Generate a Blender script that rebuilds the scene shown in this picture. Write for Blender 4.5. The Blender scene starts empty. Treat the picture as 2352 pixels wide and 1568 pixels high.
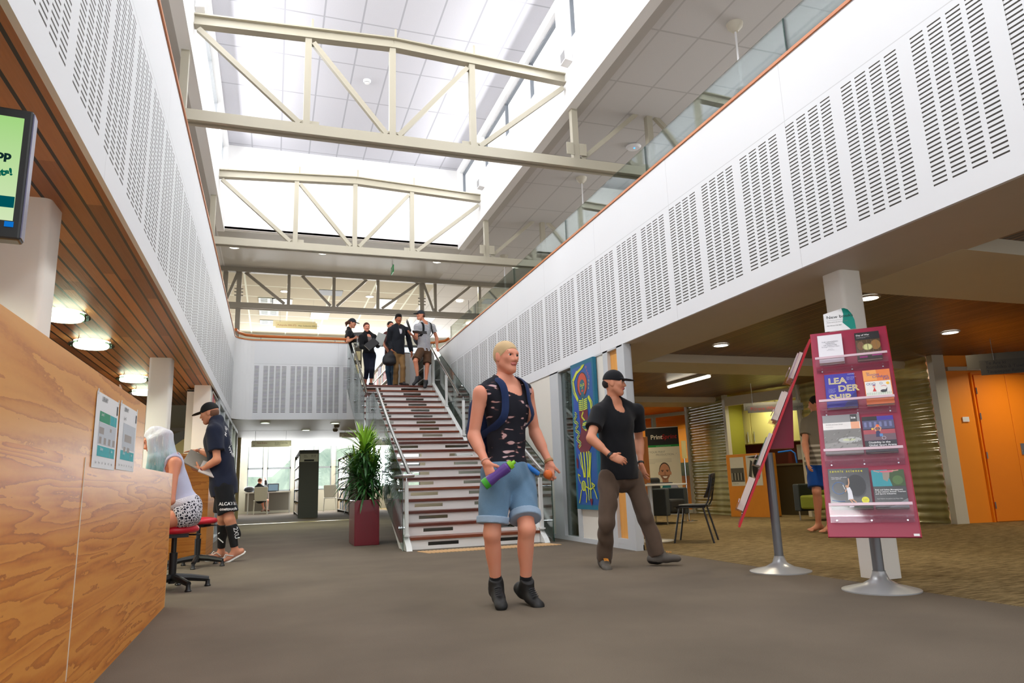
import bpy, bmesh, math, random
import numpy as np
from mathutils import Vector, Matrix
rnd = random.Random(7)
COL = bpy.context.scene.collection
SC = bpy.context.scene

# ------------------------------------------------------------------ materials
def lin(c):
    o = []
    for v in c[:3]:
        v = v / 255.0
        o.append(v / 12.92 if v <= 0.04045 else ((v + 0.055) / 1.055) ** 2.4)
    return (o[0], o[1], o[2], 1.0)

class NT:
    """small helper round a node tree"""
    def __init__(s, name):
        s.m = bpy.data.materials.new(name)
        s.m.use_nodes = True
        s.t = s.m.node_tree
        s.t.nodes.clear()
        s.out = s.t.nodes.new('ShaderNodeOutputMaterial')
    def n(s, typ, **kw):
        nd = s.t.nodes.new(typ)
        for k, v in kw.items():
            if k in nd.inputs.keys():
                s.put(nd.inputs[k], v)
            else:
                setattr(nd, k, v)
        return nd
    def put(s, sock, v):
        if isinstance(v, bpy.types.NodeSocket):
            s.t.links.new(v, sock)
        else:
            sock.default_value = v
    def math(s, op, a, b=0.0, c=0.0):
        nd = s.t.nodes.new('ShaderNodeMath'); nd.operation = op
        s.put(nd.inputs[0], a); s.put(nd.inputs[1], b); s.put(nd.inputs[2], c)
        return nd.outputs[0]
    def mix(s, f, a, b):
        nd = s.t.nodes.new('ShaderNodeMix'); nd.data_type = 'RGBA'
        s.put(nd.inputs[0], f); s.put(nd.inputs[6], a); s.put(nd.inputs[7], b)
        return nd.outputs[2]
    def ramp(s, f, stops):
        nd = s.t.nodes.new('ShaderNodeValToRGB'); e = nd.color_ramp.elements
        while len(e) < len(stops): e.new(0.5)
        for i, (p, c) in enumerate(stops):
            e[i].position = p; e[i].color = c
        s.put(nd.inputs[0], f)
        return nd.outputs[0]
    def coord(s, kind='Object'):
        return s.n('ShaderNodeTexCoord').outputs[kind]
    def sep(s, v):
        nd = s.n('ShaderNodeSeparateXYZ'); s.put(nd.inputs[0], v)
        return nd.outputs[0], nd.outputs[1], nd.outputs[2]
    def comb(s, x, y, z):
        nd = s.n('ShaderNodeCombineXYZ')
        s.put(nd.inputs[0], x); s.put(nd.inputs[1], y); s.put(nd.inputs[2], z)
        return nd.outputs[0]
    def noise(s, vec, scale, detail=3.0, rough=0.5, dist=0.0):
        nd = s.n('ShaderNodeTexNoise')
        s.put(nd.inputs['Vector'], vec); nd.inputs['Scale'].default_value = scale
        nd.inputs['Detail'].default_value = detail; nd.inputs['Roughness'].default_value = rough
        nd.inputs['Distortion'].default_value = dist
        return nd.outputs['Fac']
    def bsdf(s, col, rough=0.5, metal=0.0, bump=None, bstr=0.2, bdist=0.01, spec=0.5, emit=None, estr=0.0, coat=0.0, sheen=0.0):
        b = s.n('ShaderNodeBsdfPrincipled')
        s.put(b.inputs['Base Color'], col); s.put(b.inputs['Roughness'], rough)
        s.put(b.inputs['Metallic'], metal); b.inputs['Specular IOR Level'].default_value = spec
        b.inputs['Coat Weight'].default_value = coat
        b.inputs['Sheen Weight'].default_value = sheen
        if emit is not None:
            s.put(b.inputs['Emission Color'], emit); b.inputs['Emission Strength'].default_value = estr
        if bump is not None:
            bm = s.n('ShaderNodeBump'); bm.inputs['Strength'].default_value = bstr
            bm.inputs['Distance'].default_value = bdist
            s.put(bm.inputs['Height'], bump); s.put(b.inputs['Normal'], bm.outputs[0])
        s.t.links.new(b.outputs[0], s.out.inputs[0])
        return s.m

MATS = {}
def M(name, c, rough=0.5, metal=0.0, var=0.0, vs=6.0, bump=0.0, bs=40.0, spec=0.5, emit=0.0, coat=0.0, sheen=0.0):
    """painted / fabric / metal surface with slight tonal noise and bump"""
    if name in MATS: return MATS[name]
    t = NT(name)
    col = lin(c)
    o = t.coord()
    cc = col
    if var > 0:
        f = t.noise(o, vs, 4.0, 0.6)
        a = tuple(min(1, v * (1 + var)) for v in col[:3]) + (1,)
        b = tuple(v * (1 - var) for v in col[:3]) + (1,)
        cc = t.mix(f, b, a)
    bp = t.noise(o, bs, 3.0) if bump > 0 else None
    m = t.bsdf(cc, rough, metal, bp, bump, 0.01, spec, cc if emit else None, emit, coat, sheen)
    MATS[name] = m
    return m

def glass_mat(name, tint, gloss=0.10, rough=0.0, fk=0.8):
    if name in MATS: return MATS[name]
    t = NT(name)
    tr = t.n('ShaderNodeBsdfTransparent'); tr.inputs[0].default_value = tint
    gl = t.n('ShaderNodeBsdfGlossy'); gl.inputs['Roughness'].default_value = rough
    gl.inputs[0].default_value = (1, 1, 1, 1)
    lw = t.n('ShaderNodeLayerWeight'); lw.inputs[0].default_value = 0.25
    f = t.math('MULTIPLY_ADD', lw.outputs['Fresnel'], fk, gloss * 0.4)
    mx = t.n('ShaderNodeMixShader')
    t.put(mx.inputs[0], f); t.put(mx.inputs[1], tr.outputs[0]); t.put(mx.inputs[2], gl.outputs[0])
    t.t.links.new(mx.outputs[0], t.out.inputs[0])
    MATS[name] = t.m
    return t.m

def emit_mat(name, c, s):
    if name in MATS: return MATS[name]
    t = NT(name)
    e = t.n('ShaderNodeEmission'); e.inputs[0].default_value = lin(c); e.inputs[1].default_value = s
    t.t.links.new(e.outputs[0], t.out.inputs[0])
    MATS[name] = t.m
    return t.m

def slot_mat(name, u0, period, umin=-1e3, umax=1e3, jp=1.872, j0=0.2):
    """white acoustic lining perforated by horizontal slots (UV = metres along the wall, height)"""
    t = NT(name)
    u, v, _ = t.sep(t.coord('UV'))
    fu = t.math('MULTIPLY', t.math('FRACT', t.math('DIVIDE', t.math('SUBTRACT', u, u0), period)), period)
    ing = t.math('LESS_THAN', fu, 0.53)
    fc = t.math('FRACT', t.math('DIVIDE', fu, 0.1355))
    inc = t.math('LESS_THAN', fc, 0.745)
    fv = t.math('FRACT', t.math('DIVIDE', t.math('SUBTRACT', v, 2.612), 0.03246))
    inv = t.math('LESS_THAN', fv, 0.36)
    rng = t.math('MULTIPLY', t.math('GREATER_THAN', v, 2.610), t.math('LESS_THAN', v, 3.694))
    rng = t.math('MULTIPLY', rng, t.math('MULTIPLY', t.math('GREATER_THAN', u, umin), t.math('LESS_THAN', u, umax)))
    k = t.math('MULTIPLY', t.math('MULTIPLY', ing, inc), t.math('MULTIPLY', inv, rng))
    jl = t.math('LESS_THAN', t.math('ABSOLUTE', t.math('SUBTRACT', v, 3.748)), 0.004)
    fj = t.math('FRACT', t.math('DIVIDE', t.math('SUBTRACT', u, j0), jp))
    jv = t.math('LESS_THAN', fj, 0.003)
    j = t.math('MAXIMUM', jl, jv)
    base = t.mix(t.noise(t.coord(), 0.6, 2.0), lin((236, 238, 241)), lin((228, 230, 234)))
    c1 = t.mix(t.math('MULTIPLY', j, 0.35), base, lin((150, 150, 150)))
    c2 = t.mix(k, c1, lin((50, 45, 39)))
    t.bsdf(c2, 0.55, 0, t.math('SUBTRACT', 1.0, k), 0.5, 0.02, 0.3)
    return t.m

def tile_mat(name, c, lc, px, py, x0, y0, w=0.024, axis='xy'):
    """mineral ceiling tiles in a tee grid"""
    t = NT(name)
    x, y, z = t.sep(t.coord())
    a = t.math('FRACT', t.math('DIVIDE', t.math('SUBTRACT', x, x0), px))
    b = t.math('FRACT', t.math('DIVIDE', t.math('SUBTRACT', y, y0), py))
    l = t.math('MAXIMUM', t.math('LESS_THAN', a, w / px), t.math('LESS_THAN', b, w / py))
    f = t.noise(t.coord(), 60.0, 2.0)
    base = t.mix(f, lin(c), lin(tuple(max(0, v - 7) for v in c)))
    cc = t.mix(l, base, lin(lc))
    t.bsdf(cc, 0.8, 0, t.math('SUBTRACT', f, l), 0.15, 0.005, 0.2)
    return t.m

def slat_mat(name, pitch, gap, c1, c2, c3, rough=0.42):
    """timber ceiling boards running along y with dark shadow gaps"""
    t = NT(name)
    o = t.coord()
    x, y, z = t.sep(o)
    q = t.math('DIVIDE', x, pitch)
    idx = t.math('FLOOR', q)
    fr = t.math('FRACT', q)
    g = t.math('LESS_THAN', fr, gap / pitch)
    # boards are cut in lengths
    off = t.n('ShaderNodeTexWhiteNoise', noise_dimensions='1D'); t.put(off.inputs['W'], idx)
    seg = t.math('FLOOR', t.math('DIVIDE', t.math('ADD', y, t.math('MULTIPLY', off.outputs[0], 3.0)), 2.1))
    wn = t.n('ShaderNodeTexWhiteNoise', noise_dimensions='2D'); t.put(wn.inputs['Vector'], t.comb(idx, seg, 0.0))
    st = t.comb(t.math('MULTIPLY', x, 30.0), t.math('MULTIPLY', y, 1.6), 0.0)
    gr = t.noise(st, 2.0, 5.0, 0.6, 0.4)
    v = t.math('ADD', t.math('MULTIPLY', wn.outputs[0], 0.7), t.math('MULTIPLY', gr, 0.35))
    wood = t.ramp(v, [(0.1, lin(c1)), (0.5, lin(c2)), (0.95, lin(c3))])
    cc = t.mix(g, wood, lin((18, 10, 6)))
    t.bsdf(cc, rough, 0, t.math('SUBTRACT', t.math('MULTIPLY', gr, 0.2), g), 0.6, 0.02, 0.4)
    return t.m

def ply_mat(name, c1, c2, c3, ux, uz, sc=1.0, tone=0.0):
    """rotary-cut pine plywood: contour bands of a stretched noise; ux/uz name the in-plane axes"""
    t = NT(name)
    c = dict(zip('xyz', t.sep(t.coord())))
    a = t.math('MULTIPLY', c[ux], 0.34 * sc); b = t.math('MULTIPLY', c[uz], 5.2 * sc)
    vec = t.comb(a, b, 0.0)
    n1 = t.noise(vec, 1.35, 3.0, 0.5, 0.35)
    jit = t.noise(t.comb(t.math('MULTIPLY', c[ux], 9.0), t.math('MULTIPLY', c[uz], 30.0), 0.0), 2.2, 3.0, 0.6)
    bands = t.math('FRACT', t.math('MULTIPLY_ADD', jit, 0.45, t.math('MULTIPLY', n1, 10.0)))
    n2 = t.noise(t.comb(t.math('MULTIPLY', c[ux], 2.0), t.math('MULTIPLY', c[uz], 40.0), 0.0), 2.0, 4.0, 0.7)
    n3 = t.noise(vec, 0.9, 2.0)
    v = t.math('ADD', t.math('MULTIPLY', bands, 0.75), t.math('MULTIPLY', n2, 0.25))
    wood = t.ramp(v, [(0.08, lin(c3)), (0.3, lin(c2)), (0.7, lin(c1)), (0.86, lin(c1)), (0.97, lin(c3))])
    wood = t.mix(t.math('MULTIPLY', n3, 0.5), wood, lin(c2))
    t.bsdf(wood, 0.38, 0, v, 0.05, 0.004, 0.45)
    return t.m

def wood_mat(name, c1, c2, axis='y', sc=1.0, rough=0.4):
    if name in MATS: return MATS[name]
    t = NT(name)
    c = dict(zip('xyz', t.sep(t.coord())))
    k = {'x': (2.0, 28.0, 28.0), 'y': (28.0, 2.0, 28.0), 'z': (28.0, 28.0, 2.0)}[axis]
    vec = t.comb(*[t.math('MULTIPLY', c[a], f * sc) for a, f in zip('xyz', k)])
    n = t.noise(vec, 1.0, 5.0, 0.6, 0.5)
    w = t.ramp(n, [(0.25, lin(c1)), (0.75, lin(c2))])
    t.bsdf(w, rough, 0, n, 0.08, 0.004, 0.45)
    MATS[name] = t.m
    return t.m

# ------------------------------------------------------------------ mesh builder
class MB:
    def __init__(s): s.v = []; s.f = []; s.m = []; s.uv = None
    def add(s, vs, fs, mi=0):
        o = len(s.v); s.v += [tuple(v) for v in vs]
        s.f += [tuple(i + o for i in f) for f in fs]; s.m += [mi] * len(fs)
        return s
    def box(s, x0, x1, y0, y1, z0, z1, mi=0):
        vs = [(x, y, z) for x in (x0, x1) for y in (y0, y1) for z in (z0, z1)]
        return s.add(vs, [(0, 1, 3, 2), (4, 6, 7, 5), (0, 4, 5, 1), (2, 3, 7, 6), (0, 2, 6, 4), (1, 5, 7, 3)], mi)
    def obox(s, c, size, X=(1, 0, 0), Y=(0, 1, 0), Z=(0, 0, 1), mi=0):
        c = Vector(c); X = Vector(X).normalized(); Y = Vector(Y).normalized(); Z = Vector(Z).normalized()
        vs = [c + X * (i * size[0] / 2) + Y * (j * size[1] / 2) + Z * (k * size[2] / 2) for i in (-1, 1) for j in (-1, 1) for k in (-1, 1)]
        return s.add(vs, [(0, 1, 3, 2), (4, 6, 7, 5), (0, 4, 5, 1), (2, 3, 7, 6), (0, 2, 6, 4), (1, 5, 7, 3)], mi)
    def bar(s, a, b, w, d, up=(0, 0, 1), mi=0):
        """rectangular bar from a to b; w across, d along up"""
        a = Vector(a); b = Vector(b); Y = (b - a); L = Y.length; Y.normalize()
        X = Y.cross(Vector(up))
        if X.length < 1e-5: X = Vector((1, 0, 0))
        X.normalize(); Z = X.cross(Y)
        return s.obox((a + b) / 2, (w, L, d), X, Y, Z, mi)
    def tube(s, pts, r, n=10, mi=0, caps=True, flat=1.0, up=None):
        pts = [Vector(p) for p in pts]
        rs = r if isinstance(r, (list, tuple)) else [r] * len(pts)
        tang = []
        for i in range(len(pts)):
            a = pts[max(0, i - 1)]; b = pts[min(len(pts) - 1, i + 1)]
            tang.append((b - a).normalized())
        u = Vector(up) if up else Vector((0, 0, 1))
        if abs(u.dot(tang[0])) > 0.95: u = Vector((1, 0, 0))
        vs = []
        for p, t, rr in zip(pts, tang, rs):
            u = (u - t * u.dot(t)).normalized(); w = t.cross(u)
            for k in range(n):
                a = 2 * math.pi * k / n
                vs.append(p + u * math.cos(a) * rr * flat + w * math.sin(a) * rr)
        fs = []
        for i in range(len(pts) - 1):
            for k in range(n):
                k2 = (k + 1) % n
                fs.append((i * n + k, i * n + k2, (i + 1) * n + k2, (i + 1) * n + k))
        if caps:
            fs.append(tuple(range(n - 1, -1, -1))); fs.append(tuple((len(pts) - 1) * n + k for k in range(n)))
        return s.add(vs, fs, mi)
    def lathe(s, prof, c=(0, 0, 0), n=32, mi=0, Z=(0, 0, 1), closed=True):
        c = Vector(c); Z = Vector(Z).normalized()
        X = Z.orthogonal().normalized(); Y = Z.cross(X)
        vs = []
        for r, z in prof:
            for k in range(n):
                a = 2 * math.pi * k / n
                vs.append(c + X * (r * math.cos(a)) + Y * (r * math.sin(a)) + Z * z)
        fs = []
        for i in range(len(prof) - 1):
            for k in range(n):
                k2 = (k + 1) % n
                fs.append((i * n + k, i * n + k2, (i + 1) * n + k2, (i + 1) * n + k))
        if closed:
            fs.append(tuple(range(n - 1, -1, -1))); fs.append(tuple((len(prof) - 1) * n + k for k in range(n)))
        return s.add(vs, fs, mi)
    def prism(s, poly, o, X, Y, N, th, mi=0):
        """polygon (2d) in plane o,X,Y extruded along N by th"""
        o = Vector(o); X = Vector(X); Y = Vector(Y); N = Vector(N).normalized()
        n = len(poly)
        vs = [o + X * p[0] + Y * p[1] for p in poly] + [o + X * p[0] + Y * p[1] + N * th for p in poly]
        fs = [tuple(range(n - 1, -1, -1)), tuple(range(n, 2 * n))]
        for i in range(n):
            j = (i + 1) % n; fs.append((i, j, n + j, n + i))
        return s.add(vs, fs, mi)
    def quad(s, a, b, c, d, mi=0): return s.add([a, b, c, d], [(0, 1, 2, 3)], mi)
    def sphere(s, c, r, n=12, m=8, mi=0, sc=(1, 1, 1)):
        vs = [(c[0], c[1], c[2] + r * sc[2])]
        for i in range(1, m):
            t = math.pi * i / m
            for k in range(n):
                a = 2 * math.pi * k / n
                vs.append((c[0] + r * sc[0] * math.sin(t) * math.cos(a), c[1] + r * sc[1] * math.sin(t) * math.sin(a), c[2] + r * sc[2] * math.cos(t)))
        vs.append((c[0], c[1], c[2] - r * sc[2]))
        fs = [(0, 1 + k, 1 + (k + 1) % n) for k in range(n)]
        for i in range(m - 2):
            for k in range(n):
                a = 1 + i * n; b = a + n; k2 = (k + 1) % n
                fs.append((a + k, b + k, b + k2, a + k2))
        a = 1 + (m - 2) * n; e = len(vs) - 1
        fs += [(a + k, e, a + (k + 1) % n) for k in range(n)]
        return s.add(vs, fs, mi)
    def build(s, name, mats, parent=None, loc=None, smooth=False, bevel=0.0, seg=2, angle=40):
        me = bpy.data.meshes.new(name)
        L = Vector(loc) if loc is not None else Vector((0, 0, 0))
        me.from_pydata([(v[0] - L.x, v[1] - L.y, v[2] - L.z) for v in s.v], [], s.f)
        if not isinstance(mats, (list, tuple)): mats = [mats]
        for m in mats: me.materials.append(m)
        me.polygons.foreach_set('material_index', s.m)
        me.validate(); 
        bm = bmesh.new(); bm.from_mesh(me); bmesh.ops.recalc_face_normals(bm, faces=bm.faces); bm.to_mesh(me); bm.free()
        if smooth:
            me.polygons.foreach_set('use_smooth', [True] * len(me.polygons))
            try: me.set_sharp_from_angle(angle=math.radians(angle))
            except Exception: pass
        o = bpy.data.objects.new(name, me); COL.objects.link(o)
        if parent is not None: o.parent = parent
        if loc is not None: o.location = L
        if bevel > 0:
            b = o.modifiers.new('bevel', 'BEVEL'); b.width = bevel; b.segments = seg; b.limit_method = 'ANGLE'
        return o

def tag(o, label, cat, group=None, kind=None):
    if label: o['label'] = label
    if cat: o['category'] = cat
    if group: o['group'] = group
    if kind: o['kind'] = kind
    return o
def empty(name, loc, label=None, cat=None, group=None, rz=0.0):
    o = bpy.data.objects.new(name, None); COL.objects.link(o); o.location = loc; o.rotation_euler = (0, 0, rz)
    o.empty_display_size = 0.1
    return tag(o, label, cat, group)
def struct(o): o['kind'] = 'structure'; return o
def lab(o, l): o['label'] = l; return o
def dup(root, loc=None, rz=None, label=None, group=None, parent=None):
    r = root.copy(); COL.objects.link(r)
    if loc is not None: r.location = loc
    if rz is not None: r.rotation_euler = (0, 0, rz)
    if label: r['label'] = label
    if group: r['group'] = group
    if parent is not None: r.parent = parent
    for ch in list(root.children):
        dup(ch, parent=r)
    return r

def text_mesh(mb, body, size, o, X, Y, mi=0, align='LEFT', bold=0.0, space=1.0, line=1.0, shear=0.0, lift=0.0012, outline=False):
    """lettering as real mesh lying on the plane o,X,Y (appended to a mesh builder)"""
    cu = bpy.data.curves.new('lettering', 'FONT'); cu.body = body; cu.size = size
    cu.align_x = align; cu.offset = bold; cu.space_character = space; cu.space_line = line; cu.shear = shear
    cu.resolution_u = 3
    if outline:
        cu.fill_mode = 'NONE'; cu.bevel_depth = size * 0.028; cu.bevel_resolution = 0
    ob = bpy.data.objects.new('lettering', cu); COL.objects.link(ob)
    bpy.context.view_layer.update()
    dg = bpy.context.evaluated_depsgraph_get()
    me = bpy.data.meshes.new_from_object(ob.evaluated_get(dg))
    X = Vector(X).normalized(); Y = Vector(Y).normalized(); N = X.cross(Y); o = Vector(o)
    vs = [o + X * v.co.x + Y * v.co.y + N * (lift + v.co.z * (0.1 if outline else 1)) for v in me.vertices]
    mb.add(vs, [tuple(p.vertices) for p in me.polygons], mi)
    bpy.data.objects.remove(ob); bpy.data.curves.remove(cu); bpy.data.meshes.remove(me)
    return mb
# ------------------------------------------------------------------ shared materials
XL, XR, YF, ZB, ZT, Z2 = -0.895, 4.03, 17.0, 2.45, 4.294, 3.194
T1, T2, T3 = 9.265, 14.161, 19.21
ZC = 6.7
BX0, BX1, BY1, ZR = -1.2, 4.24, 16.2, 8.75
m_white = M('white_paint', (234, 235, 236), 0.55, bump=0.02)
m_bright = M('bright_plaster', (244, 244, 244), 0.6)
m_cream = M('cream_soffit', (205, 197, 184), 0.6, var=0.03)
m_soffit = M('beige_soffit', (192, 182, 168), 0.5, var=0.04)
m_beam = M('beam_cream', (206, 196, 174), 0.55, var=0.03)
m_steel = M('cream_steel', (178, 172, 154), 0.4)
m_steel2 = M('taupe_shaded_steel', (142, 134, 120), 0.4)  # cream steel with shade put into its colour for the dimmer far truss
m_col = M('column_paint', (240, 237, 230), 0.5, var=0.02)
m_rail = wood_mat('handrail_timber', (205, 120, 52), (176, 92, 36), 'x', 0.6, 0.3)
m_trim = wood_mat('edge_timber', (208, 130, 72), (188, 104, 52), 'y', 0.6, 0.35)
m_black = M('black_plastic', (22, 22, 24), 0.4)
m_dark = M('dark_grey', (52, 54, 54), 0.5)
m_chrome = M('stainless', (205, 208, 212), 0.16, 1.0)
m_alu = M('aluminium_frame', (206, 210, 214), 0.4, 0.15)
m_glass = glass_mat('clear_glass', (0.90, 0.965, 0.94, 1), 0.12)
m_glass2 = glass_mat('window_glass', (0.80, 0.90, 0.88, 1), 0.22)
m_edge = M('glass_edge', (18, 62, 52), 0.15)
m_acryl = glass_mat('clear_acrylic', (0.95, 0.92, 0.94, 1), 0.05, 0.05, 0.3)
m_lamp = emit_mat('lamp_glow', (255, 248, 228), 9.0)
m_lampg = emit_mat('lamp_glow_green', (240, 255, 225), 7.0)
m_tube = emit_mat('tube_glow', (255, 246, 222), 9.0)
m_pane = emit_mat('sky_pane', (255, 255, 255), 1.6)
m_paper = M('paper_white', (238, 238, 240), 0.6)
m_ink = M('ink_black', (30, 30, 34), 0.6)
m_whiteink = M('ink_white', (236, 236, 236), 0.6)
m_ply = ply_mat('pine_plywood_side', (228, 154, 66), (208, 126, 44), (160, 84, 24), 'y', 'z')
m_ply_x = ply_mat('pine_plywood_end', (214, 146, 66), (196, 122, 48), (160, 88, 30), 'x', 'z')

# ------------------------------------------------------------------ floors
def carpet(name, c1, c2, streak=False):
    t = NT(name)
    o = t.coord(); x, y, z = t.sep(o)
    f = t.noise(o, 260.0, 2.0)
    f2 = t.noise(o, 1.3, 3.0)
    if streak:
        v = t.comb(t.math('MULTIPLY', x, 3.0), t.math('MULTIPLY', y, 26.0), 0.0)
        s = t.noise(v, 1.6, 4.0, 0.75)
        cc = t.ramp(s, [(0.30, lin((74, 56, 36))), (0.47, lin(c2)), (0.56, lin(c1)), (0.8, lin((176, 152, 108)))])
        cc = t.mix(t.math('MULTIPLY', f, 0.4), cc, lin(c2))
    else:
        v = t.math('ADD', t.math('MULTIPLY', f, 0.5), t.math('MULTIPLY', f2, 0.5))
        cc = t.ramp(v, [(0.3, lin(c2)), (0.7, lin(c1))])
    t.bsdf(cc, 0.95, 0, f, 0.5, 0.006, 0.1)
    return t.m
m_carpet = carpet('taupe_carpet', (120, 109, 96), (98, 89, 78))
m_carpet2 = carpet('flecked_carpet', (150, 130, 92), (112, 95, 64), True)
CX = 4.19
struct(MB().box(-9, CX, -6, 33, -0.1, 0).build('floor', m_carpet))
struct(MB().box(CX, 16, -6, 33, -0.1, 0.001).build('floor_right', m_carpet2))
struct(MB().box(-0.9, 2.6, 20.2, 20.34, 0, 0.006).build('trim_1', M('brass_threshold', (232, 214, 150), 0.35, 0.2)))

# ------------------------------------------------------------------ balcony fascias with slotted lining
def fascia(name, path, mat, th=0.03, z0=ZB, z1=ZT):
    """vertical lining following a plan path; UV carries metres along the path and height"""
    n = len(path); vs = []; fs = []; uv = []
    norm = []
    for i in range(n):
        a = Vector(path[max(0, i - 1)][:2]); b = Vector(path[min(n - 1, i + 1)][:2]); d = (b - a).normalized()
        norm.append(Vector((-d.y, d.x)))
    for p, nn in zip(path, norm):
        for off in (0.0, th):
            for z in (z0, z1):
                vs.append((p[0] + nn.x * off, p[1] + nn.y * off, z))
    for i in range(n - 1):
        a = i * 4; b = a + 4
        for f in ((a, b, b + 1, a + 1), (a + 2, a + 3, b + 3, b + 2), (a, a + 2, b + 2, b), (a + 1, b + 1, b + 3, a + 3)):
            fs.append(f)
            for k in f:
                j = k // 4; front = (k % 4) < 2
                uv.append((path[j][2], vs[k][2]) if front else (-50.0, 0.0))
    for e in (0, (n - 1) * 4):
        f = (e, e + 1, e + 3, e + 2); fs.append(f); uv += [(-50.0, 0.0)] * 4
    me = bpy.data.meshes.new(name); me.from_pydata(vs, [], fs); me.materials.append(mat)
    l = me.uv_layers.new(name='UVMap'); l.data.foreach_set('uv', [c for q in uv for c in q])
    o = bpy.data.objects.new(name, me); COL.objects.link(o); return struct(o)
def flist(p): return [(x, y, u) for x, y, u in p]
R_ = 0.42
arc = [(XL + R_ - R_ * math.cos(a), YF - R_ + R_ * math.sin(a), -1.0 + 0.1 * i) for i, a in enumerate([math.pi / 2 * k / 8 for k in range(1, 8)])]
fascia('wall_left', [(XL, -3.0, -3.0), (XL, YF - R_, YF - R_)], slot_mat('slots_left', 0.153 - 0.017, 0.624))
fascia('wall_corner', [(XL, YF - R_, -50.0)] + [(a, b, -50.0) for a, b, c in arc] + [(XL + R_, YF, -50)], m_white)
fascia('wall_back', [(XL + R_, YF, XL + R_), (1.64, YF, 1.64)], slot_mat('slots_back', -0.266, 0.604, -0.645, 2.0, 2.09, -0.67))
struct(MB().box(1.64, XR, YF, YF + 0.03, ZB, Z2 - 0.04).build('wall_back_stair', m_white))
# right fascia: path runs towards the camera so that the lining faces the hall
fascia('wall_right', [(XR, 18.6, 18.6), (XR, -3.0, -3.0)], slot_mat('slots_right', 0.129, 0.624, -50, 50, 1.872, 0.63))
for nm, pts in (('trim_2', [(XL - 0.08, -3), (XL - 0.08, YF - R_)]), ('trim_3', [(XR + 0.08, 18.6), (XR + 0.08, -3)])):
    struct(MB().bar((pts[0][0], pts[0][1], ZT + 0.014), (pts[1][0], pts[1][1], ZT + 0.014), 0.19, 0.028).build(nm, m_trim))
trimb = MB()
cp = [(XL - 0.08, YF - R_)] + [(XL + R_ - (R_ + 0.08) * math.cos(a), YF - R_ + (R_ + 0.08) * math.sin(a)) for a in [math.pi / 2 * k / 8 for k in range(1, 9)]] + [(1.64, YF + 0.08)]
for a, b in zip(cp[:-1], cp[1:]): trimb.bar((a[0], a[1], ZT + 0.014), (b[0], b[1], ZT + 0.014), 0.19, 0.028)
struct(trimb.build('trim_4', m_trim))

# timber handrail above the far balcony edge
hr = empty('balcony_handrail', (0.4, YF + 0.1, ZT), 'bent honey timber handrail along the far balcony edge left of the stairs', 'handrail')
pts = [(XL + 0.02, YF - 0.55, ZT + 0.125), (XL + 0.06, YF - 0.25, ZT + 0.125), (XL + 0.2, YF - 0.02, ZT + 0.125), (XL + 0.45, YF + 0.08, ZT + 0.125), (0.2, YF + 0.1, ZT + 0.125), (1.0, YF + 0.1, ZT + 0.125), (1.78, YF + 0.1, ZT + 0.125)]
o = MB().tube([Vector(p) - hr.location for p in pts], 0.034, 12).build('rail', m_rail, hr, smooth=True)
for x in (-0.35, 0.5, 1.35):
    MB().tube([Vector((x, YF + 0.1, ZT + 0.028)) - hr.location, Vector((x, YF + 0.1, ZT + 0.11)) - hr.location], 0.012, 8).build('bracket', m_chrome, hr)
hr2 = empty('balcony_handrail', (3.9, YF + 0.3, ZT), 'short honey timber handrail stub on the right beside the striped shirt', 'handrail')
MB().tube([Vector(p) - hr2.location for p in [(3.45, YF + 0.15, ZT + 0.1), (3.8, YF + 0.15, ZT + 0.12), (4.08, YF + 0.05, ZT + 0.16), (4.15, YF - 0.05, ZT + 0.2)]], 0.034, 12).build('rail', m_rail, hr2, smooth=True)
MB().tube([Vector((3.75, YF + 0.15, Z2)) - hr2.location, Vector((3.75, YF + 0.15, ZT + 0.1)) - hr2.location], 0.02, 8).build('post', m_chrome, hr2)

# glass balustrade panels on the right fascia
GZ = 4.70
ys_ = [-0.54 + 2.43 * k for k in range(0, 8)]
for i, (a, b) in enumerate(zip(ys_[:-1], ys_[1:])):
    g = MB().box(XR + 0.055, XR + 0.067, a + 0.006, b - 0.006, ZT + 0.028, GZ).build('balustrade_glass', [m_glass])
    names = ['outermost at the picture top', 'below the nearest pendant', 'just before the near truss', 'where the near truss passes', 'near the middle pendant', 'before the far truss', 'next to the stair top']
    tag(g, 'clear glass balustrade panel on the right balcony, ' + names[i], 'glass panel', 'balustrade glass on the right balcony')
    e = MB().box(XR + 0.053, XR + 0.069, b - 0.008, b - 0.001, ZT + 0.028, GZ).build('glass_edge', m_edge, g)

# ------------------------------------------------------------------ upper storey slabs, soffits and ceilings
struct(MB().box(-7, XL - 0.16, -3, 30, 2.62, Z2).build('floor_upper_left', m_cream))
struct(MB().box(XL - 0.16, 1.6, YF + 0.16, 30, 2.62, Z2).build('floor_upper_back', m_cream))
struct(MB().box(XR + 0.16, 14, -3, 30, 2.62, Z2).build('floor_upper_right', m_cream))
struct(MB().box(1.6, XR + 0.16, 17.032, 30, 2.62, Z2).build('floor_upper_middle', m_cream))
m_slatL = slat_mat('slats_left', 0.098, 0.018, (118, 70, 42), (154, 98, 58), (190, 132, 82))
m_slatR = slat_mat('slats_right', 0.062, 0.022, (92, 62, 36), (122, 84, 50), (150, 106, 64), 0.36)
struct(MB().box(-6.9, XL - 0.031, -3, 14.3, ZB + 0.01, ZB + 0.05).build('ceiling_left', m_slatL))
struct(MB().box(-6.9, XL - 0.02, 14.3, 20.2, ZB + 0.09, ZB + 0.13).build('ceiling_left_far', m_cream))
struct(MB().box(XL - 0.0, XR + 0.031, YF + 0.031, 20.2, ZB + 0.002, ZB + 0.1).build('ceiling_bulkhead', m_soffit))
struct(MB().box(XR + 0.031, 5.0, -3, 20.2, ZB + 0.002, ZB + 0.1).build('ceiling_soffit', m_soffit))
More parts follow.
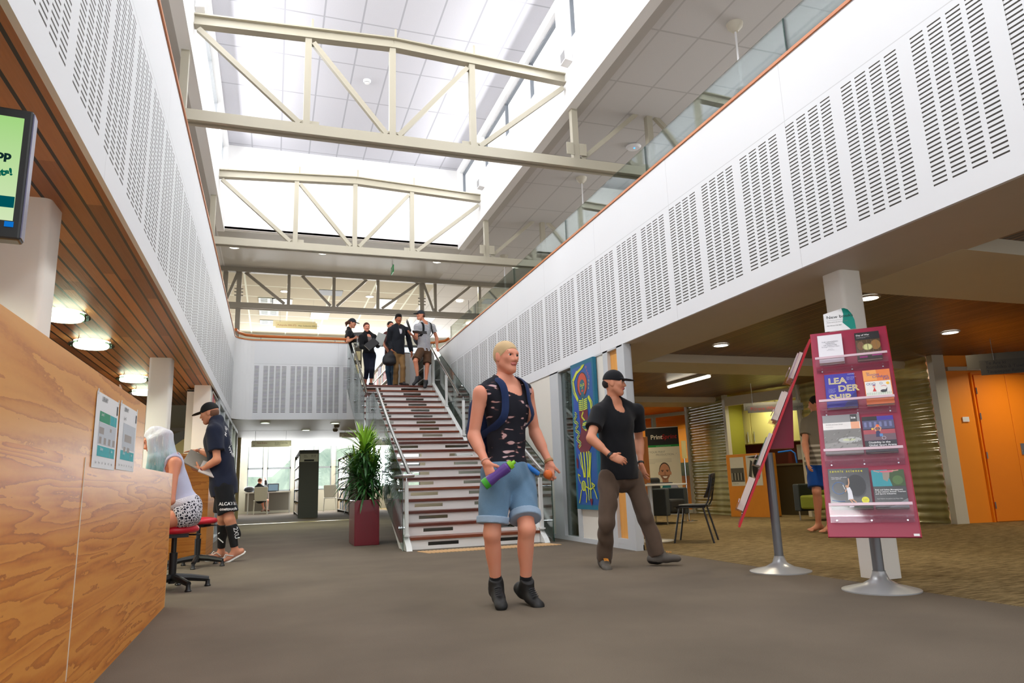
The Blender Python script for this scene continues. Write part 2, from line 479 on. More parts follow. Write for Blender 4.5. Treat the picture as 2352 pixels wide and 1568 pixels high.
struct(MB().box(5.0, 14, -3, 20.2, ZB + 0.12, ZB + 0.16).build('ceiling_right', m_slatR))
for i, (a, b) in enumerate(((3.7, 4.9), (8.63, 9.55), (13.3, 14.2))):
    struct(MB().box(4.95, 14, a, b, ZB - 0.0, ZB + 0.13).build('beam_%d' % (i + 1), m_beam))
struct(MB().box(-7, 14, 20.2, 32, 3.0, 3.05).build('ceiling_reading', tile_mat('tiles_reading', (226, 226, 218), (252, 252, 240), 1.2, 1.2, 0.1, 0.2, 0.05)))
struct(MB().box(-7, 14, 20.1, 20.2, ZB, 3.05).build('wall_bulkhead', m_soffit))

m_tileR = tile_mat('tiles_gallery', (214, 212, 212), (190, 188, 188), 0.613, 1.245, 4.71, 7.18, 0.03)
m_tileB = tile_mat('tiles_skylight', (200, 200, 207), (166, 166, 174), 0.64, 1.28, -0.065, 10.95, 0.03)
m_tileU = tile_mat('tiles_upper', (196, 188, 170), (236, 240, 230), 1.2, 1.2, 0.28, 0.3, 0.05)
struct(MB().box(BX1 + 0.16, 14, -3, 30, ZC, ZC + 0.05).build('ceiling_gallery_right', m_tileR))
struct(MB().box(-7, BX0 - 0.16, -3, 20, ZC, ZC + 0.05).build('ceiling_gallery_left', m_tileR))
struct(MB().box(BX0 - 0.16, BX1 + 0.16, BY1, T3 - 0.1, ZC, ZC + 0.05).build('ceiling_soffit_upper', M('soffit_grey', (176, 172, 166), 0.45, var=0.02)))
struct(MB().box(-7, BX1 + 0.16, T3 - 0.1, 30, ZC - 0.02, ZC + 0.05).build('ceiling_upper_far', m_tileU))
struct(MB().box(-7, 14, T3 - 0.16, T3 - 0.06, ZC - 0.13, ZC + 0.04).build('beam_4', m_steel2))
# skylight box: walls with clerestory windows, end wall, ceiling
zwin0, zwin1 = 7.66, 8.55
def clere(name, x, sgn):
    mb = MB(); t = 0.16
    xa, xb = (x, x + t) if sgn > 0 else (x - t, x)
    zb = ZC - 0.08
    spans = [(-2.6, 4.15), (4.45, 9.1), (9.5, 13.95), (14.4, 15.9)]
    mb.box(xa, xb, -3, BY1, zb, zwin0); mb.box(xa, xb, -3, BY1, zwin1, ZR + 0.1)
    prev = -3
    for a, b in spans:
        mb.box(xa, xb, prev, a, zwin0, zwin1); prev = b
    mb.box(xa, xb, prev, BY1, zwin0, zwin1)
    o = struct(mb.build(name, m_bright))
    k = 0
    for a, b in spans:
        fr = MB(); n = max(1, round((b - a) / 1.5)); w = (b - a) / n
        xm = (xa + xb) / 2 + sgn * 0.04
        for i in range(n + 1):
            y = a + i * w; fr.box(xm - 0.03, xm + 0.03, y - 0.022, y + 0.022, zwin0, zwin1)
        fr.box(xm - 0.03, xm + 0.03, a, b, zwin0, zwin0 + 0.04); fr.box(xm - 0.03, xm + 0.03, a, b, zwin1 - 0.04, zwin1)
        k += 1
        f = struct(fr.build('window_%s_%d' % (name.split('_')[-1], k), M('mullion_grey', (120, 126, 134), 0.4) if sgn > 0 else m_alu))
        p = MB().box(xm + sgn * 0.035, xm + sgn * 0.04, a, b, zwin0, zwin1).build('pane', m_pane, f)
clere('wall_clerestory_right', BX1, 1)
clere('wall_clerestory_left', BX0, -1)
struct(MB().box(BX0 - 0.1, BX1 + 0.1, BY1, BY1 + 0.15, ZC - 0.005, ZR + 0.1).build('wall_skylight_end', m_bright))
struct(MB().box(BX0 - 0.1, BX1 + 0.1, -3, BY1 + 0.1, ZR, ZR + 0.06).build('ceiling_skylight', m_tileB))
for nm, a, b in (('trim_5', BX1 + 0.16, BX1 + 0.34), ('trim_6', BX0 - 0.34, BX0 - 0.16)):
    struct(MB().box(a, b, -3, BY1, ZC - 0.03, ZC + 0.01).build(nm, M('soffit_band', (186, 182, 178), 0.5)))
# upper outer walls
struct(MB().box(-7.1, -7, -3, 30, 0, ZC).build('wall_outer_left', m_white))
struct(MB().box(14, 14.1, -3, 33, 0, ZC).build('wall_outer_right', m_white))
def holes_wall(name, y, x0, x1, z0, z1, holes, mat, t=0.15):
    mb = MB(); px = x0
    for a, b, c, d in holes:
        mb.box(px, a, y, y + t, z0, z1); mb.box(a, b, y, y + t, z0, c); mb.box(a, b, y, y + t, d, z1); px = b
    mb.box(px, x1, y, y + t, z0, z1)
    return struct(mb.build(name, mat))
uw = [(-0.98, -0.4, 5.0, 6.42), (-0.24, 1.02, 5.0, 6.42), (1.45, 2.05, 5.0, 6.42), (2.2, 3.0, 5.0, 6.42), (3.3, 4.2, 5.0, 6.42), (4.6, 6.0, 5.0, 6.42)]
holes_wall('wall_upper_far', 27.3, -7, 14, Z2, ZC, [(a, b, 4.2, d) for a, b, c, d in uw], M('upper_wall', (206, 208, 200), 0.6))
for i, (a, b, c, d) in enumerate(uw):
    f = MB()
    f.box(a, b, 27.28, 27.34, d - 0.09, d); f.box(a, a + 0.06, 27.28, 27.34, 4.2, d); f.box(b - 0.06, b, 27.28, 27.34, 4.2, d)
    f = struct(f.build('window_upper_%d' % (i + 1), m_dark))
    MB().box(a, b, 27.4, 27.41, 4.2, d).build('pane', emit_mat('day_pane', (235, 245, 255), 1.3), f)

# ------------------------------------------------------------------ steel roof trusses
def truss(y, label, ms, xl=-5.0, xr=9.5, third=False):
    c = Vector((1.5, y, 5.68))
    r = empty('roof_truss', c, label, 'roof truss', 'roof trusses')
    def bld(name, mb): return mb.build(name, ms, r, None, bevel=0.0)
    def bar(name, a, b, w=0.09, d=0.09):
        mb = MB().bar(Vector((a[0], y, a[1])) - c, Vector((b[0], y, b[1])) - c, w, d, (0, 1, 0)); return bld(name, mb)
    # bottom chord: channel pair
    mb = MB()
    for s in (-1, 1):
        mb.obox(Vector(((xl + xr) / 2, y + s * 0.065, 5.675)) - c, (xr - xl, 0.05, 0.15))
    mb.obox(Vector(((xl + xr) / 2, y, 5.742)) - c, (xr - xl, 0.17, 0.016)); mb.obox(Vector(((xl + xr) / 2, y, 5.63)) - c, (xr - xl, 0.1, 0.012))
    bld('bottom_chord', mb)
    if not third:
        mb = MB()
        for a, b in (((-1.2, 7.10), (1.5, 7.25)), ((1.5, 7.25), (4.24, 7.14))):
            for dz, w, h in ((0.075, 0.13, 0.02), (-0.075, 0.13, 0.02), (0.0, 0.03, 0.15)):
                mb.bar(Vector((a[0], y, a[1] + dz)) - c, Vector((b[0], y, b[1] + dz)) - c, w, h, (0, 0, 1))
        bld('top_chord', mb)
        top = {0.29: 7.1, 1.48: 7.17, 2.69: 7.13}
        for x, z in top.items():
            bar('post', (x, 5.74), (x, z))
            bld('tie_rod', MB().bar(Vector((x + 0.05, y, z + 0.1)) - c, Vector((x + 0.05, y, z + 0.34)) - c, 0.03, 0.012))
            bld('gusset', MB().obox(Vector((x, y, 5.79)) - c, (0.34, 0.016, 0.1)))
        dg = [((-1.14, 6.98), (0.2, 5.78)), ((0.36, 7.05), (1.4, 5.78)), ((2.62, 7.05), (1.57, 5.78)), ((4.2, 6.98), (2.79, 5.78)), ((5.5, 6.72), (4.46, 5.78)), ((5.85, 6.72), (6.85, 5.78)), ((-2.4, 6.72), (-1.4, 5.78))]
        for a, b in dg: bar('brace', a, b, 0.07, 0.07)
        for x in (-1.28, 4.36, 5.72, 7.1, -2.6):
            bar('post', (x, 5.74), (x, 6.72), 0.1, 0.1)
        # bolted splice plates
        for x in (4.36,):
            for s in (-1, 1): bld('splice_plate', MB().obox(Vector((x + s * 0.11, y - 0.06, 5.92)) - c, (0.12, 0.014, 0.2)))
    else:
        mb = MB().obox(Vector(((xl + xr) / 2, y, 6.66)) - c, (xr - xl, 0.14, 0.12)); bld('top_chord', mb)
        for x in (0.27, 1.46, 2.67, 4.32, 5.66): bar('post', (x, 5.74), (x, 6.62), 0.08, 0.08)
        for x in (-1.33, -0.99, 3.92): bar('post', (x, Z2 if x != -1.33 else 5.7), (x, 6.62), 0.12, 0.12)
        for a, b in (((-0.85, 6.6), (0.17, 5.78)), ((0.6, 6.6), (1.38, 5.78)), ((2.36, 6.6), (1.54, 5.78)), ((3.84, 6.6), (2.78, 5.78)), ((3.97, 6.6), (4.26, 5.78)), ((5.4, 6.6), (4.42, 5.78)), ((-1.03, 6.6), (-1.3, 5.78))): bar('brace', a, b, 0.07, 0.07)
        for x in (-0.99, 3.92):
            for s in (-1, 1):
                for k in range(3): bld('bolt', MB().obox(Vector((x + s * 0.085, y - 0.03, 5.95 + 0.09 * k)) - c, (0.05, 0.03, 0.03)))
    return r
truss(T1, 'cream steel roof truss crossing nearest under the skylight, topmost of the three', m_steel)
truss(T2, 'cream steel roof truss in the middle, in front of the bright skylight end wall', m_steel)
truss(T3, 'dark taupe steel truss furthest back, above the heads of the people on the stairs', m_steel2, -6.9, 10, True)

# ------------------------------------------------------------------ glazed partition under the right fascia
PX = 4.045
def pbox(a, b, z0, z1, x0=PX, x1=PX + 0.08): return MB().box(x0, x1, a, b, z0, z1)
struct(pbox(9.95, 11.4, 0.06, ZB).build('wall_partition_far', M('partition_white', (232, 228, 218), 0.5)))
struct(pbox(8.08, 9.0, 0.06, ZB).build('wall_partition_near', M('partition_white', (232, 228, 218), 0.5)))
struct(MB().box(PX - 0.012, PX + 0.1, 7.52, 12.6, 0, 0.06).build('baseboard_partition', m_alu))
fr = MB()
for a, b in ((9.62, 9.95), (9.0, 9.13), (7.95, 8.08), (7.52, 7.69), (11.4, 11.5), (12.5, 12.6)): fr.box(PX - 0.014, PX + 0.1, a, b, 0, ZB)
fr.box(PX - 0.014, PX + 0.1, 7.52, 9.95, ZB - 0.02, ZB); fr.box(PX - 0.014, PX + 0.1, 7.69, 7.95, 0.06, 0.12)
fr.box(PX - 0.02, PX + 0.07, 7.49, 7.53, 0, ZB)
struct(fr.build('window_partition', m_alu))
gl = struct(pbox(9.13, 9.62, 0.06, ZB - 0.02, PX + 0.04, PX + 0.048).build('window_sidelight', m_glass2))
gl = struct(pbox(11.5, 12.5, 0.06, ZB - 0.02, PX + 0.04, PX + 0.048).build('window_sidelight_far', m_glass2))
struct(pbox(7.69, 7.95, 0.12, ZB - 0.02, PX + 0.03, PX + 0.06).build('wall_timber_panel', wood_mat('honey_veneer', (240, 180, 96), (224, 152, 66), 'z', 0.7, 0.35)))
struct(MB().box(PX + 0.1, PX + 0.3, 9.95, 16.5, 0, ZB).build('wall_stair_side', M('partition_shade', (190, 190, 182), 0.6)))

# ------------------------------------------------------------------ columns
def column(x, y, s, z1, name='column'):
    mb = MB(); r = 0.035; h = s / 2
    pts = []
    for cx, cy, a0 in ((h - r, h - r, 0), (-h + r, h - r, 90), (-h + r, -h + r, 180), (h - r, -h + r, 270)):
        for k in range(5):
            a = math.radians(a0 + 22.5 * k); pts.append((cx + r * math.cos(a), cy + r * math.sin(a)))
    mb.prism(pts, (x, y, 0), (1, 0, 0), (0, 1, 0), (0, 0, 1), z1)
    return struct(mb.build(name, m_col, smooth=True))
column(-1.35, 4.42, 0.25, ZB + 0.02, 'column_left_near')
column(-1.33, 9.42, 0.25, ZB + 0.02, 'column_left_middle')
column(4.5, 4.46, 0.22, ZB + 0.02, 'column_right')

# left side beyond the counters: white pier, shelving bay, glazed screen
struct(MB().box(-1.17, -0.94, 11.62, 11.85, 0, ZB + 0.02).build('column_left_far', m_col))
fr = MB()
for y in (13.2, 14.6, 16.0, 17.4, 18.8, 20.15): fr.box(-0.98, -0.9, y - 0.05, y + 0.05, 0, ZB + 0.02)
fr.box(-0.98, -0.9, 13.2, 20.2, 0, 0.08); fr.box(-0.98, -0.9, 13.2, 20.2, ZB - 0.08, ZB)
struct(fr.build('window_screen_left', m_alu))
struct(MB().box(-0.95, -0.94, 13.2, 20.2, 0.08, ZB - 0.08).build('window_screen_glass', m_glass2))
struct(MB().box(-7, -1.0, 25.0, 25.1, 0, 3.0).build('wall_far_left', M('warm_wall', (206, 190, 140), 0.6)))

# ------------------------------------------------------------------ far reading room: window wall and view
WY = 31.0
k_ = WY / 32.47
def wz(z): return 0.8 + (z - 0.8) * k_
lw = [(-1.0 * k_, -0.36 * k_), (-0.2 * k_, 0.78 * k_), (1.3 * k_, 1.76 * k_), (1.9 * k_, 2.5 * k_), (2.68 * k_, 3.6 * k_), (3.8, 4.8), (5.0, 6.2)]
holes_wall('wall_reading', WY, -7, 14, 0, 3.05, [(a, b, wz(0.86), wz(2.82)) for a, b in lw], M('reading_wall', (222, 220, 206), 0.6))
for i, (a, b) in enumerate(lw):
    f = MB(); zt_, zb_ = wz(2.82), wz(0.86)
    f.box(a, b, WY + 0.02, WY + 0.07, zt_ - 0.05, zt_); f.box(a, b, WY + 0.02, WY + 0.07, zb_, zb_ + 0.05)
    f.box(a, a + 0.04, WY + 0.02, WY + 0.07, zb_, zt_); f.box(b - 0.04, b, WY + 0.02, WY + 0.07, zb_, zt_)
    zm = wz(1.84); f.box(a, b, WY + 0.02, WY + 0.07, zm - 0.035, zm + 0.035)
    f = struct(f.build('window_reading_%d' % (i + 1), M('window_grey', (150, 158, 166), 0.4)))
    MB().box(a, b, WY + 0.04, WY + 0.045, zb_, zt_).build('pane', glass_mat('far_pane', (0.97, 0.99, 1.0, 1), 0.05), f)
def hill_mat():
    t = NT('hill_trees'); n = t.noise(t.coord(), 0.35, 6.0, 0.7)
    t.bsdf(t.ramp(n, [(0.35, lin((150, 172, 156))), (0.6, lin((206, 220, 198)))]), 0.95, 0, None, spec=0.1)
    return t.m
hv = []; hf = []
for i in range(41):
    x = -14 + i; h = 3.0 + 2.4 * math.sin(i * 0.33 + 1.2) + 0.7 * math.sin(i * 1.3) + (5.2 - 0.33 * i if i < 15 else 0)
    hv += [(x, 62 + 1.5 * math.sin(i), -2), (x, 66 + 1.5 * math.sin(i), max(2.2, h))]
for i in range(40): hf.append((2 * i, 2 * i + 2, 2 * i + 3, 2 * i + 1))
o = struct(MB().add(hv, hf).build('hill', hill_mat(), smooth=True))
# ------------------------------------------------------------------ staircase
YS, G, RS, LD, SX0, SX1 = 9.457, 0.3087, 0.1597, 1.3463, 1.76, 3.59
def tread_y(n): return YS + G * (n - 1) + (LD - G if n > 10 else 0)
stc = Vector(((SX0 + SX1) / 2, YS, 0))
stair = empty('staircase', stc, 'wide staircase with red timber treads, slotted white risers and glass sides in the middle', 'staircase')
m_riser = M('riser_white', (246, 245, 242), 0.45)
m_stw = M('stringer_white', (232, 234, 232), 0.4)
tw = [wood_mat('tread_timber_a', (112, 48, 26), (90, 36, 20), 'x', 0.5, 0.3), wood_mat('tread_timber_b', (136, 68, 32), (112, 50, 24), 'x', 0.5, 0.3), wood_mat('tread_timber_c', (98, 42, 24), (80, 32, 20), 'x', 0.5, 0.3)]
def L(p): return Vector(p) - stc
for n in range(1, 21):
    y = tread_y(n); z = RS * n
    depth = G + 0.03
    if n == 10: depth = LD + 0.03
    if n == 20: depth = 0.8
    mb = MB(); c = L(((SX0 + SX1) / 2, y + depth / 2, z - 0.019)); mb.obox(c, (SX1 - SX0, depth, 0.038))
    mb.build('tread', tw[(0, 1, 0, 2, 0, 1, 2, 0, 1, 0, 2)[n % 11]], stair, bevel=0.004)
    # riser below this tread, with two long slots cut through
    za, zb_ = RS * (n - 1), z - 0.038
    yb = y + 0.03
    sl = ((2.0, 2.42), (2.91, 3.33)) if n <= 10 else ((1.95, 2.36), (2.84, 3.25))
    h0, h1 = za + 0.045, za + 0.092
    mb = MB()
    mb.box(SX0, SX1, yb, yb + 0.012, za, h0); mb.box(SX0, SX1, yb, yb + 0.012, h1, zb_)
    px = SX0
    for a, b in sl: mb.box(px, a, yb, yb + 0.012, h0, h1); px = b
    mb.box(px, SX1, yb, yb + 0.012, h0, h1)
    mb.v = [tuple(L(v)) for v in mb.v]
    mb.build('riser', m_riser, stair)
# stringers (front edge profile stepped up to the landing)
def stringer(x0, x1, name):
    y10 = tread_y(10); y11 = tread_y(11)
    top = [(YS - 0.16, 0.0), (YS - 0.10, 0.06), (y10 - 0.02, RS * 10 + 0.08), (y11 - 0.1, RS * 10 + 0.08), (tread_y(20) + 0.1, RS * 20 + 0.08), (17.1, RS * 20 + 0.08)]
    bot = [(17.1, RS * 20 - 0.25), (tread_y(20) + 0.35, RS * 20 - 0.25), (y11 + 0.45, RS * 10 - 0.22), (y10 + 0.45, RS * 10 - 0.22), (YS + 0.42, 0.0)]
    mb = MB().prism([(p[0] - stc.y, p[1]) for p in top + bot], (x0 - stc.x, 0, 0), (0, 1, 0), (0, 0, 1), (1, 0, 0), x1 - x0)
    return mb.build(name, m_stw, stair)
stringer(1.68, 1.755, 'stringer'); stringer(3.595, 3.67, 'stringer')
# soffit plates behind risers keep the under-side believable
# posts, clamps, glass and handrails
def flight_z(y):
    if y < tread_y(10): return RS * (1 + (y - YS) / G)
    if y < tread_y(11): return RS * 10
    return RS * (11 + (y - tread_y(11)) / G)
for sx, gx in ((1.715, 1.635), (3.635, 3.735)):
    sgn = -1 if sx < 2.5 else 1
    for y in (YS + 0.05, YS + 1.55, tread_y(10) + 0.1, tread_y(11) + 0.1, tread_y(11) + 1.55, tread_y(20) + 0.1):
        z0 = max(0.05, flight_z(y) - 0.02)
        p = MB().obox(L((sx, y, z0 + 0.36)), (0.05, 0.05, 0.72)).build('post', m_stw, stair, bevel=0.004)
        MB().obox(L((sx, y, z0 + 0.02)), (0.07, 0.1, 0.02)).build('post_foot', m_stw, p)
        for dz in (0.12, 0.6):
            mb = MB(); mb.tube([L((sx, y, z0 + dz)), L((gx + sgn * 0.03, y, z0 + dz))], 0.014, 8)
            mb.lathe([(0.03, -0.006), (0.03, 0.006)], L((gx + sgn * 0.02, y, z0 + dz)), 10, Z=(1, 0, 0))
            mb.build('glass_clamp', m_chrome, p, smooth=True)
        MB().tube([L((sx, y, z0 + 0.72)), L((sx, y, z0 + 0.80))], 0.008, 6).build('rail_pin', m_chrome, p)
    # glass panels: (y0, z lower, z upper) .. parallelograms
    H0, H1 = -0.30, 0.80
    def panel(a, b, flat=False):
        za, zb_ = flight_z(a + 1e-4), flight_z(b - 1e-4)
        poly = [(a - stc.y, max(0.01, za + H0)), (b - stc.y, zb_ + H0), (b - stc.y, zb_ + H1 + 0.06), (a - stc.y, za + H1 + 0.06)]
        o = MB().prism(poly, (gx - 0.006 - stc.x, 0, 0), (0, 1, 0), (0, 0, 1), (1, 0, 0), 0.012).build('glass_panel', m_glass, stair)
        e = MB()
        for i, j in ((0, 3), (2, 3)):
            e.bar(Vector((gx - stc.x, poly[i][0], poly[i][1])), Vector((gx - stc.x, poly[j][0], poly[j][1])), 0.014, 0.005, (1, 0, 0))
        e.build('glass_edge', m_edge, o)
    yl, yu = tread_y(10), tread_y(11)
    panel(YS - 0.14, YS + 1.4); panel(YS + 1.41, yl - 0.01); panel(yl + 0.005, yu - 0.32, True); panel(yu + 0.0, yu + 1.4); panel(yu + 1.41, tread_y(20) + 0.55)
    rx = sx - 0.015 * sgn
    zl = RS * 10 + 0.86
    low = [(rx, YS - 0.25, 0.965), (rx, YS + 0.0, 0.985), (rx, tread_y(10) + 0.35, RS * 11.1 + 0.83)]
    MB().tube([L((gx + sgn * 0.06, YS + 0.35, 0.955)), L((gx + sgn * 0.05, YS - 0.05, 0.955)), L((gx, YS - 0.24, 0.955)), L((rx - sgn * 0.02, YS - 0.28, 0.96)), L((rx, YS - 0.20, 0.965)), L((rx, YS - 0.05, 1.0)), L((rx, YS + 1.4, flight_z(YS + 1.4) + 0.80)), L((rx, tread_y(10) + 0.25, RS * 10.8 + 0.83))], 0.026, 12).build('handrail', m_chrome, stair, smooth=True)
    MB().tube([L((rx, yu + 0.35, RS * 11.5 + 0.82)), L((rx, tread_y(20) + 0.35, RS * 21 + 0.88))], 0.026, 12).build('handrail', m_chrome, stair, smooth=True)

# tactile strip in front of the stair
ts = empty('tactile_strip', (2.75, 9.02, 0.0), 'strip of pale raised warning bars on the carpet before the bottom stair', 'tactile paving')
mb = MB()
for i in range(36):
    x = -0.9 + i * 0.05; mb.obox((x, 0, 0.004), (0.026, 0.34, 0.008), (1, 0, 0), (-0.25, 1, 0))
b_ = mb.build('warning_bar', M('tactile_buff', (226, 184, 134), 0.5), ts); b_['kind'] = 'stuff'

# ------------------------------------------------------------------ red planter with dracaena
def leaf(mb, base, az, el, ln, w, droop, mi):
    """arching strap leaf"""
    d = Vector((math.cos(az) * math.cos(el), math.sin(az) * math.cos(el), math.sin(el)))
    side = Vector((-math.sin(az), math.cos(az), 0)); p = Vector(base); n = 6; vs = []; fs = []
    for i in range(n + 1):
        t = i / n; ww = w * (0.45 + 1.3 * t) * (1 - t) ** 0.55 if t > 0 else w * 0.4
        up = side.cross(d).normalized()
        vs += [p - side * ww + up * ww * 0.35, p.copy(), p + side * ww + up * ww * 0.35]
        d = (d + Vector((0, 0, -droop * (0.4 + t)))).normalized(); p = p + d * (ln / n)
        if p.x > 0.235: p.x = 0.235 + 0.02 * math.sin(i)
    for i in range(n):
        a = 3 * i; fs += [(a, a + 1, a + 4, a + 3), (a + 1, a + 2, a + 5, a + 4)]
    mb.add(vs, fs, mi)
PC = Vector((1.35, 11.1, 0))
pl = empty('potted_plant', PC, 'leafy dracaena in a tall glossy burgundy planter left of the stair foot', 'potted plant')
m_red = M('burgundy_gloss', (116, 10, 30), 0.3, coat=0.15)
mb = MB(); mb.box(-0.18, 0.18, -0.38, 0.38, 0, 0.648)
pt = mb.build('planter', m_red, pl, bevel=0.006)
MB().box(-0.17, 0.17, -0.37, 0.37, 0.644, 0.652).build('soil', M('soil', (44, 34, 26), 0.95, bump=0.5), pl)
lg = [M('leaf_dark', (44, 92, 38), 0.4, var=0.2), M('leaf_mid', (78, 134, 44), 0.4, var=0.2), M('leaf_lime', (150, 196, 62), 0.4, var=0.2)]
crowns = [((-0.02, -0.1, 1.34), 1.0, 84, 2), ((0.07, 0.12, 1.28), 0.95, 70, 1), ((0.12, -0.08, 1.0), 1.0, 80, 1), ((-0.12, 0.05, 1.02), 1.0, 80, 1), ((0.07, 0.22, 0.9), 0.95, 60, 0), ((0.0, -0.22, 0.86), 0.95, 66, 0)]
for (cx, cy, cz), sc, n, bright in crowns:
    MB().tube([(cx * 0.4, cy * 0.5, 0.65), (cx * 0.8, cy, cz * 0.75), (cx, cy, cz + 0.05)], [0.02, 0.018, 0.014], 7).build('stem', M('cane_bark', (112, 100, 70), 0.8), pl, smooth=True)
    mb = MB()
    for i in range(n):
        t = i / n; az = i * 2.399 + rnd.random() * 0.4; el = math.radians(82 - 95 * t + rnd.uniform(-8, 8))
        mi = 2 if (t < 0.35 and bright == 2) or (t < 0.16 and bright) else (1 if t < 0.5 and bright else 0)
        leaf(mb, (cx, cy, cz + 0.10 * (1 - t) - 0.12 * t), az, el, sc * rnd.uniform(0.36, 0.50), 0.021, 0.17 + 0.12 * t, mi)
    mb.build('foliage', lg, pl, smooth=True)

# ------------------------------------------------------------------ plywood service desk (near left)
DX = -0.72
m_plye = wood_mat('ply_edge', (214, 160, 96), (186, 128, 66), 'z', 1, 0.5)
dk = empty('service_desk', (DX, 3.6, 0), 'long pine plywood service desk with a raised screen filling the left foreground', 'desk')
mb = MB()
y0, y1, ye = 0.6 - 3.6, 4.615 - 3.6, 5.99 - 3.6
mb.box(-0.032, 0, y0, ye, 0, 0.968)
o = mb.build('front_panel', m_ply, dk)
o = MB().box(-0.032, -0.001, y0, y1, 0.968, 1.332).build('screen_panel', ply_mat('pine_plywood_screen', (228, 162, 80), (214, 142, 64), (180, 104, 40), 'y', 'z', 0.5), dk)
MB().box(-0.46, -0.032, y0, ye, 0.93, 0.966).build('worktop', m_plye, dk)
MB().box(-0.46, -0.032, ye - 0.03, ye, 0, 0.93).build('end_panel', m_ply_x, dk)
MB().box(-0.0005, 0.002, 3.27 - 3.6, 3.278 - 3.6, 0.12, 0.966).build('seam_strip', M('seam', (226, 214, 196), 0.5), dk)
MB().box(-0.034, 0.0015, ye - 0.0005, ye + 0.002, 0, 0.968).build('edge_strip', M('ply_edge_pale', (224, 190, 140), 0.5), dk)
# return worktop where the girl works, second raised desk behind it
rt = empty('computer_desk', (-1.7, 7.0, 0), 'low timber worktop with a monitor beyond the end of the service desk', 'desk')
MB().box(-0.6, 0.42, -0.95, 1.0, 0.72, 0.752).build('worktop', m_plye, rt); MB().box(-0.6, -0.56, -0.95, 1.0, 0, 0.72).build('back_panel', m_ply, rt)
MB().box(0.3, 0.34, 0.93, 0.97, 0, 0.72).build('leg', m_dark, rt)
cn = empty('service_desk', (-1.45, 10.85, 0), 'orange timber counter behind the red stools where the boy in the cap stands', 'desk')
MB().box(-0.72, 0.665, -0.62, 0.62, 0, 1.31).build('carcass', ply_mat('counter_veneer', (212, 142, 56), (196, 122, 40), (168, 98, 30), 'x', 'z', 0.7), cn, bevel=0.004)
MB().box(-0.74, 0.68, -0.64, 0.64, 1.31, 1.345).build('worktop', m_plye, cn, bevel=0.004)

# floor-plan sheets stuck to the desk
def plan_sheet(y0, y1, z0, z1, label, first):
    w = y1 - y0; h = z1 - z0
    t = empty('floor_plan_poster', (DX, y0, z0), label, 'poster', 'floor plans on the desk')
    X = (0, 1, 0); Y = (0, 0, 1)
    mb = MB(); mb.box(0.0015, 0.003, 0, w, 0, h); mb.build('sheet', m_paper, t)
    # printed parts
    cols = [M('plan_green', (20, 146, 106), 0.6), M('plan_teal', (40, 170, 178), 0.6), M('plan_grey', (196, 202, 210), 0.6), M('plan_taupe', (160, 152, 148), 0.6), m_ink, m_whiteink]
    mb = MB(); x = 0.0034
    def r(a, b, c, d, mi):
        mb.quad((x + 0.0002 * mi, a * w, c * h), (x + 0.0002 * mi, b * w, c * h), (x + 0.0002 * mi, b * w, d * h), (x + 0.0002 * mi, a * w, d * h), mi)
    if first:
        r(.16, .62, .62, .76, 0); r(.63, .82, .62, .76, 1); r(.83, .93, .62, .76, 1); r(.16, .93, .32, .61, 2)
        for k in range(4): r(.2 + .2 * k, .3 + .2 * k, .33, .42, 3)
        r(.18, .38, .46, .55, 3); r(.82, .92, .44, .56, 1); r(.64, .72, .52, .57, 3); r(.4, .43, .44, .55, 0)
    else:
        r(.22, .93, .33, .72, 2); r(.32, .72, .56, .60, 1); r(.32, .72, .44, .555, 3); r(.32, .72, .40, .435, 1); r(.8, .88, .40, .66, 1)
        r(.3, .42, .28, .36, 3); r(.5, .64, .28, .36, 3)
    r(.16, .70, .16, .30, 1); r(.71, .93, .16, .30, 1)
    r(.90, .95, .80, .93, 4)
    text_mesh(mb, 'LIBRARY', 0.030, (0.0035, .20 * w, .90 * h), X, Y, 4)
    text_mesh(mb, 'Level 1' if first else 'Level 2', 0.022, (0.0046, .2 * w, .70 * h if first else .77 * h), X, Y, 5 if first else 4)
    text_mesh(mb, 'Library', 0.02, (0.0046, .26 * w, .24 * h), X, Y, 5); text_mesh(mb, 'Study', 0.016, (0.0046, .74 * w, .24 * h), X, Y, 5)
    for k in range(6): text_mesh(mb, ('Desk', 'Print', 'Lift', 'Exit', 'WC', 'Help')[k], 0.014, (0.0035, (.1 + .14 * k) * w, .06 * h), X, Y, 4)
    mb.build('print', cols, t)
    for yy in (0.015, w - 0.015): MB().box(0.003, 0.0045, yy - 0.008, yy + 0.008, h - 0.012, h + 0.012).build('tape', M('tape', (220, 224, 226), 0.3), t)
plan_sheet(3.374, 3.832, 0.93, 1.253, 'floor plan sheet with a green block taped to the desk screen, left of two', True)
plan_sheet(3.87, 4.33, 0.937, 1.262, 'floor plan sheet with a grey block taped to the desk screen, right of two', False)
# crumpled papers on top of the screen
for (y, z, c, l) in ((3.98, 1.335, (236, 240, 244), 'white paper corner sticking up over the desk screen above the plans'), (4.28, 1.335, (120, 108, 130), 'grey purple scrap on top of the desk screen near its end')):
    mb = MB(); mb.add([(DX - 0.03, y - 0.06, z), (DX - 0.02, y + 0.06, z), (DX - 0.03, y + 0.05, z + 0.012), (DX - 0.03, y - 0.02, z + 0.028), (DX - 0.015, y - 0.06, z + 0.022)], [(0, 1, 2, 3, 4)])
    tag(mb.build('paper_scrap', M('scrap_%d' % int(y * 100), c, 0.6)), l, 'paper')
# monitor in front of the girl
mo = empty('monitor', (-1.62, 6.9, 0.752), 'black monitor on the low worktop in front of the seated girl', 'monitor')
MB().obox((0, 0, 0.26), (0.03, 0.5, 0.3)).build('screen', m_black, mo, bevel=0.004); MB().box(-0.09, 0.09, -0.1, 0.1, 0, 0.015).build('base', m_black, mo); MB().box(-0.03, 0, -0.03, 0.03, 0.015, 0.2).build('stand', m_black, mo)

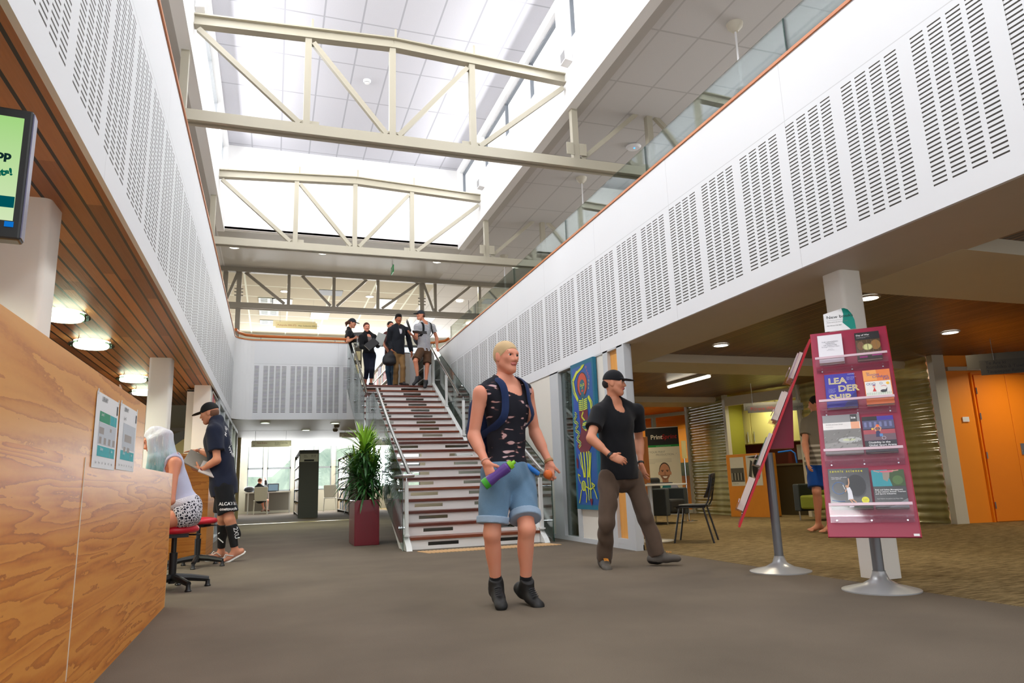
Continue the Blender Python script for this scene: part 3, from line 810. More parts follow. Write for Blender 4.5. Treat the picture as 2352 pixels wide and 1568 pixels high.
# ------------------------------------------------------------------ stools with red seats
m_redv = M('red_vinyl', (196, 26, 48), 0.35)
def stool(loc, rz, label):
    s = empty('swivel_stool', loc, label, 'stool', 'red stools at the desk', rz)
    MB().lathe([(0.03, 0.05), (0.034, 0.30), (0.034, 0.31), (0.022, 0.312), (0.022, 0.44)], (0, 0, 0), 14).build('gas_column', m_black, s, smooth=True)
    for k in range(5):
        a = 2 * math.pi * k / 5; d = Vector((math.cos(a), math.sin(a), 0))
        mb = MB(); mb.tube([d * 0.02 + Vector((0, 0, 0.10)), d * 0.15 + Vector((0, 0, 0.088)), d * 0.30 + Vector((0, 0, 0.062))], [0.032, 0.027, 0.022], 8, flat=1.1)
        lg_ = mb.build('leg', m_black, s, smooth=True)
        MB().lathe([(0.026, 0), (0.03, 0.008), (0.02, 0.02), (0.018, 0.06)], d * 0.295, 10).build('glide', m_black, lg_, smooth=True)
    MB().lathe([(0.0, 0.475), (0.17, 0.475), (0.195, 0.49), (0.2, 0.51), (0.185, 0.535), (0.1, 0.55), (0.0, 0.552)], (0, 0, 0), 28, closed=False).build('seat', m_redv, s, smooth=True, angle=80)
    MB().box(-0.1, 0.1, -0.1, 0.1, 0.44, 0.476).build('seat_plate', m_black, s)
    MB().tube([(0.05, 0, 0.46), (0.16, 0.05, 0.455), (0.21, 0.03, 0.455), (0.21, -0.03, 0.455), (0.16, -0.05, 0.455), (0.05, 0, 0.46)], 0.006, 6).build('height_lever', m_black, s, smooth=True)
    return s
stool((-0.80, 7.05, 0), 0.25, 'red seated black stool under the girl with pale blue hair')
stool((-0.78, 9.05, 0), -0.35, 'empty red vinyl stool between the seated girl and the boy')

# ------------------------------------------------------------------ hanging information screen
tv = empty('display_screen', (-1.215, 2.6, 1.9), 'black framed information screen hanging at the left edge, showing a pale green slide', 'screen')
th = math.radians(6)
X = Vector((math.cos(th), math.sin(th), 0)); N = Vector((math.sin(th), -math.cos(th), 0)); Zv = Vector((0, 0, 1))
def T(a, b, n=0.0): return X * a + Zv * b + N * n
W2, H2 = 0.385, 0.238
mb = MB(); mb.obox(T(0, 0, -0.03), (2 * W2, 2 * H2, 0.06), X, Zv, N); mb.build('casing', M('screen_casing', (34, 36, 36), 0.35), tv, bevel=0.008)
MB().obox(T(W2 + 0.001, 0, -0.03), (0.004, 2 * H2 - 0.02, 0.05), X, Zv, N).build('side_trim', M('screen_side', (112, 112, 140), 0.3), tv)
def slide_mat():
    t = NT('slide_green'); x, y, z = t.sep(t.coord())
    c = t.ramp(t.math('MULTIPLY_ADD', z, 2.2, 0.5), [(0.0, lin((226, 244, 200))), (1.0, lin((168, 224, 132)))])
    e = t.n('ShaderNodeEmission'); t.put(e.inputs[0], c); e.inputs[1].default_value = 0.95
    t.t.links.new(e.outputs[0], t.out.inputs[0]); return t.m
MB().obox(T(0, 0.015, 0.0015), (2 * W2 - 0.05, 2 * H2 - 0.10, 0.002), X, Zv, N).build('display', slide_mat(), tv)
mt = [emit_mat('slide_teal', (0, 96, 104), 0.8), emit_mat('slide_ink', (20, 50, 50), 0.8), emit_mat('slide_white', (240, 255, 240), 1.0), emit_mat('sticker_blue', (20, 130, 230), 0.8), emit_mat('slide_dgreen', (8, 110, 90), 0.8)]
mb = MB()
def tq(a, b, c, d, mi, n=0.0035): mb.quad(T(a, c, n), T(b, c, n), T(b, d, n), T(a, d, n), mi)
tq(-0.36, 0.359, -0.128, -0.088, 0); tq(0.338, 0.364, -0.196, -0.177, 3)
text_mesh(mb, 'Workshop', 0.042, T(0.336, 0.045, 0.004), X, Zv, 1, 'RIGHT', 0.002, lift=0)
Xr = (X * math.cos(0.2) + Zv * math.sin(0.2)); Yr = (Zv * math.cos(0.2) - X * math.sin(0.2))
text_mesh(mb, 'Assignments!', 0.034, T(0.346, -0.01, 0.004), Xr, Yr, 4, 'RIGHT', 0.002, lift=0)
text_mesh(mb, 'LIBRARY', 0.03, T(0.312, -0.122, 0.0045), X, Zv, 2, 'RIGHT', 0.001, lift=0)
mb.build('slide', mt, tv)
MB().tube([T(-0.2, H2, -0.03), T(-0.2, 0.8, -0.03)], 0.02, 10).build('hanging_pole', m_dark, tv, smooth=True)

# ------------------------------------------------------------------ new-book display stands
m_board = M('raspberry_board', (158, 30, 66), 0.4, var=0.03)
m_bedge = M('red_board_edge', (206, 26, 46), 0.35)
m_silver = M('silver_base', (176, 178, 180), 0.3, 0.25)
def frame_of(c, yaw, tilt):
    r = Vector((math.cos(yaw), math.sin(yaw), 0)); nh = Vector((math.sin(yaw), -math.cos(yaw), 0))
    u = Vector((0, 0, 1)) * math.cos(tilt) - nh * math.sin(tilt); return Vector(c), r, u, r.cross(u)
SHV = [0.485, 0.095, -0.32, -0.735]
def stand(base, c, yaw, tilt, label):
    c, r, u, n = frame_of(c, yaw, tilt)
    s = empty('book_display_stand', base, label, 'display stand', 'raspberry book display stands')
    b0 = Vector(base)
    MB().lathe([(0.0, 0.0), (0.252, 0.0), (0.252, 0.008), (0.2, 0.022), (0.12, 0.04), (0.06, 0.075), (0.042, 0.12), (0.042, 0.13)], (0, 0, 0), 40, closed=False).build('base', m_silver, s, smooth=True)
    MB().tube([(0, 0, 0.1), (0, 0, 1.0)], 0.037, 18).build('pole', M('pole_grey', (128, 132, 138), 0.35, 0.4), s, smooth=True)
    cb = c - b0 - n * 0.009
    MB().obox(cb, (0.545, 1.718, 0.018), r, u, n).build('board', m_board, s, bevel=0.003)
    mb = MB()
    for k in (-1, 1): mb.obox(cb + r * (k * 0.2735), (0.002, 1.718, 0.0185), r, u, n)
    mb.build('board_edge', m_bedge, s)
    # wedge bracket behind the board
    pz = 1.0; nh = Vector((n.x, n.y, 0)).normalized()
    tr = [cb + u * 0.30 - n * 0.01, None]
    a = cb + u * (-0.14) - n * 0.009; t_ = cb + u * 0.42 - n * 0.009
    bk = Vector((-nh.x * 0.13, -nh.y * 0.13, 0))
    lo = Vector((a.x, a.y, a.z)); back = lo + Vector((-nh.x, -nh.y, 0)) * 0.2
    vs = []
    for k in (-1, 1): vs += [lo + r * (0.09 * k), back + r * (0.09 * k), t_ + r * (0.09 * k)]
    MB().add(vs, [(0, 1, 2), (3, 5, 4), (0, 3, 4, 1), (1, 4, 5, 2), (0, 2, 5, 3)]).build('bracket', m_board, s)
    for v in SHV:
        o = c - b0 + u * v
        mb = MB()
        mb.obox(o + u * 0.0 + n * 0.032, (0.50, 0.004, 0.064), r, u, n)           # floor of the ledge
        mb.obox(o + u * 0.03 + n * 0.066, (0.50, 0.078, 0.005), r, u, n)           # front lip
        mb.obox(o - u * 0.0 + n * 0.003, (0.50, 0.05, 0.005), r, u, n)             # fixing strip
        sh = mb.build('ledge', m_acryl, s)
        MB().obox(o + u * 0.078 + n * 0.066, (0.50, 0.020, 0.0065), r, u, n).build('lip_edge', M('acrylic_lip', (218, 190, 200), 0.25), sh)
        mb = MB()
        for k in (-0.21, 0, 0.21): mb.lathe([(0.006, 0), (0.006, 0.004)], o + r * k + u * (-0.012) + n * 0.006, 8, Z=n)
        mb.build('screw', m_chrome, sh)
    return s, (c, r, u, n)
st1, F1 = stand((4.022, 3.998, 0), (4.022, 3.998, 1.151), -0.794, 0.471, 'raspberry book display stand facing the camera, with eight new books on it')
MB().obox((F1[0] + F1[1] * 0.247 + F1[2] * (-0.844) + F1[3] * 0.001) - Vector((4.022, 3.998, 0)), (0.033, 0.016, 0.001), F1[1], F1[2], F1[3]).build('maker_label', m_paper, st1)
st2, F2 = stand((4.133, 5.164, 0), (4.20, 5.16, 1.165), math.radians(-126.5), 0.44, 'raspberry book display stand seen edge on, left of the other stand')

# sign above the front stand
c, r, u, n = F1
sg = empty('new_books_sign', c + u * 0.866, 'white and teal New books card curving up from the top of the front stand', 'sign')
pz = [(-0.162, 0.0), (0.065, 0.0), (0.062, 0.09), (0.045, 0.16), (0.022, 0.205), (-0.004, 0.222), (-0.02, 0.222), (-0.162, 0.182)]
mb = MB(); mb.prism(pz, n * -0.006, r, u, n, 0.003); mb.build('card', m_paper, sg)
mb = MB(); nn = n * -0.0015
mb.add([nn + r * a + u * b for a, b in ((0.065, 0.0), (0.062, 0.09), (0.045, 0.16), (0.022, 0.205), (-0.004, 0.222), (-0.022, 0.222), (-0.014, 0.16), (-0.026, 0.075), (0.026, 0.0))], [tuple(range(9))], 0)
text_mesh(mb, 'New books', 0.042, r * -0.142 + u * 0.128 + nn, r, u, 1)
text_mesh(mb, 'These items can be borrowed', 0.0125, r * -0.142 + u * 0.085 + nn, r, u, 2)
text_mesh(mb, 'See Library help desk', 0.0125, r * -0.142 + u * 0.052 + nn, r, u, 1)
mb.obox(r * -0.085 + u * 0.108 + n * -0.0012, (0.12, 0.0012, 0.0004), r, u, n, 2)
mb.build('print', [M('sign_teal', (0, 136, 122), 0.4), m_ink, M('ink_grey', (130, 130, 134), 0.6)], sg)

# ------------------------------------------------------------------ books on the stands
def book_base(F, x0, x1, v0, v1, th, name, label, cover, group='new books on the front stand'):
    c, r, u, n = F
    lean = 0.012
    o = c + r * ((x0 + x1) / 2) + u * ((v0 + v1) / 2) + n * (th / 2 + 0.006)
    b = empty('book', o, label, 'book', group)
    w, h = x1 - x0, v1 - v0
    MB().obox((0, 0, 0), (w - 0.004, h - 0.006, th - 0.004), r, u, n).build('pages', M('page_block', (232, 226, 214), 0.7), b)
    mb = MB(); mb.obox(n * (th / 2 - 0.001), (w, h, 0.002), r, u, n); mb.obox(n * (-th / 2 + 0.001), (w, h, 0.002), r, u, n); mb.obox(r * (-w / 2 + 0.001), (0.002, h, th), r, u, n)
    mb.build('cover', cover, b)
    fo = n * (th / 2 + 0.0008)
    return b, w, h, r, u, n, fo
class Art:
    """flat printed artwork on a cover; coordinates run 0..1"""
    def __init__(s, info): s.b, s.w, s.h, s.r, s.u, s.n, s.fo = info; s.mb = MB(); s.mats = []; s.k = 0
    def mi(s, c, rough=0.4):
        m = M('print_%d_%d_%d' % c, c, rough)
        if m not in s.mats: s.mats.append(m)
        return s.mats.index(m)
    def p(s, x, y): return s.fo + s.r * ((x - 0.5) * s.w) + s.u * ((y - 0.5) * s.h) + s.n * (s.k * 0.00012)
    def poly(s, pts, c): s.k += 1; s.mb.add([s.p(*q) for q in pts], [tuple(range(len(pts)))], s.mi(c)); return s
    def rect(s, a, b, c_, d, c): return s.poly([(a, c_), (b, c_), (b, d), (a, d)], c)
    def disc(s, x, y, rx, ry, c, n=18): return s.poly([(x + rx * math.cos(2 * math.pi * i / n), y + ry * math.sin(2 * math.pi * i / n)) for i in range(n)], c)
    def line(s, pts, wd, c):
        s.k += 1; i = s.mi(c)
        for a, b in zip(pts[:-1], pts[1:]):
            A = s.p(*a); B = s.p(*b)
            s.mb.bar(A, B, wd * s.w, 0.0002, s.n, i)
        return s
    def text(s, t, x, y, size, c, **kw):
        s.k += 1; text_mesh(s.mb, t, size * s.h, s.p(x, y), s.r, s.u, s.mi(c), lift=0.0001, **kw); return s
    def done(s): s.mb.build('print', s.mats, s.b)
gl_ = lambda nm, c: M(nm, c, 0.18, coat=0.5)
L0 = [v + 0.006 for v in SHV]
a = Art(book_base(F1, -0.222, -0.045, L0[0] + 0.045, 0.803, 0.03, 'book', 'plain white book on the top ledge of the front stand', gl_('cover_white', (236, 234, 240))))
a.text('THE GENDERED\nTERRAIN\nOF DISASTER', 0.5, 0.72, 0.062, (120, 120, 130), align='CENTER').text('Through Women’s Eyes', 0.5, 0.545, 0.05, (140, 140, 150), align='CENTER', shear=0.2).text('Edited by\nElaine Enarson', 0.5, 0.46, 0.035, (150, 150, 158), align='CENTER').done()
a = Art(book_base(F1, 0.045, 0.216, L0[0] + 0.045, 0.792, 0.028, 'book', 'dark brown book with a pale green oval on the top ledge', gl_('cover_umber', (96, 78, 60))))
a.rect(0, 1, 0.72, 1, (34, 32, 34)).rect(0, 1, 0, 0.16, (74, 66, 58)).disc(0.8, 0.5, 0.2, 0.18, (150, 108, 56)).disc(0.2, 0.5, 0.14, 0.16, (120, 84, 58)).disc(0.47, 0.44, 0.2, 0.12, (176, 178, 112)).disc(0.47, 0.44, 0.17, 0.095, (214, 212, 150))
for k in range(5): a.line([(0.05 + 0.2 * k, 0.7), (0.15 + 0.17 * k, 0.5), (0.1 + 0.2 * k, 0.2)], 0.012, (120, 102, 78))
a.line([(0.47, 0.35), (0.47, 0.53)], 0.01, (90, 84, 50)).rect(0.1, 0.42, 0.05, 0.11, (210, 60, 170)).rect(0.6, 1.0, 0.1, 0.14, (210, 60, 170))
a.text('Day of War', 0.06, 0.87, 0.075, (236, 236, 236), bold=0.0004).text('The Cultural Construction of\nConflict Perspectives', 0.06, 0.81, 0.03, (190, 190, 190)).done()
a = Art(book_base(F1, -0.2, 0.008, L0[1] + 0.03, 0.428, 0.022, 'book', 'blue leadership book with outlined yellow capitals on the second ledge', gl_('cover_blue', (58, 52, 168))))
a.poly([(0.55, 0), (1, 0), (1, 0.45), (0.8, 0.3)], (38, 34, 120))
for t_, x, y in (('LEA', 0.12, 0.70), ('DER', 0.42, 0.46), ('SHIP', 0.10, 0.20)): a.text(t_, x, y, 0.255, (240, 226, 150), outline=True)
a.text('OXFORD', 0.78, 0.95, 0.04, (220, 220, 240)).text('Theory and\npractice in\nHong Kong\nEducation', 0.1, 0.54, 0.035, (190, 190, 230)).text('Eileen Fairhurst\nJohn Loxton\nAda Tang', 0.74, 0.86, 0.035, (190, 190, 230)).done()
a = Art(book_base(F1, 0.066, 0.246, L0[1] + 0.03, 0.43, 0.03, 'book', 'orange story book with a child drawing on the second ledge', gl_('cover_orange', (240, 134, 66))))
a.rect(0, 0.5, 0.68, 1, (246, 168, 90)).rect(0.03, 0.97, 0.24, 0.66, (240, 238, 232)).text('The', 0.1, 0.9, 0.055, (110, 90, 130), shear=0.2).text('Stories', 0.12, 0.83, 0.1, (80, 80, 150), shear=0.2).text('Children', 0.32, 0.76, 0.1, (80, 80, 150), shear=0.2).text('Tell', 0.68, 0.69, 0.1, (80, 80, 150), shear=0.2)
for x in (0.14, 0.24, 0.36, 0.62): a.line([(x + 0.05 * math.cos(q), 0.585 + 0.03 * math.sin(q)) for q in [k * 0.7 for k in range(10)]], 0.012, (60, 70, 150))
a.disc(0.86, 0.58, 0.06, 0.04, (250, 200, 60)).poly([(0.28, 0.36), (0.42, 0.36), (0.36, 0.48)], (214, 60, 60)).disc(0.35, 0.5, 0.045, 0.032, (240, 170, 150)).rect(0.3, 0.41, 0.53, 0.55, (110, 60, 140)).disc(0.68, 0.36, 0.12, 0.04, (60, 60, 66)).poly([(0.74, 0.38), (0.82, 0.46), (0.8, 0.36)], (60, 60, 66)).line([(0.6, 0.5), (0.72, 0.52), (0.8, 0.49)], 0.014, (220, 70, 90))
for k in range(14): a.line([(0.05 + 0.066 * k, 0.26), (0.08 + 0.066 * k, 0.33)], 0.01, (80, 170, 110))
a.done()
a = Art(book_base(F1, -0.241, 0.006, L0[2] + 0.06, 0.068, 0.018, 'book', 'grey crater covered book with an orange corner on the third ledge', gl_('cover_grey', (150, 150, 152))))
a.rect(0, 1, 0.62, 0.8, (236, 232, 230)).rect(0.75, 0.98, 0.62, 0.8, (244, 176, 140)).rect(0.75, 0.93, 0.8, 0.99, (70, 68, 70)).text('ice', 0.77, 0.88, 0.085, (244, 244, 244), bold=0.0006).poly([(0, 0), (1, 0), (1, 0.6), (0.7, 0.615), (0.3, 0.61), (0, 0.6)], (128, 126, 124)).poly([(0, 0), (1, 0), (1, 0.2), (0.4, 0.3), (0, 0.26)], (150, 148, 146)).disc(0.68, 0.34, 0.3, 0.075, (186, 188, 186)).disc(0.66, 0.345, 0.17, 0.032, (206, 212, 176)).text('Earthfall and Crater Design', 0.08, 0.74, 0.032, (120, 120, 124)).text('Fourth edition', 0.08, 0.68, 0.026, (150, 150, 154))
for k in range(40):
    x, y = rnd.random(), rnd.random() * 0.55; a.line([(x * 0.94, y), (x * 0.94 + 0.04, y + 0.03)], 0.012, rnd.choice([(100, 98, 96), (168, 168, 166)]))
a.done()
a = Art(book_base(F1, 0.02, 0.22, L0[2] + 0.06, 0.035, 0.02, 'book', 'dark book with a wheelchair athlete holding an orange ball on the third ledge', gl_('cover_navy', (56, 54, 74))))
a.rect(0, 0.48, 0.9, 1, (34, 30, 36)).rect(0.48, 1, 0.88, 1, (66, 48, 160)).rect(0, 1, 0.64, 0.88, (84, 84, 120)).rect(0, 1, 0.5, 0.62, (176, 78, 88)).rect(0, 1, 0.32, 0.5, (116, 92, 104)).rect(0, 1, 0, 0.3, (48, 50, 56))
for k in range(6): a.rect(0.05 + 0.16 * k, 0.13 + 0.16 * k, 0.7, 0.84, (120, 124, 170))
a.disc(0.47, 0.72, 0.06, 0.045, (240, 110, 60)).disc(0.3, 0.64, 0.04, 0.03, (240, 190, 70)).poly([(0.38, 0.42), (0.54, 0.42), (0.52, 0.58), (0.4, 0.58)], (50, 50, 96)).disc(0.46, 0.62, 0.05, 0.04, (150, 96, 74)).line([(0.4, 0.57), (0.36, 0.66), (0.44, 0.71)], 0.04, (214, 160, 130)).line([(0.52, 0.57), (0.57, 0.66), (0.5, 0.71)], 0.04, (214, 160, 130)).line([(0.62 + 0.06 * math.cos(q), 0.38 + 0.045 * math.sin(q)) for q in [k * 0.7 for k in range(10)]], 0.012, (210, 210, 220)).rect(0.5, 0.6, 0.42, 0.5, (90, 140, 200))
a.text('Disability in the\nGlobal Sport Arena', 0.12, 0.24, 0.075, (240, 240, 244), bold=0.0003).done()
a = Art(book_base(F1, -0.238, 0.02, L0[3] + 0.06, -0.372, 0.024, 'book', 'black tennis science book with a serving player on the lowest ledge', gl_('cover_black', (40, 42, 46))))
a.rect(0, 1, 0, 0.06, (58, 76, 52)).disc(0.66, 0.56, 0.26, 0.3, (78, 80, 86)).disc(0.66, 0.56, 0.235, 0.275, (44, 46, 50))
a.line([(0.24 + 0.16 * math.cos(q), 0.5 + 0.15 * math.sin(q)) for q in [0.6 + k * 0.35 for k in range(15)]], 0.012, (60, 120, 190)).line([(0.04, 0.2), (0.2, 0.17), (0.36, 0.17)], 0.012, (60, 120, 190))
a.text('tennis science', 0.05, 0.9, 0.088, (232, 222, 60), space=1.35, bold=0.0003).text('How player and racket\nwork together', 0.07, 0.76, 0.036, (236, 236, 240))
a.poly([(0.43, 0.2), (0.56, 0.22), (0.54, 0.42), (0.5, 0.52), (0.42, 0.5), (0.44, 0.36)], (228, 228, 236)).disc(0.43, 0.54, 0.035, 0.035, (196, 148, 116)).line([(0.45, 0.5), (0.49, 0.62), (0.49, 0.74)], 0.03, (214, 164, 130)).line([(0.41, 0.46), (0.38, 0.4)], 0.026, (214, 164, 130)).line([(0.34, 0.58), (0.38, 0.46)], 0.014, (230, 230, 230)).line([(0.52, 0.22), (0.62, 0.14), (0.56, 0.05)], 0.032, (214, 164, 130)).line([(0.47, 0.22), (0.54, 0.12), (0.48, 0.04)], 0.03, (214, 164, 130)).disc(0.5, 0.035, 0.06, 0.02, (236, 236, 240)).disc(0.84, 0.19, 0.09, 0.082, (232, 228, 60)).text('Be amazed\nby tennis\nscience', 0.84, 0.21, 0.024, (90, 90, 30), align='CENTER').done()
a = Art(book_base(F1, 0.034, 0.231, L0[3] + 0.06, -0.392, 0.022, 'book', 'black risk and safety book with a jumper over teal water on the lowest ledge', gl_('cover_teal', (38, 42, 42))))
a.rect(0, 0.6, 0.56, 1, (44, 150, 164)).poly([(0.6, 0.56), (1, 0.56), (1, 1), (0.5, 1), (0.52, 0.8)], (58, 84, 44)).disc(0.78, 0.72, 0.16, 0.12, (80, 112, 58)).poly([(0.24, 0.97), (0.7, 0.99), (0.66, 0.93), (0.3, 0.93)], (214, 104, 124)).poly([(0.34, 0.93), (0.56, 0.93), (0.54, 0.8), (0.46, 0.68), (0.34, 0.74)], (150, 140, 128)).line([(0.08, 0.98), (0.25, 0.94)], 0.03, (220, 150, 140)).line([(0.64, 0.96), (0.84, 0.98)], 0.03, (220, 150, 140)).poly([(0.38, 0), (1, 0), (1, 0.24), (0.9, 0.2), (0.6, 0.06)], (120, 124, 128)).disc(0.82, 0.1, 0.05, 0.03, (210, 212, 214))
a.text('Risk and Safety Management\nin the Leisure, Events, Tourism\nand Sports Industries', 0.05, 0.45, 0.052, (240, 240, 240), bold=0.0002).text('Mark Piekarz, Ian Jenkins and Peter Mills', 0.07, 0.22, 0.034, (226, 226, 226)).done()
# books seen edge on, on the other stand
for v, lst in ((0, ((0.04, -0.2, 0.0, 0.27, (244, 236, 240), 'pale book with red endpapers on the top ledge of the edge-on stand'), (0.03, 0.03, 0.2, 0.25, (186, 150, 190), 'lilac book tucked on the top ledge of the edge-on stand'))),
               (1, ((0.05, 0.02, 0.22, 0.26, (240, 240, 244), 'thick white book on the second ledge of the edge-on stand'), (0.03, -0.22, -0.02, 0.3, (226, 226, 232), 'grey white book leaning out on the second ledge of the edge-on stand'))),
               (2, ((0.026, 0.03, 0.22, 0.3, (236, 234, 240), 'slim white book on the third ledge of the edge-on stand'), (0.034, -0.2, -0.01, 0.27, (46, 128, 128), 'teal and green book on the third ledge of the edge-on stand'))),
               (3, ((0.05, 0.0, 0.2, 0.3, (240, 232, 228), 'cream book on the lowest ledge of the edge-on stand'), (0.03, -0.22, -0.03, 0.26, (200, 196, 190), 'thin grey book on the lowest ledge of the edge-on stand')))):
    for th_, a0, a1, hh, cc, lb in lst:
        book_base(F2, a0, a1, L0[v] + 0.002, L0[v] + hh, th_, 'book', lb, M('edge_cover_%d_%d_%d' % cc, cc, 0.35), 'books on the edge-on stand')

# ------------------------------------------------------------------ painting on the partition
pa = empty('painting', (PX - 0.016, 9.02, 0.445), 'tall narrow blue painting of a yellow outlined figure on the white partition', 'painting')
PW, PH = 0.74, 1.985
mb = MB(); mb.box(-0.05, -0.001, -PW, 0, 0, PH); mb.build('canvas', M('canvas_teal', (10, 104, 132), 0.5, var=0.15), pa)
X = Vector((0, -1, 0)); Y = Vector((0, 0, 1)); N = Vector((-1, 0, 0))
class Wall(Art):
    def __init__(s, parent, o, w, h, r, u, n): s.b = parent; s.w = w; s.h = h; s.r = Vector(r); s.u = Vector(u); s.n = Vector(n); s.fo = Vector(o); s.mb = MB(); s.mats = []; s.k = 0
    def p(s, x, y): return s.fo + s.r * (x * s.w) + s.u * (y * s.h) + s.n * (0.0005 + s.k * 0.00015)
a = Wall(pa, (-0.05, 0, 0), PW, PH, X, Y, N)
YL = (206, 218, 48); TQ = (14, 92, 110); MR = (110, 26, 48)
a.rect(0.06, 0.94, 0.03, 0.97, (24, 84, 156)).rect(0.1, 0.5, 0.05, 0.95, (28, 74, 168))
a.disc(0.5, 0.835, 0.24, 0.09, (60, 30, 24)).disc(0.5, 0.84, 0.2, 0.078, (196, 70, 36)).disc(0.5, 0.822, 0.12, 0.052, TQ)
a.disc(0.45, 0.835, 0.03, 0.01, YL).disc(0.56, 0.835, 0.03, 0.01, YL).disc(0.45, 0.835, 0.014, 0.006, (20, 20, 30)).disc(0.56, 0.835, 0.014, 0.006, (20, 20, 30)).line([(0.5, 0.835), (0.52, 0.815), (0.48, 0.812)], 0.014, YL).disc(0.5, 0.795, 0.05, 0.008, (200, 70, 60))
a.poly([(0.44, 0.775), (0.56, 0.775), (0.6, 0.75), (0.4, 0.75)], TQ).poly([(0.26, 0.745), (0.76, 0.745), (0.7, 0.66), (0.32, 0.66)], TQ)
for k in range(6): a.line([(0.32, 0.735 - 0.013 * k), (0.46, 0.728 - 0.013 * k)], 0.02, YL).line([(0.54, 0.728 - 0.013 * k), (0.68, 0.735 - 0.013 * k)], 0.02, YL)
a.line([(0.5, 0.745), (0.5, 0.66)], 0.03, YL)
a.line([(0.3, 0.74), (0.17, 0.8), (0.12, 0.88), (0.3, 0.93), (0.5, 0.95), (0.58, 0.96)], 0.05, YL).line([(0.28, 0.73), (0.1, 0.8), (0.06, 0.885), (0.3, 0.945)], 0.02, YL)
for k in range(4): a.line([(0.52, 0.945), (0.5 + 0.05 * k, 0.975 - 0.004 * abs(k - 1.5))], 0.018, YL)
a.line([(0.74, 0.745), (0.84, 0.70), (0.86, 0.62), (0.78, 0.56)], 0.05, YL).line([(0.78, 0.75), (0.9, 0.7), (0.92, 0.62)], 0.018, YL)
a.poly([(0.32, 0.66), (0.7, 0.66), (0.68, 0.52), (0.8, 0.42), (0.62, 0.37), (0.3, 0.38), (0.16, 0.42), (0.36, 0.52)], MR)
a.line([(0.5, 0.65), (0.42, 0.62), (0.56, 0.585), (0.44, 0.55), (0.6, 0.52)], 0.035, YL).disc(0.56, 0.56, 0.13, 0.03, TQ).line([(0.44, 0.56), (0.68, 0.56)], 0.02, YL).line([(0.46, 0.57), (0.66, 0.575)], 0.02, YL)
sn = [(0.12 + 0.075 * math.sin(k * 0.9) + 0.006 * k, 0.655 - 0.0095 * k) for k in range(26)]
a.line(sn, 0.055, YL).line(sn, 0.022, TQ)
for x0, x1, x2 in ((0.3, 0.36, 0.4), (0.44, 0.46, 0.44), (0.56, 0.58, 0.55), (0.66, 0.66, 0.6)): a.line([(x0, 0.38), (x1, 0.28), (x2, 0.21)], 0.045, YL)
a.line([(0.22, 0.37), (0.3, 0.29), (0.42, 0.23)], 0.022, YL).line([(0.74, 0.37), (0.66, 0.24), (0.64, 0.07)], 0.03, YL).line([(0.54, 0.22), (0.56, 0.12), (0.56, 0.06)], 0.03, YL)
a.disc(0.36, 0.155, 0.1, 0.035, YL).disc(0.36, 0.155, 0.075, 0.026, TQ)
for k in range(5): a.line([(0.28, 0.172 - 0.009 * k), (0.44, 0.172 - 0.009 * k)], 0.012, YL)
a.line([(0.24, 0.17), (0.18, 0.2), (0.14, 0.235), (0.24, 0.22)], 0.022, YL).line([(0.26, 0.13), (0.2, 0.08), (0.14, 0.04)], 0.03, YL).line([(0.44, 0.13), (0.48, 0.09), (0.44, 0.045)], 0.03, YL).line([(0.46, 0.15), (0.66, 0.13), (0.84, 0.155), (0.7, 0.175), (0.84, 0.11), (0.9, 0.07)], 0.022, YL)
a.poly([(0.6, 0.07), (0.72, 0.07), (0.66, 0.02)], MR).poly([(0.1, 0.35), (0.18, 0.33), (0.16, 0.27), (0.1, 0.28)], MR)
for i, ch in enumerate('MADONNA'): a.text(ch, 0.70 + 0.035 * min(i, 3) - 0.012 * max(0, i - 3), 0.935 - 0.024 * i, 0.028, (206, 96, 50) if i < 4 else (190, 190, 60))
a.done()
# ------------------------------------------------------------------ right-hand zone: screens, kitchenette, office
m_frame = M('cream_frame', (206, 200, 182), 0.45)
m_orange = M('orange_wall', (250, 146, 16), 0.5, var=0.03)
m_orange_d = M('orange_door', (248, 138, 12), 0.42, var=0.03)
P0, P1, P2, P3, P4 = [Vector((a, b, 0)) for a, b in ((9.755, 8.12), (9.92, 11.3), (9.36, 12.95), (9.45, 14.6), (7.6, 18.4))]
ZW = ZB + 0.13
def seg(a, b): d = (b - a); l = d.length; d.normalize(); return d, l, Vector((d.y, -d.x, 0))
def poly_mat():
    t = NT('ribbed_polycarbonate'); o = t.coord(); x, y, z = t.sep(o)
    n = t.noise(t.comb(t.math('MULTIPLY', x, 1.2), t.math('MULTIPLY', y, 1.2), 0.3), 1.6, 2.0, 0.6)
    c = t.ramp(n, [(0.30, lin((104, 88, 56))), (0.42, lin((160, 152, 100))), (0.62, lin((184, 178, 128))), (0.75, lin((136, 122, 80)))])
    b = t.n('ShaderNodeBsdfPrincipled'); t.put(b.inputs['Base Color'], c); b.inputs['Roughness'].default_value = 0.12; b.inputs['Specular IOR Level'].default_value = 0.9; b.inputs['Coat Weight'].default_value = 0.6
    tr = t.n('ShaderNodeBsdfTransparent'); tr.inputs[0].default_value = lin((190, 190, 140))
    mx = t.n('ShaderNodeMixShader'); mx.inputs[0].default_value = 0.8
    t.put(mx.inputs[1], tr.outputs[0]); t.put(mx.inputs[2], b.outputs[0]); t.t.links.new(mx.outputs[0], t.out.inputs[0]); return t.m
m_poly = poly_mat()
def ribbed(name, a, b):
    d, l, nrm = seg(a, b); mb = MB(); n = 250; vs = []
    for i in range(n + 1):
        z = ZW * i / n; off = 0.012 * math.sin(2 * math.pi * z / 0.125)
        vs += [a + nrm * off + Vector((0, 0, z)), b + nrm * off + Vector((0, 0, z))]
    mb.add(vs, [(2 * i, 2 * i + 1, 2 * i + 3, 2 * i + 2) for i in range(n)])
    return struct(mb.build(name, m_poly, smooth=True, angle=180))
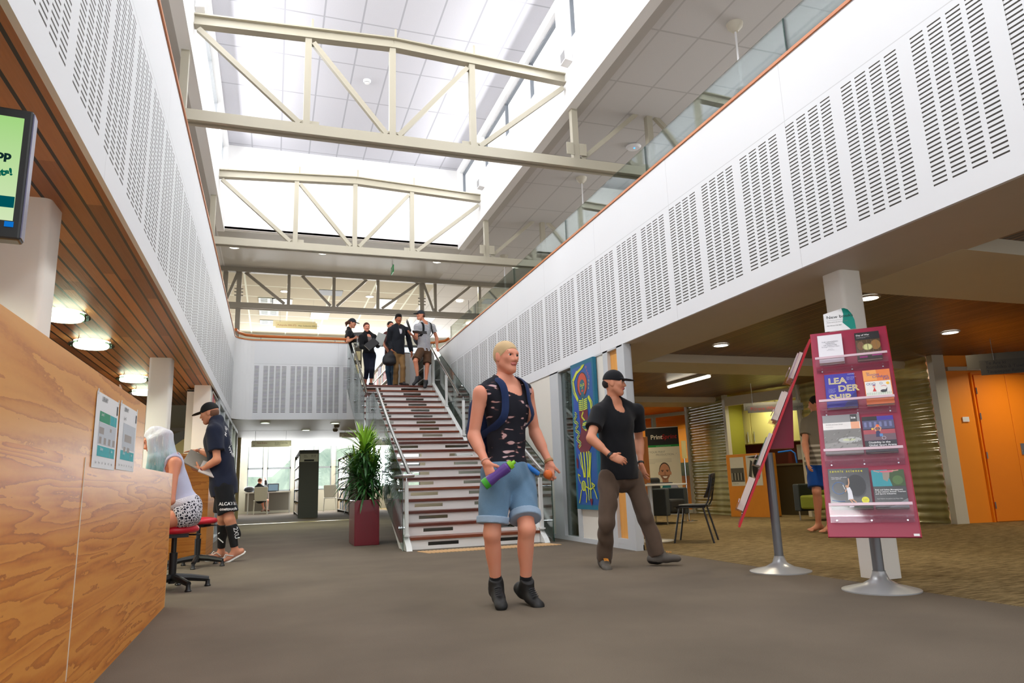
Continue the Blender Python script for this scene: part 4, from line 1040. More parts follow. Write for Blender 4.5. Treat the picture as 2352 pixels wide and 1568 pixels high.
ribbed('wall_ribbed_right', P0 + Vector((0.02, 0.1, 0)), P1); ribbed('wall_ribbed_left', P2, P3)
mb = MB()
for p in (P1, P2, P3): mb.obox(p + Vector((0, 0, ZW / 2)), (0.09, 0.09, ZW))
d, l, nk = seg(P1, P2)
mb.bar(P1 + Vector((0, 0, 2.42)), P2 + Vector((0, 0, 2.42)), 0.09, 0.2)
struct(mb.build('wall_kitchen_frame', m_frame))
# recess behind the kitchenette opening
bk = -nk
back = Vector((0.83, 0.56, 0))
kd, kl, kn = seg(P2, P1)     # runs to the right in the picture
kb = Vector((-kd.y, kd.x, 0));  kb = kb if kb.dot(Vector((1, 1, 0))) > 0 else -kb
A = P2 + kb * 1.35; B = P1 + kb * 1.35
def kpt(t, dep, z): return P2 + kd * t + kb * dep + Vector((0, 0, z))
mb = MB()
mb.bar(kpt(-0.6, 1.1, 1.35), kpt(kl + 0.9, 1.1, 1.35), 0.06, 2.7)
struct(mb.build('wall_kitchen_back', M('splash_red', (104, 34, 22), 0.4)))
struct(MB().bar(kpt(-0.02, 0.08, 1.35), kpt(-0.02, 0.6, 1.35), 0.04, 2.7).build('wall_kitchen_side', M('kitchen_yellow', (150, 148, 52), 0.5)))
struct(MB().bar(kpt(kl + 0.9, 0.05, 1.35), kpt(kl + 0.9, 1.1, 1.35), 0.04, 2.7).build('wall_kitchen_side_right', M('kitchen_cream', (206, 196, 120), 0.5)))
m_yel = M('cupboard_yellow', (226, 218, 140), 0.45)
for k in range(2):
    t0 = -0.5 + k * 1.28
    c = kpt(t0, 0.70, 1.50)
    kc = empty('wall_cupboard', c, 'pale yellow double wall cupboard above the counter, ' + ('behind the sign' if k == 0 else 'right one, behind the blurred walker'), 'cupboard', 'yellow wall cupboards')
    MB().obox(kd * 0.63 + kb * 0.17 + Vector((0, 0, 0.5)), (1.24, 0.32, 1.0), kd, kb).build('carcass', m_yel, kc)
    for j in range(2):
        dr = MB().obox(kd * (0.32 + 0.62 * j) + Vector((0, 0, 0.5)), (0.6, 0.02, 0.99), kd, kb).build('door', m_yel, kc, bevel=0.004)
        hx = 0.55 if j == 0 else 0.71
        MB().tube([kd * hx - kb * 0.035 + Vector((0, 0, 0.05)), kd * hx - kb * 0.035 + Vector((0, 0, 0.27))], 0.008, 8).build('handle', m_chrome, dr)
bc = empty('counter', kpt(0.9, 0.45, 0), 'dark kitchenette counter below the yellow cupboards', 'counter')
MB().obox(kd * 0.45 + kb * 0.3 + Vector((0, 0, 0.5)), (2.4, 0.6, 1.0), kd, kb).build('carcass', M('counter_olive', (70, 62, 40), 0.5), bc)
MB().obox(kd * 0.45 + kb * 0.28 + Vector((0, 0, 1.02)), (2.42, 0.66, 0.04), kd, kb).build('worktop', M('counter_top', (96, 90, 64), 0.4), bc)
# timber reception box with posters
q0 = Vector((9.02, 12.62, 0)); q1 = Vector((9.33, 11.78, 0)); bd, bl, bn = seg(q0, q1)
bx = empty('timber_box_desk', (q0 + q1) / 2, 'orange plywood reception box with two black and white posters on its front', 'desk')
bb = Vector((-bd.y, bd.x, 0)); bb = bb if bb.x > 0 else -bb
MB().obox(bb * 0.2 + Vector((0, 0, 0.63)), (bl, 0.4, 1.26), bd, bb).build('carcass', M('box_ply', (204, 130, 46), 0.4, var=0.12, vs=3), bx, bevel=0.005)
MB().obox(bd * (bl / 2 + 0.003) + bb * 0.2 + Vector((0, 0, 0.63)), (0.004, 0.39, 1.24), bd, bb).build('end_face', M('box_ply_lit', (240, 164, 62), 0.4, var=0.08, vs=3), bx)  # brighter copy of the box plywood, lit side put into its colour
for k, (a, b, z0, z1, l) in enumerate(((-0.36, -0.04, 0.62, 1.2, 'left'), (0.02, 0.36, 0.62, 1.22, 'right'))):
    ps = empty('poster', bx.location + bd * a - bb * 0.003 + Vector((0, 0, z0)), ('white sheet with a dark photograph below it, left poster on the plywood box' if k == 0 else 'black and white poster of a tall dark shape, right one on the plywood box'), 'poster', 'posters on the plywood box')
    MB().obox(bd * (b - a) / 2 + Vector((0, 0, (z1 - z0) / 2)), (b - a, 0.003, z1 - z0), bd, bb).build('sheet', M('poster_paper', (196, 192, 176), 0.6), ps)
    w_ = Wall(ps, -bb * 0.003, b - a, z1 - z0, bd, (0, 0, 1), -bb)
    if k == 0:
        w_.rect(0.02, 0.98, 0.14, 0.62, (84, 82, 74))
        for j in range(8): w_.rect(0.06 + 0.11 * j, 0.13 + 0.11 * j, 0.2, 0.45, (44, 42, 38) if j % 2 else (150, 146, 130))
        w_.text('Student life', 0.1, 0.06, 0.05, (60, 60, 56))
    else:
        w_.disc(0.66, 0.52, 0.27, 0.34, (34, 32, 30)).poly([(0.1, 0.3), (0.3, 0.85), (0.44, 0.8), (0.3, 0.25)], (70, 68, 62)).poly([(0.05, 0.94), (0.9, 0.99), (0.8, 0.88)], (50, 48, 44)).text('Exhibition', 0.12, 0.1, 0.06, (60, 60, 56))
    w_.done()
nt = empty('notice', kpt(0.95, 1.06, 1.12), 'white notice stuck on the dark red wall above the kitchenette counter', 'notice')
MB().obox(kd * 0.12 + Vector((0, 0, 0.16)), (0.24, 0.004, 0.32), kd, kb).build('sheet', m_paper, nt)
bt = empty('folding_trolley', kpt(0.85, 0.5, 1.04), 'bright blue bent tube handle on the kitchenette counter', 'trolley')
MB().tube([(0, 0, 0.24), kd * 0.3 + Vector((0, 0, 0.26)), kd * 0.38 + Vector((0, 0, 0.2)), kd * 0.4], 0.018, 8).build('handle', M('tube_blue', (30, 110, 210), 0.3), bt, smooth=True)
# hanging sign over the kitchenette
def hang_sign(loc, X, w, h, label, board, backc, parts, off=(-0.06, 0.03), drop=None):
    s = empty('hanging_sign', loc, label, 'sign')
    X = Vector(X).normalized(); Z = Vector((0, 0, 1)); N = X.cross(Z)
    MB().obox(X * (w / 2 + off[0]) + Z * (h / 2 + off[1]) - N * 0.012, (w * 1.03, 0.006, h), X, -N, Z).build('back_board', backc, s)
    MB().obox(X * (w / 2) + Z * (h / 2), (w, 0.012, h), X, -N, Z).build('board', board, s)
    mb = MB(); ms = []
    for body, x, y, sz, c in parts:
        m = M('sign_%d_%d_%d' % c, c, 0.5)
        if m not in ms: ms.append(m)
        text_mesh(mb, body, sz, X * x + Z * y + N * 0.0065, X, Z, ms.index(m))
    mb.build('lettering', ms, s)
    if drop:
        for x in (0.1 * w, 0.9 * w): MB().tube([X * x + Z * h, X * x + Z * (h + drop)], 0.004, 5).build('hanger', m_chrome, s)
    return s
hang_sign((8.06, 10.5, 1.915), (0.8, -0.6, 0), 0.93, 0.13, 'grey hanging sign with red and black words in front of the yellow cupboards', M('sign_grey', (92, 90, 84), 0.7), M('sign_back_pale', (112, 110, 100), 0.7), (('Pūrere Whakaāhua', 0.05, 0.04, 0.085, (150, 30, 30)), ('Copier', 0.71, 0.04, 0.085, (40, 40, 38))), (-0.05, 0.05), 0.4)
hang_sign((8.72, 6.55, 1.99), (0.78, -0.62, 0), 1.6, 0.19, 'dark grey hanging sign with three lines of words before the orange wall', M('sign_dark', (58, 52, 44), 0.6), M('sign_dark_back', (70, 64, 54), 0.6), (('Te Ara ki', 0.06, 0.133, 0.06, (22, 18, 14)), ('Rorohiko ā Tuwhera', 0.06, 0.078, 0.06, (22, 18, 14)), ('Taupaepae Ratonga Hangarau', 0.06, 0.022, 0.06, (22, 18, 14))), (-0.12, 0.09), 0.28)

# orange wall and doors
od = Vector((0.98, -0.199, 0)); on = Vector((-0.199, -0.98, 0)); o0 = Vector((9.93, 8.08, 0))
struct(MB().obox(Vector((9.83, 8.1, ZW / 2)), (0.2, 0.12, ZW), od, on).build('door_1_frame', m_frame))
struct(MB().obox(o0 + od * 2.0 - on * 0.06 + Vector((0, 0, 1.35)), (4.0, 0.1, 2.7), od, on).build('wall_orange', m_orange))
for k, (a, b, l) in enumerate(((0.5, 1.04, ''), (1.045, 2.0, ''))):
    dr = struct(MB().obox(o0 + od * ((a + b) / 2) + on * 0.004 + Vector((0, 0, 1.13)), (b - a, 0.03, 2.24), od, on).build('door_%d' % (k + 2), m_orange_d, bevel=0.004))
    for z in (0.25, 1.0, 1.6, 2.0):
        if k == 0: MB().obox(o0 + od * (a + 0.004) + on * 0.024 + Vector((0, 0, z)), (0.02, 0.012, 0.1), od, on).build('hinge', m_chrome, dr)
    if k == 1:
        h = MB().obox(o0 + od * (a + 0.1) + on * 0.024 + Vector((0, 0, 1.08)), (0.09, 0.012, 0.17), od, on).build('lock_plate', m_chrome, dr)
        MB().tube([o0 + od * (a + 0.1) + on * 0.05 + Vector((0, 0, 1.05)), o0 + od * (a + 0.24) + on * 0.06 + Vector((0, 0, 1.05))], 0.011, 8).build('lever', m_chrome, h)
mb = MB()
mb.bar(o0 + od * 0.46 + on * 0.004 + Vector((0, 0, 0)), o0 + od * 0.46 + on * 0.004 + Vector((0, 0, 2.29)), 0.03, 0.03, (0, 1, 0)); mb.bar(o0 + od * 0.46 + Vector((0, 0, 2.28)), o0 + od * 2.2 + Vector((0, 0, 2.28)), 0.04, 0.03)
struct(mb.build('trim_7', m_orange_d))
mb = MB(); mb.bar(o0 + od * 0.05 + on * 0.03 + Vector((0, 0, 2.35)), o0 + od * 4 + on * 0.03 + Vector((0, 0, 2.35)), 0.05, 0.06)
for a, b in ((0.42, 0.6), (0.78, 0.62), (1.15, 1.16), (1.5, 1.7)): mb.bar(o0 + od * a + on * 0.03 + Vector((0, 0, 2.37)), o0 + od * b + on * 0.03 + Vector((0, 0, 2.6)), 0.03, 0.03)
struct(mb.build('trim_8', M('rail_white', (206, 200, 182), 0.4)))
sw = tag(MB().obox(o0 + od * 0.26 + on * 0.004 + Vector((0, 0, 1.56)), (0.11, 0.012, 0.075), od, on).build('light_switch', m_paper), 'small white switch plate on the orange wall left of the door', 'switch')

# office behind the banner
d, l, nn = seg(P3, P4)
mb = MB()
for t in (0.0, 0.95, 1.0, 2.1, 3.0, l): mb.obox(P3 + d * t + Vector((0, 0, 1.2)), (0.05, 0.07, 2.4), d)
for z in (0.04, 2.36): mb.bar(P3 + Vector((0, 0, z)), P4 + Vector((0, 0, z)), 0.07, 0.08)
struct(mb.build('window_office', m_frame))
struct(MB().bar(P3 + Vector((0, 0, 1.2)), P4 + Vector((0, 0, 1.2)), 0.008, 2.3).build('window_office_glass', m_glass2))
ob = Vector((0.75, 0.65, 0))
mb = MB(); mb.bar(P3 + ob * 1.9 + Vector((0, 0, 1.3)), P4 + ob * 1.9 + Vector((0, 0, 1.3)), 0.05, 2.6)
struct(mb.build('wall_office_orange', m_orange))
struct(MB().bar(P3 + d * 1.6 + ob * 0.3 + Vector((0, 0, 1.2)), P3 + d * 4.2 + ob * 0.3 + Vector((0, 0, 1.2)), 0.04, 2.3).build('wall_office_panel', wood_mat('office_panel', (214, 140, 50), (190, 112, 34), 'z', 0.6)))
cb_ = tag(MB().obox(P3 + d * 0.5 + ob * 1.72 + Vector((0, 0, 1.05)), (1.0, 0.25, 0.34), d, ob).build('shelf_cabinet', M('cabinet_green', (56, 66, 44), 0.5)), 'dark shelf cabinet on the orange office wall behind the banner', 'cabinet')

# roll-up banner
b0, b1 = Vector((8.50, 15.0, 0)), Vector((9.08, 14.47, 0)); d, l, nn = seg(b0, b1)
nn = nn if nn.y < 0 else -nn
bn_ = empty('pull_up_banner', b0, 'black and cream pull-up banner with a smiling man, behind the small table', 'banner')
MB().obox(d * l / 2 + Vector((0, 0, 1.03)), (l, 0.006, 1.98), d, -nn).build('panel', M('banner_cream', (214, 206, 184), 0.5), bn_)
MB().obox(d * l / 2 + Vector((0, 0, 0.03)), (l + 0.06, 0.16, 0.06), d, -nn).build('base', m_alu, bn_); MB().obox(d * l / 2 + Vector((0, 0, 2.02)), (l, 0.02, 0.02), d, -nn).build('top_rail', m_alu, bn_)
a = Wall(bn_, nn * 0.003 + Vector((0, 0, 0.06)), l, 1.96, d, (0, 0, 1), nn)
a.rect(0, 1, 0.79, 1, (22, 20, 22)).rect(0, 1, 0.765, 0.79, (20, 128, 52))
a.text('Print', 0.15, 0.862, 0.075, (232, 224, 206), bold=0.003).text('Sprint', 0.49, 0.862, 0.075, (188, 30, 30), bold=0.001, shear=0.15).text('www.printsprint.co.nz', 0.3, 0.771, 0.02, (150, 200, 160))
a.text('“YOUR PRINT', 0.06, 0.695, 0.033, (130, 126, 114)).text('PRODUCTION...”', 0.28, 0.662, 0.033, (130, 126, 114))
for k in range(4): a.rect(0.06, 0.74 - 0.1 * (k == 3) * 5, 0.618 - 0.016 * k, 0.622 - 0.016 * k, (170, 164, 150))
SK = (190, 134, 100)
a.poly([(0.1, 0.0), (0.98, 0.0), (0.98, 0.16), (0.86, 0.30), (0.66, 0.345), (0.36, 0.345), (0.14, 0.28)], (168, 172, 196)).poly([(0.86, 0.30), (0.98, 0.16), (0.98, 0.10), (0.84, 0.14)], (92, 104, 156))
a.rect(0.42, 0.6, 0.34, 0.42, (176, 120, 88)).disc(0.51, 0.475, 0.17, 0.105, (54, 40, 34)).disc(0.51, 0.465, 0.155, 0.10, SK, 28).poly([(0.37, 0.43), (0.65, 0.43), (0.6, 0.385), (0.51, 0.365), (0.42, 0.385)], (140, 96, 72)).disc(0.335, 0.45, 0.025, 0.022, SK).disc(0.685, 0.45, 0.025, 0.022, SK)
a.rect(0.40, 0.48, 0.482, 0.49, (50, 36, 30)).rect(0.55, 0.63, 0.482, 0.49, (50, 36, 30)).disc(0.44, 0.473, 0.022, 0.006, (40, 30, 28)).disc(0.59, 0.473, 0.022, 0.006, (40, 30, 28)).poly([(0.495, 0.47), (0.53, 0.47), (0.55, 0.43), (0.48, 0.43)], (166, 112, 84)).poly([(0.44, 0.415), (0.59, 0.415), (0.55, 0.395), (0.48, 0.395)], (240, 234, 226))
a.rect(0.3, 0.66, 0.08, 0.33, (26, 30, 32)).rect(0.3, 0.66, 0.25, 0.33, (18, 110, 116)).disc(0.36, 0.30, 0.055, 0.025, (200, 216, 190)).poly([(0.32, 0.16), (0.6, 0.2), (0.62, 0.16), (0.4, 0.13)], (110, 112, 114)).poly([(0.5, 0.15), (0.72, 0.15), (0.78, 0.09), (0.6, 0.06), (0.5, 0.09)], SK).poly([(0.22, 0.26), (0.36, 0.28), (0.34, 0.25), (0.28, 0.16), (0.22, 0.17)], SK)
a.done()

# small round-foot table with a black tablet, timber screen, black chair
tb = empty('pedestal_table', (4.86, 8.56, 0), 'small white pedestal table left of the black chair', 'table')
MB().lathe([(0.0, 0), (0.27, 0), (0.27, 0.01), (0.05, 0.03), (0.0, 0.03)], (0, 0, 0), 30, closed=False).build('foot', M('table_white', (212, 206, 190), 0.4), tb, smooth=True)
MB().tube([(0, 0, 0.02), (0, 0, 0.72)], 0.03, 12).build('column', m_alu, tb, smooth=True)
MB().box(-0.36, 0.4, -0.3, 0.3, 0.722, 0.745).build('top', M('table_white', (212, 206, 190), 0.4), tb, bevel=0.005)
t_ = empty('tablet', (4.98, 8.5, 0.745), 'black tablet computer lying on the white pedestal table', 'tablet')
MB().obox((0.0, 0, 0.009), (0.3, 0.2, 0.012), (1, -0.2, 0), (0.2, 1, 0)).build('body', m_black, t_, bevel=0.003); MB().obox((0, -0.0, 0.0155), (0.26, 0.16, 0.001), (1, -0.2, 0), (0.2, 1, 0)).build('display', M('tablet_glass', (60, 62, 66), 0.1), t_)
ph = empty('desk_phone', (4.62, 8.62, 0.745), 'small black box on the table beside the tablet', 'phone'); MB().box(-0.06, 0.06, -0.08, 0.08, 0, 0.1).build('body', m_black, ph, bevel=0.01); MB().box(-0.03, 0.03, -0.082, -0.08, 0.03, 0.07).build('display', m_dark, ph)
ws = empty('timber_screen', (6.0, 11.0, 0), 'upright orange timber screen behind the man in black', 'screen'); MB().box(-0.55, 0.26, -0.02, 0.02, 0.45, 1.55).build('panel', wood_mat('screen_timber', (176, 108, 44), (150, 86, 32), 'z', 0.6), ws, bevel=0.004)
for x in (-0.45, 0.16): MB().box(x, x + 0.05, -0.025, 0.025, 0, 0.46).build('leg', m_dark, ws); MB().box(x - 0.01, x + 0.06, -0.2, 0.2, 0, 0.02).build('foot', m_dark, ws)
ch = empty('side_chair', (5.23, 8.10, 0), 'black plastic chair with a perforated back facing the pedestal table', 'chair', rz=math.atan2(0.654, -0.756))
mm = M('chair_black', (26, 26, 28), 0.35)
# local x = forward
def rr_(pts, r, nm): return MB().tube(pts, r, 8).build(nm, mm, ch, smooth=True)
for s in (-1, 1):
    rr_([(0.16, s * 0.2, 0.43), (0.245, s * 0.235, 0.0)], 0.012, 'leg'); rr_([(-0.14, s * 0.2, 0.43), (-0.245, s * 0.235, 0.0)], 0.012, 'leg')
    rr_([(0.2, s * 0.205, 0.44), (-0.16, s * 0.205, 0.44), (-0.21, s * 0.19, 0.52), (-0.27, s * 0.16, 0.80)], 0.011, 'side_frame')
vs = []; fs = []; N_ = 8
for i in range(N_ + 1):
    for j in range(N_ + 1):
        x = -0.2 + 0.43 * i / N_; y = -0.225 + 0.45 * j / N_; e = abs(j / N_ - 0.5) * 2
        z = 0.452 + 0.02 * e ** 3 - 0.03 * max(0, i / N_ - 0.75) ** 1.3 * 4 * 0.6
        vs.append((x, y, z))
for i in range(N_):
    for j in range(N_): a_ = i * (N_ + 1) + j; fs.append((a_, a_ + 1, a_ + N_ + 2, a_ + N_ + 1))
st_ = MB().add(vs, fs).build('seat', mm, ch, smooth=True, angle=180); q = st_.modifiers.new('t', 'SOLIDIFY'); q.thickness = 0.016
vs = []; fs = []
rows, cols = 15, 13
for i in range(rows + 1):
    for j in range(cols + 1):
        t = i / rows; y = (-0.21 + 0.42 * j / cols) * (1.0 - 0.12 * t * t); e = (j / cols - 0.5) * 2
        vs.append((-0.215 - 0.085 * t + 0.05 * e * e - 0.02 * math.sin(t * 3), y, 0.555 + 0.31 * t - 0.02 * e * e * t))
for i in range(rows):
    for j in range(cols):
        if 5 <= i <= 12 and i % 2 == 1 and 2 <= j <= 10 and j % 2 == 0: continue
        a_ = i * (cols + 1) + j; fs.append((a_, a_ + 1, a_ + cols + 2, a_ + cols + 1))
bkr = MB().add(vs, fs).build('backrest', mm, ch, smooth=True, angle=180); q = bkr.modifiers.new('t', 'SOLIDIFY'); q.thickness = 0.012
# black upholstered tub seat behind the walking man
def lounge(loc, rz, label, w=0.8, black=False):
    s = empty('lounge_chair', loc, label, 'armchair', 'dark lounge chairs', rz)
    g = M('lounge_grey', (50, 56, 58), 0.7, bump=0.2, bs=300); gr = M('lounge_black', (26, 26, 28), 0.7) if black else M('lounge_green', (128, 136, 30), 0.8, bump=0.2, bs=300)
    for k in (-1, 1): MB().box(-0.36, 0.36, k * w / 2 - 0.07, k * w / 2 + 0.07, 0.16, 0.64).build('armrest', g, s, bevel=0.02)
    MB().box(-0.36, -0.24, -w / 2 + 0.07, w / 2 - 0.07, 0.16, 0.74).build('backrest', g, s, bevel=0.02)
    MB().box(-0.24, 0.37, -w / 2 + 0.075, w / 2 - 0.075, 0.2, 0.44).build('seat', gr, s, bevel=0.04, seg=3)
    MB().box(-0.24, -0.1, -w / 2 + 0.09, w / 2 - 0.09, 0.44, 0.84).build('back_cushion', gr, s, bevel=0.05, seg=3)
    for x in (-0.32, 0.32):
        for y in (-w / 2, w / 2): MB().tube([(x, y, 0), (x, y, 0.17)], 0.014, 8).build('leg', m_chrome, s)
    return s
lounge((8.95, 8.75, 0), math.radians(140), 'dark grey lounge chair with a green back cushion right of the front book stand')
lounge((9.36, 10.2, 0), math.radians(185), 'dark lounge chair with a green seat between the two book stands')
lounge((6.9, 11.8, 0), math.radians(-60), 'black tub chair behind the pedestal table near the banner', 0.7, True)
cs = empty('coat_stand', (7.62, 12.0, 0), 'thin metal stand holding a cream card before the ribbed screen', 'stand')
MB().tube([(0, 0, 0.02), (0, 0, 1.2)], 0.012, 8).build('pole', m_chrome, cs); MB().lathe([(0.0, 0), (0.16, 0), (0.16, 0.012), (0.02, 0.03)], (0, 0, 0), 20, closed=False).build('base', m_chrome, cs, smooth=True); MB().obox((0, -0.015, 1.36), (0.09, 0.01, 0.34), (0.8, -0.6, 0), (0.6, 0.8, 0)).build('card', M('card_cream', (206, 190, 130), 0.6), cs)

# ------------------------------------------------------------------ light fittings and ceiling devices
def downlight(loc, label, r=0.1, mat=None, group='recessed downlights', down=True):
    o = empty('downlight', loc, label, 'ceiling light', group)
    MB().lathe([(r * 1.2, 0), (r * 1.2, -0.012), (r, -0.016), (r, -0.004)], (0, 0, 0), 22, closed=False).build('trim_ring', m_paper, o, smooth=True)
    MB().lathe([(0.0, -0.006), (r, -0.006)], (0, 0, 0), 22, closed=False).build('lens', mat or m_lamp, o)
    return o
zr = ZB + 0.118
for (x, y), l in zip(((5.72, 7.88), (5.76, 5.39), (8.35, 6.6)), ('left of the front stand above the walking man', 'just right of the white column top', 'far right near the orange wall')):
    downlight((x, y, zr), 'recessed downlight in the dark slatted ceiling, ' + l, 0.095)
for (x, y), l in zip(((-1.055, 17.45), (1.029, 17.41), (3.99, 17.45), (6.2, 17.41)), ('leftmost', 'second from the left', 'third, right of the exit sign', 'rightmost, behind the glass')):
    downlight((x, y, ZC), 'recessed downlight in the upper grey soffit, ' + l, 0.11)
for (x, y), l in zip(((0.18, 21.16), (2.7, 21.23), (5.58, 21.2)), ('left', 'middle', 'right')):
    downlight((x, y, ZC - 0.02), 'recessed downlight seen through the dark truss, %s of three' % l, 0.11)
for (x, y), l in zip(((-0.19, 17.75), (1.45, 17.9), (0.84, 19.9)), ('left one at the front', 'right one at the front', 'one set further back')):
    downlight((x, y, ZB), 'recessed downlight under the far balcony, ' + l, 0.1, m_lampg)
def drum(loc, label):
    o = empty('pendant_light', loc, label, 'ceiling light', 'glass ringed drum lights under the left balcony')
    MB().lathe([(0.0, -0.10), (0.15, -0.10), (0.165, -0.085), (0.165, -0.03), (0.0, -0.03)], (0, 0, 0), 28, closed=False).build('diffuser', m_lampg, o, smooth=True)
    MB().lathe([(0.17, -0.075), (0.215, -0.075), (0.215, -0.062), (0.17, -0.062), (0.17, -0.075)], (0, 0, 0), 32, closed=False).build('glass_ring', glass_mat('green_ring', (0.75, 0.95, 0.8, 1), 0.4), o, smooth=True)
    for k in range(3):
        a = 2.1 * k; MB().tube([(0.19 * math.cos(a), 0.19 * math.sin(a), -0.07), (0.17 * math.cos(a), 0.17 * math.sin(a), 0)], 0.005, 6).build('support', m_chrome, o)
    return o
for (x, y), l in zip(((-1.80, 6.95), (-1.85, 8.25), (-1.85, 10.65), (-1.93, 12.05)), ('nearest, cut by the white column', 'second from the front', 'third from the front', 'furthest, beside the middle column')):
    drum((x, y, ZB + 0.01), 'glowing drum light under the left timber ceiling, ' + l)
drum((-3.2, 7.6, ZB + 0.01), 'glowing drum light at the far left picture edge behind the screen')
lt = empty('batten_light', (7.0, 10.7, ZB + 0.015), 'linear tube light on the slatted ceiling above the banner', 'ceiling light')
MB().obox((0, 0, 0.08), (0.07, 1.35, 0.05)).build('housing', m_frame, lt); MB().tube([(0, -0.66, 0.03), (0, 0.66, 0.03)], 0.024, 10).build('tube', m_tube, lt, smooth=True)
for (x, y), l in zip(((5.63, 6.8), (5.61, 11.7), (5.59, 16.6)), ('nearest', 'middle', 'furthest')):
    o = empty('pendant_rod', (x, y, ZC), 'thin white rod pendant hanging over the right balcony, %s of three' % l, 'pendant', 'rod pendants over the right balcony')
    MB().lathe([(0.0, 0), (0.11, 0), (0.10, -0.05), (0.035, -0.12), (0.0, -0.12)], (0, 0, 0), 18, closed=False).build('canopy', M('canopy_cream', (206, 200, 184), 0.4), o, smooth=True)
    MB().tube([(0, 0, -0.1), (0, 0, -0.95)], 0.013, 8).build('rod', m_paper, o, smooth=True)
    MB().lathe([(0.0, -0.95), (0.07, -0.95), (0.12, -1.05), (0.12, -1.06), (0.0, -1.06)], (0, 0, 0), 18, closed=False).build('lamp_head', glass_mat('lamp_clear', (0.92, 0.94, 0.94, 1), 0.3), o, smooth=True)
o = empty('access_point', (5.97, 10.23, ZC), 'white wireless access point with a blue light on the gallery ceiling', 'access point'); MB().lathe([(0.0, 0), (0.12, 0), (0.14, -0.02), (0.11, -0.05), (0.0, -0.055)], (0, 0, 0), 24, closed=False).build('housing', m_paper, o, smooth=True); MB().sphere((0, -0.03, -0.056), 0.014, 10, 6).build('indicator', emit_mat('led_blue', (40, 130, 255), 5), o)
o = empty('smoke_detector', (1.53, 12.71, ZR), 'white smoke detector on the skylight ceiling above the near truss', 'smoke detector'); MB().lathe([(0.0, 0), (0.075, 0), (0.075, -0.02), (0.05, -0.035), (0.05, -0.06), (0.0, -0.065)], (0, 0, 0), 22, closed=False).build('housing', m_paper, o, smooth=True); MB().lathe([(0.052, -0.04), (0.052, -0.05)], (0, 0, 0), 22, closed=False).build('sensor_gap', m_dark, o)
for y, l in ((T1 - 0.35, 'near truss'), (T2 - 0.4, 'middle truss')):
    o = empty('wall_speaker', (BX1 - 0.005, y, 7.25), 'small white wedge speaker on the skylight wall at the %s end' % l, 'speaker', 'wedge speakers at the truss ends')
    MB().prism([(0, 0), (-0.12, 0.02), (-0.12, 0.2), (0, 0.24)], (0, 0, 0), (1, 0, 0), (0, 0, 1), (0, 1, 0), 0.2).build('housing', m_paper, o); MB().box(-0.123, -0.119, 0.02, 0.18, 0.04, 0.19).build('grille', M('grille_grey', (150, 150, 152), 0.6), o)
o = empty('wall_speaker', (BX0 + 0.005, T1 - 0.1, 7.25), 'small white wedge fitting at the left end of the near truss', 'speaker', 'wedge speakers at the truss ends'); MB().prism([(0, 0), (0.12, 0.02), (0.12, 0.2), (0, 0.24)], (0, 0, 0), (1, 0, 0), (0, 0, 1), (0, 1, 0), 0.16).build('housing', m_paper, o)
o = empty('exit_sign', (2.87, 17.9, 6.42), 'small green exit sign hanging edge on from the upper soffit', 'exit sign'); MB().box(-0.012, 0.012, -0.17, 0.17, 0, 0.2).build('panel', M('exit_green', (28, 120, 66), 0.4, emit=0.4), o); MB().tube([(0, 0, 0.2), (0, 0, 0.28)], 0.01, 6).build('hanger', m_chrome, o)
mb = MB(); text_mesh(mb, 'EXIT', 0.13, (-0.0125, 0.14, 0.05), (0, -1, 0), (0, 0, 1), 0); mb.build('lettering', m_whiteink, o)
o = empty('dome_pendant', (5.82, 21.0, 5.9), 'cream dome pendant lamp behind the glass at the right of the upper floor', 'pendant'); MB().lathe([(0.03, 0.2), (0.12, 0.14), (0.2, 0.0), (0.17, 0.0), (0.0, 0.06)], (0, 0, 0), 22, closed=False).build('shade', M('dome_cream', (222, 196, 140), 0.4, emit=0.3), o, smooth=True); MB().tube([(0, 0, 0.18), (0, 0, 0.76)], 0.006, 6).build('cord', m_black, o)
for (x, y), l in zip(((0.13, 22.6), (1.37, 23.9), (3.3, 22.0), (5.0, 24.0)), ('left, seen inside the truss', 'bright one right of the hanging sign', 'right, above the laptop girl', 'far right')):
    o = empty('panel_light', (x, y, ZC - 0.03), 'square panel light in the upper tiled ceiling, ' + l, 'ceiling light', 'panel lights in the upper ceiling'); MB().box(-0.3, 0.3, -0.6, 0.6, -0.012, 0).build('frame', m_paper, o); MB().box(-0.27, 0.27, -0.57, 0.57, -0.015, -0.012).build('diffuser', emit_mat('panel_glow', (255, 255, 244), 1.6), o)
for y, l in ((22.3, 'nearest'), (23.9, 'middle'), (25.3, 'furthest')):
    o = empty('air_diffuser', (-0.27, y, ZC - 0.03), 'white louvred air vent in the upper ceiling at left, %s of three' % l, 'vent', 'air vents in the upper ceiling'); MB().box(-0.3, 0.3, -0.3, 0.3, -0.012, 0).build('frame', M('vent_pale', (200, 216, 214), 0.5), o)
    mb = MB()
    for k in range(5):
        for s in (-1, 1): mb.box(s * 0.14 - 0.1, s * 0.14 + 0.1, -0.24 + 0.1 * k, -0.2 + 0.1 * k, -0.016, -0.012)
    mb.build('louvre', m_dark, o)
tag(MB().box(1.15, 1.85, 20.75, 21.35, ZC - 0.034, ZC - 0.02).build('ceiling_vent', m_dark), 'dark open square vent in the upper ceiling, centre', 'vent')
hang_sign((-0.04, 22.0, 5.74), (1, 0, 0), 1.22, 0.19, 'gold toned hanging sign on the upper floor naming the main collection', M('sign_gold', (220, 206, 156), 0.45), M('sign_gold_back', (232, 222, 186), 0.5), (('Pukapuka 000-372', 0.05, 0.07, 0.075, (160, 90, 60)), ('Main Collection 000-372', 0.66, 0.07, 0.062, (70, 80, 60))), (-0.06, 0.05), 0.8)
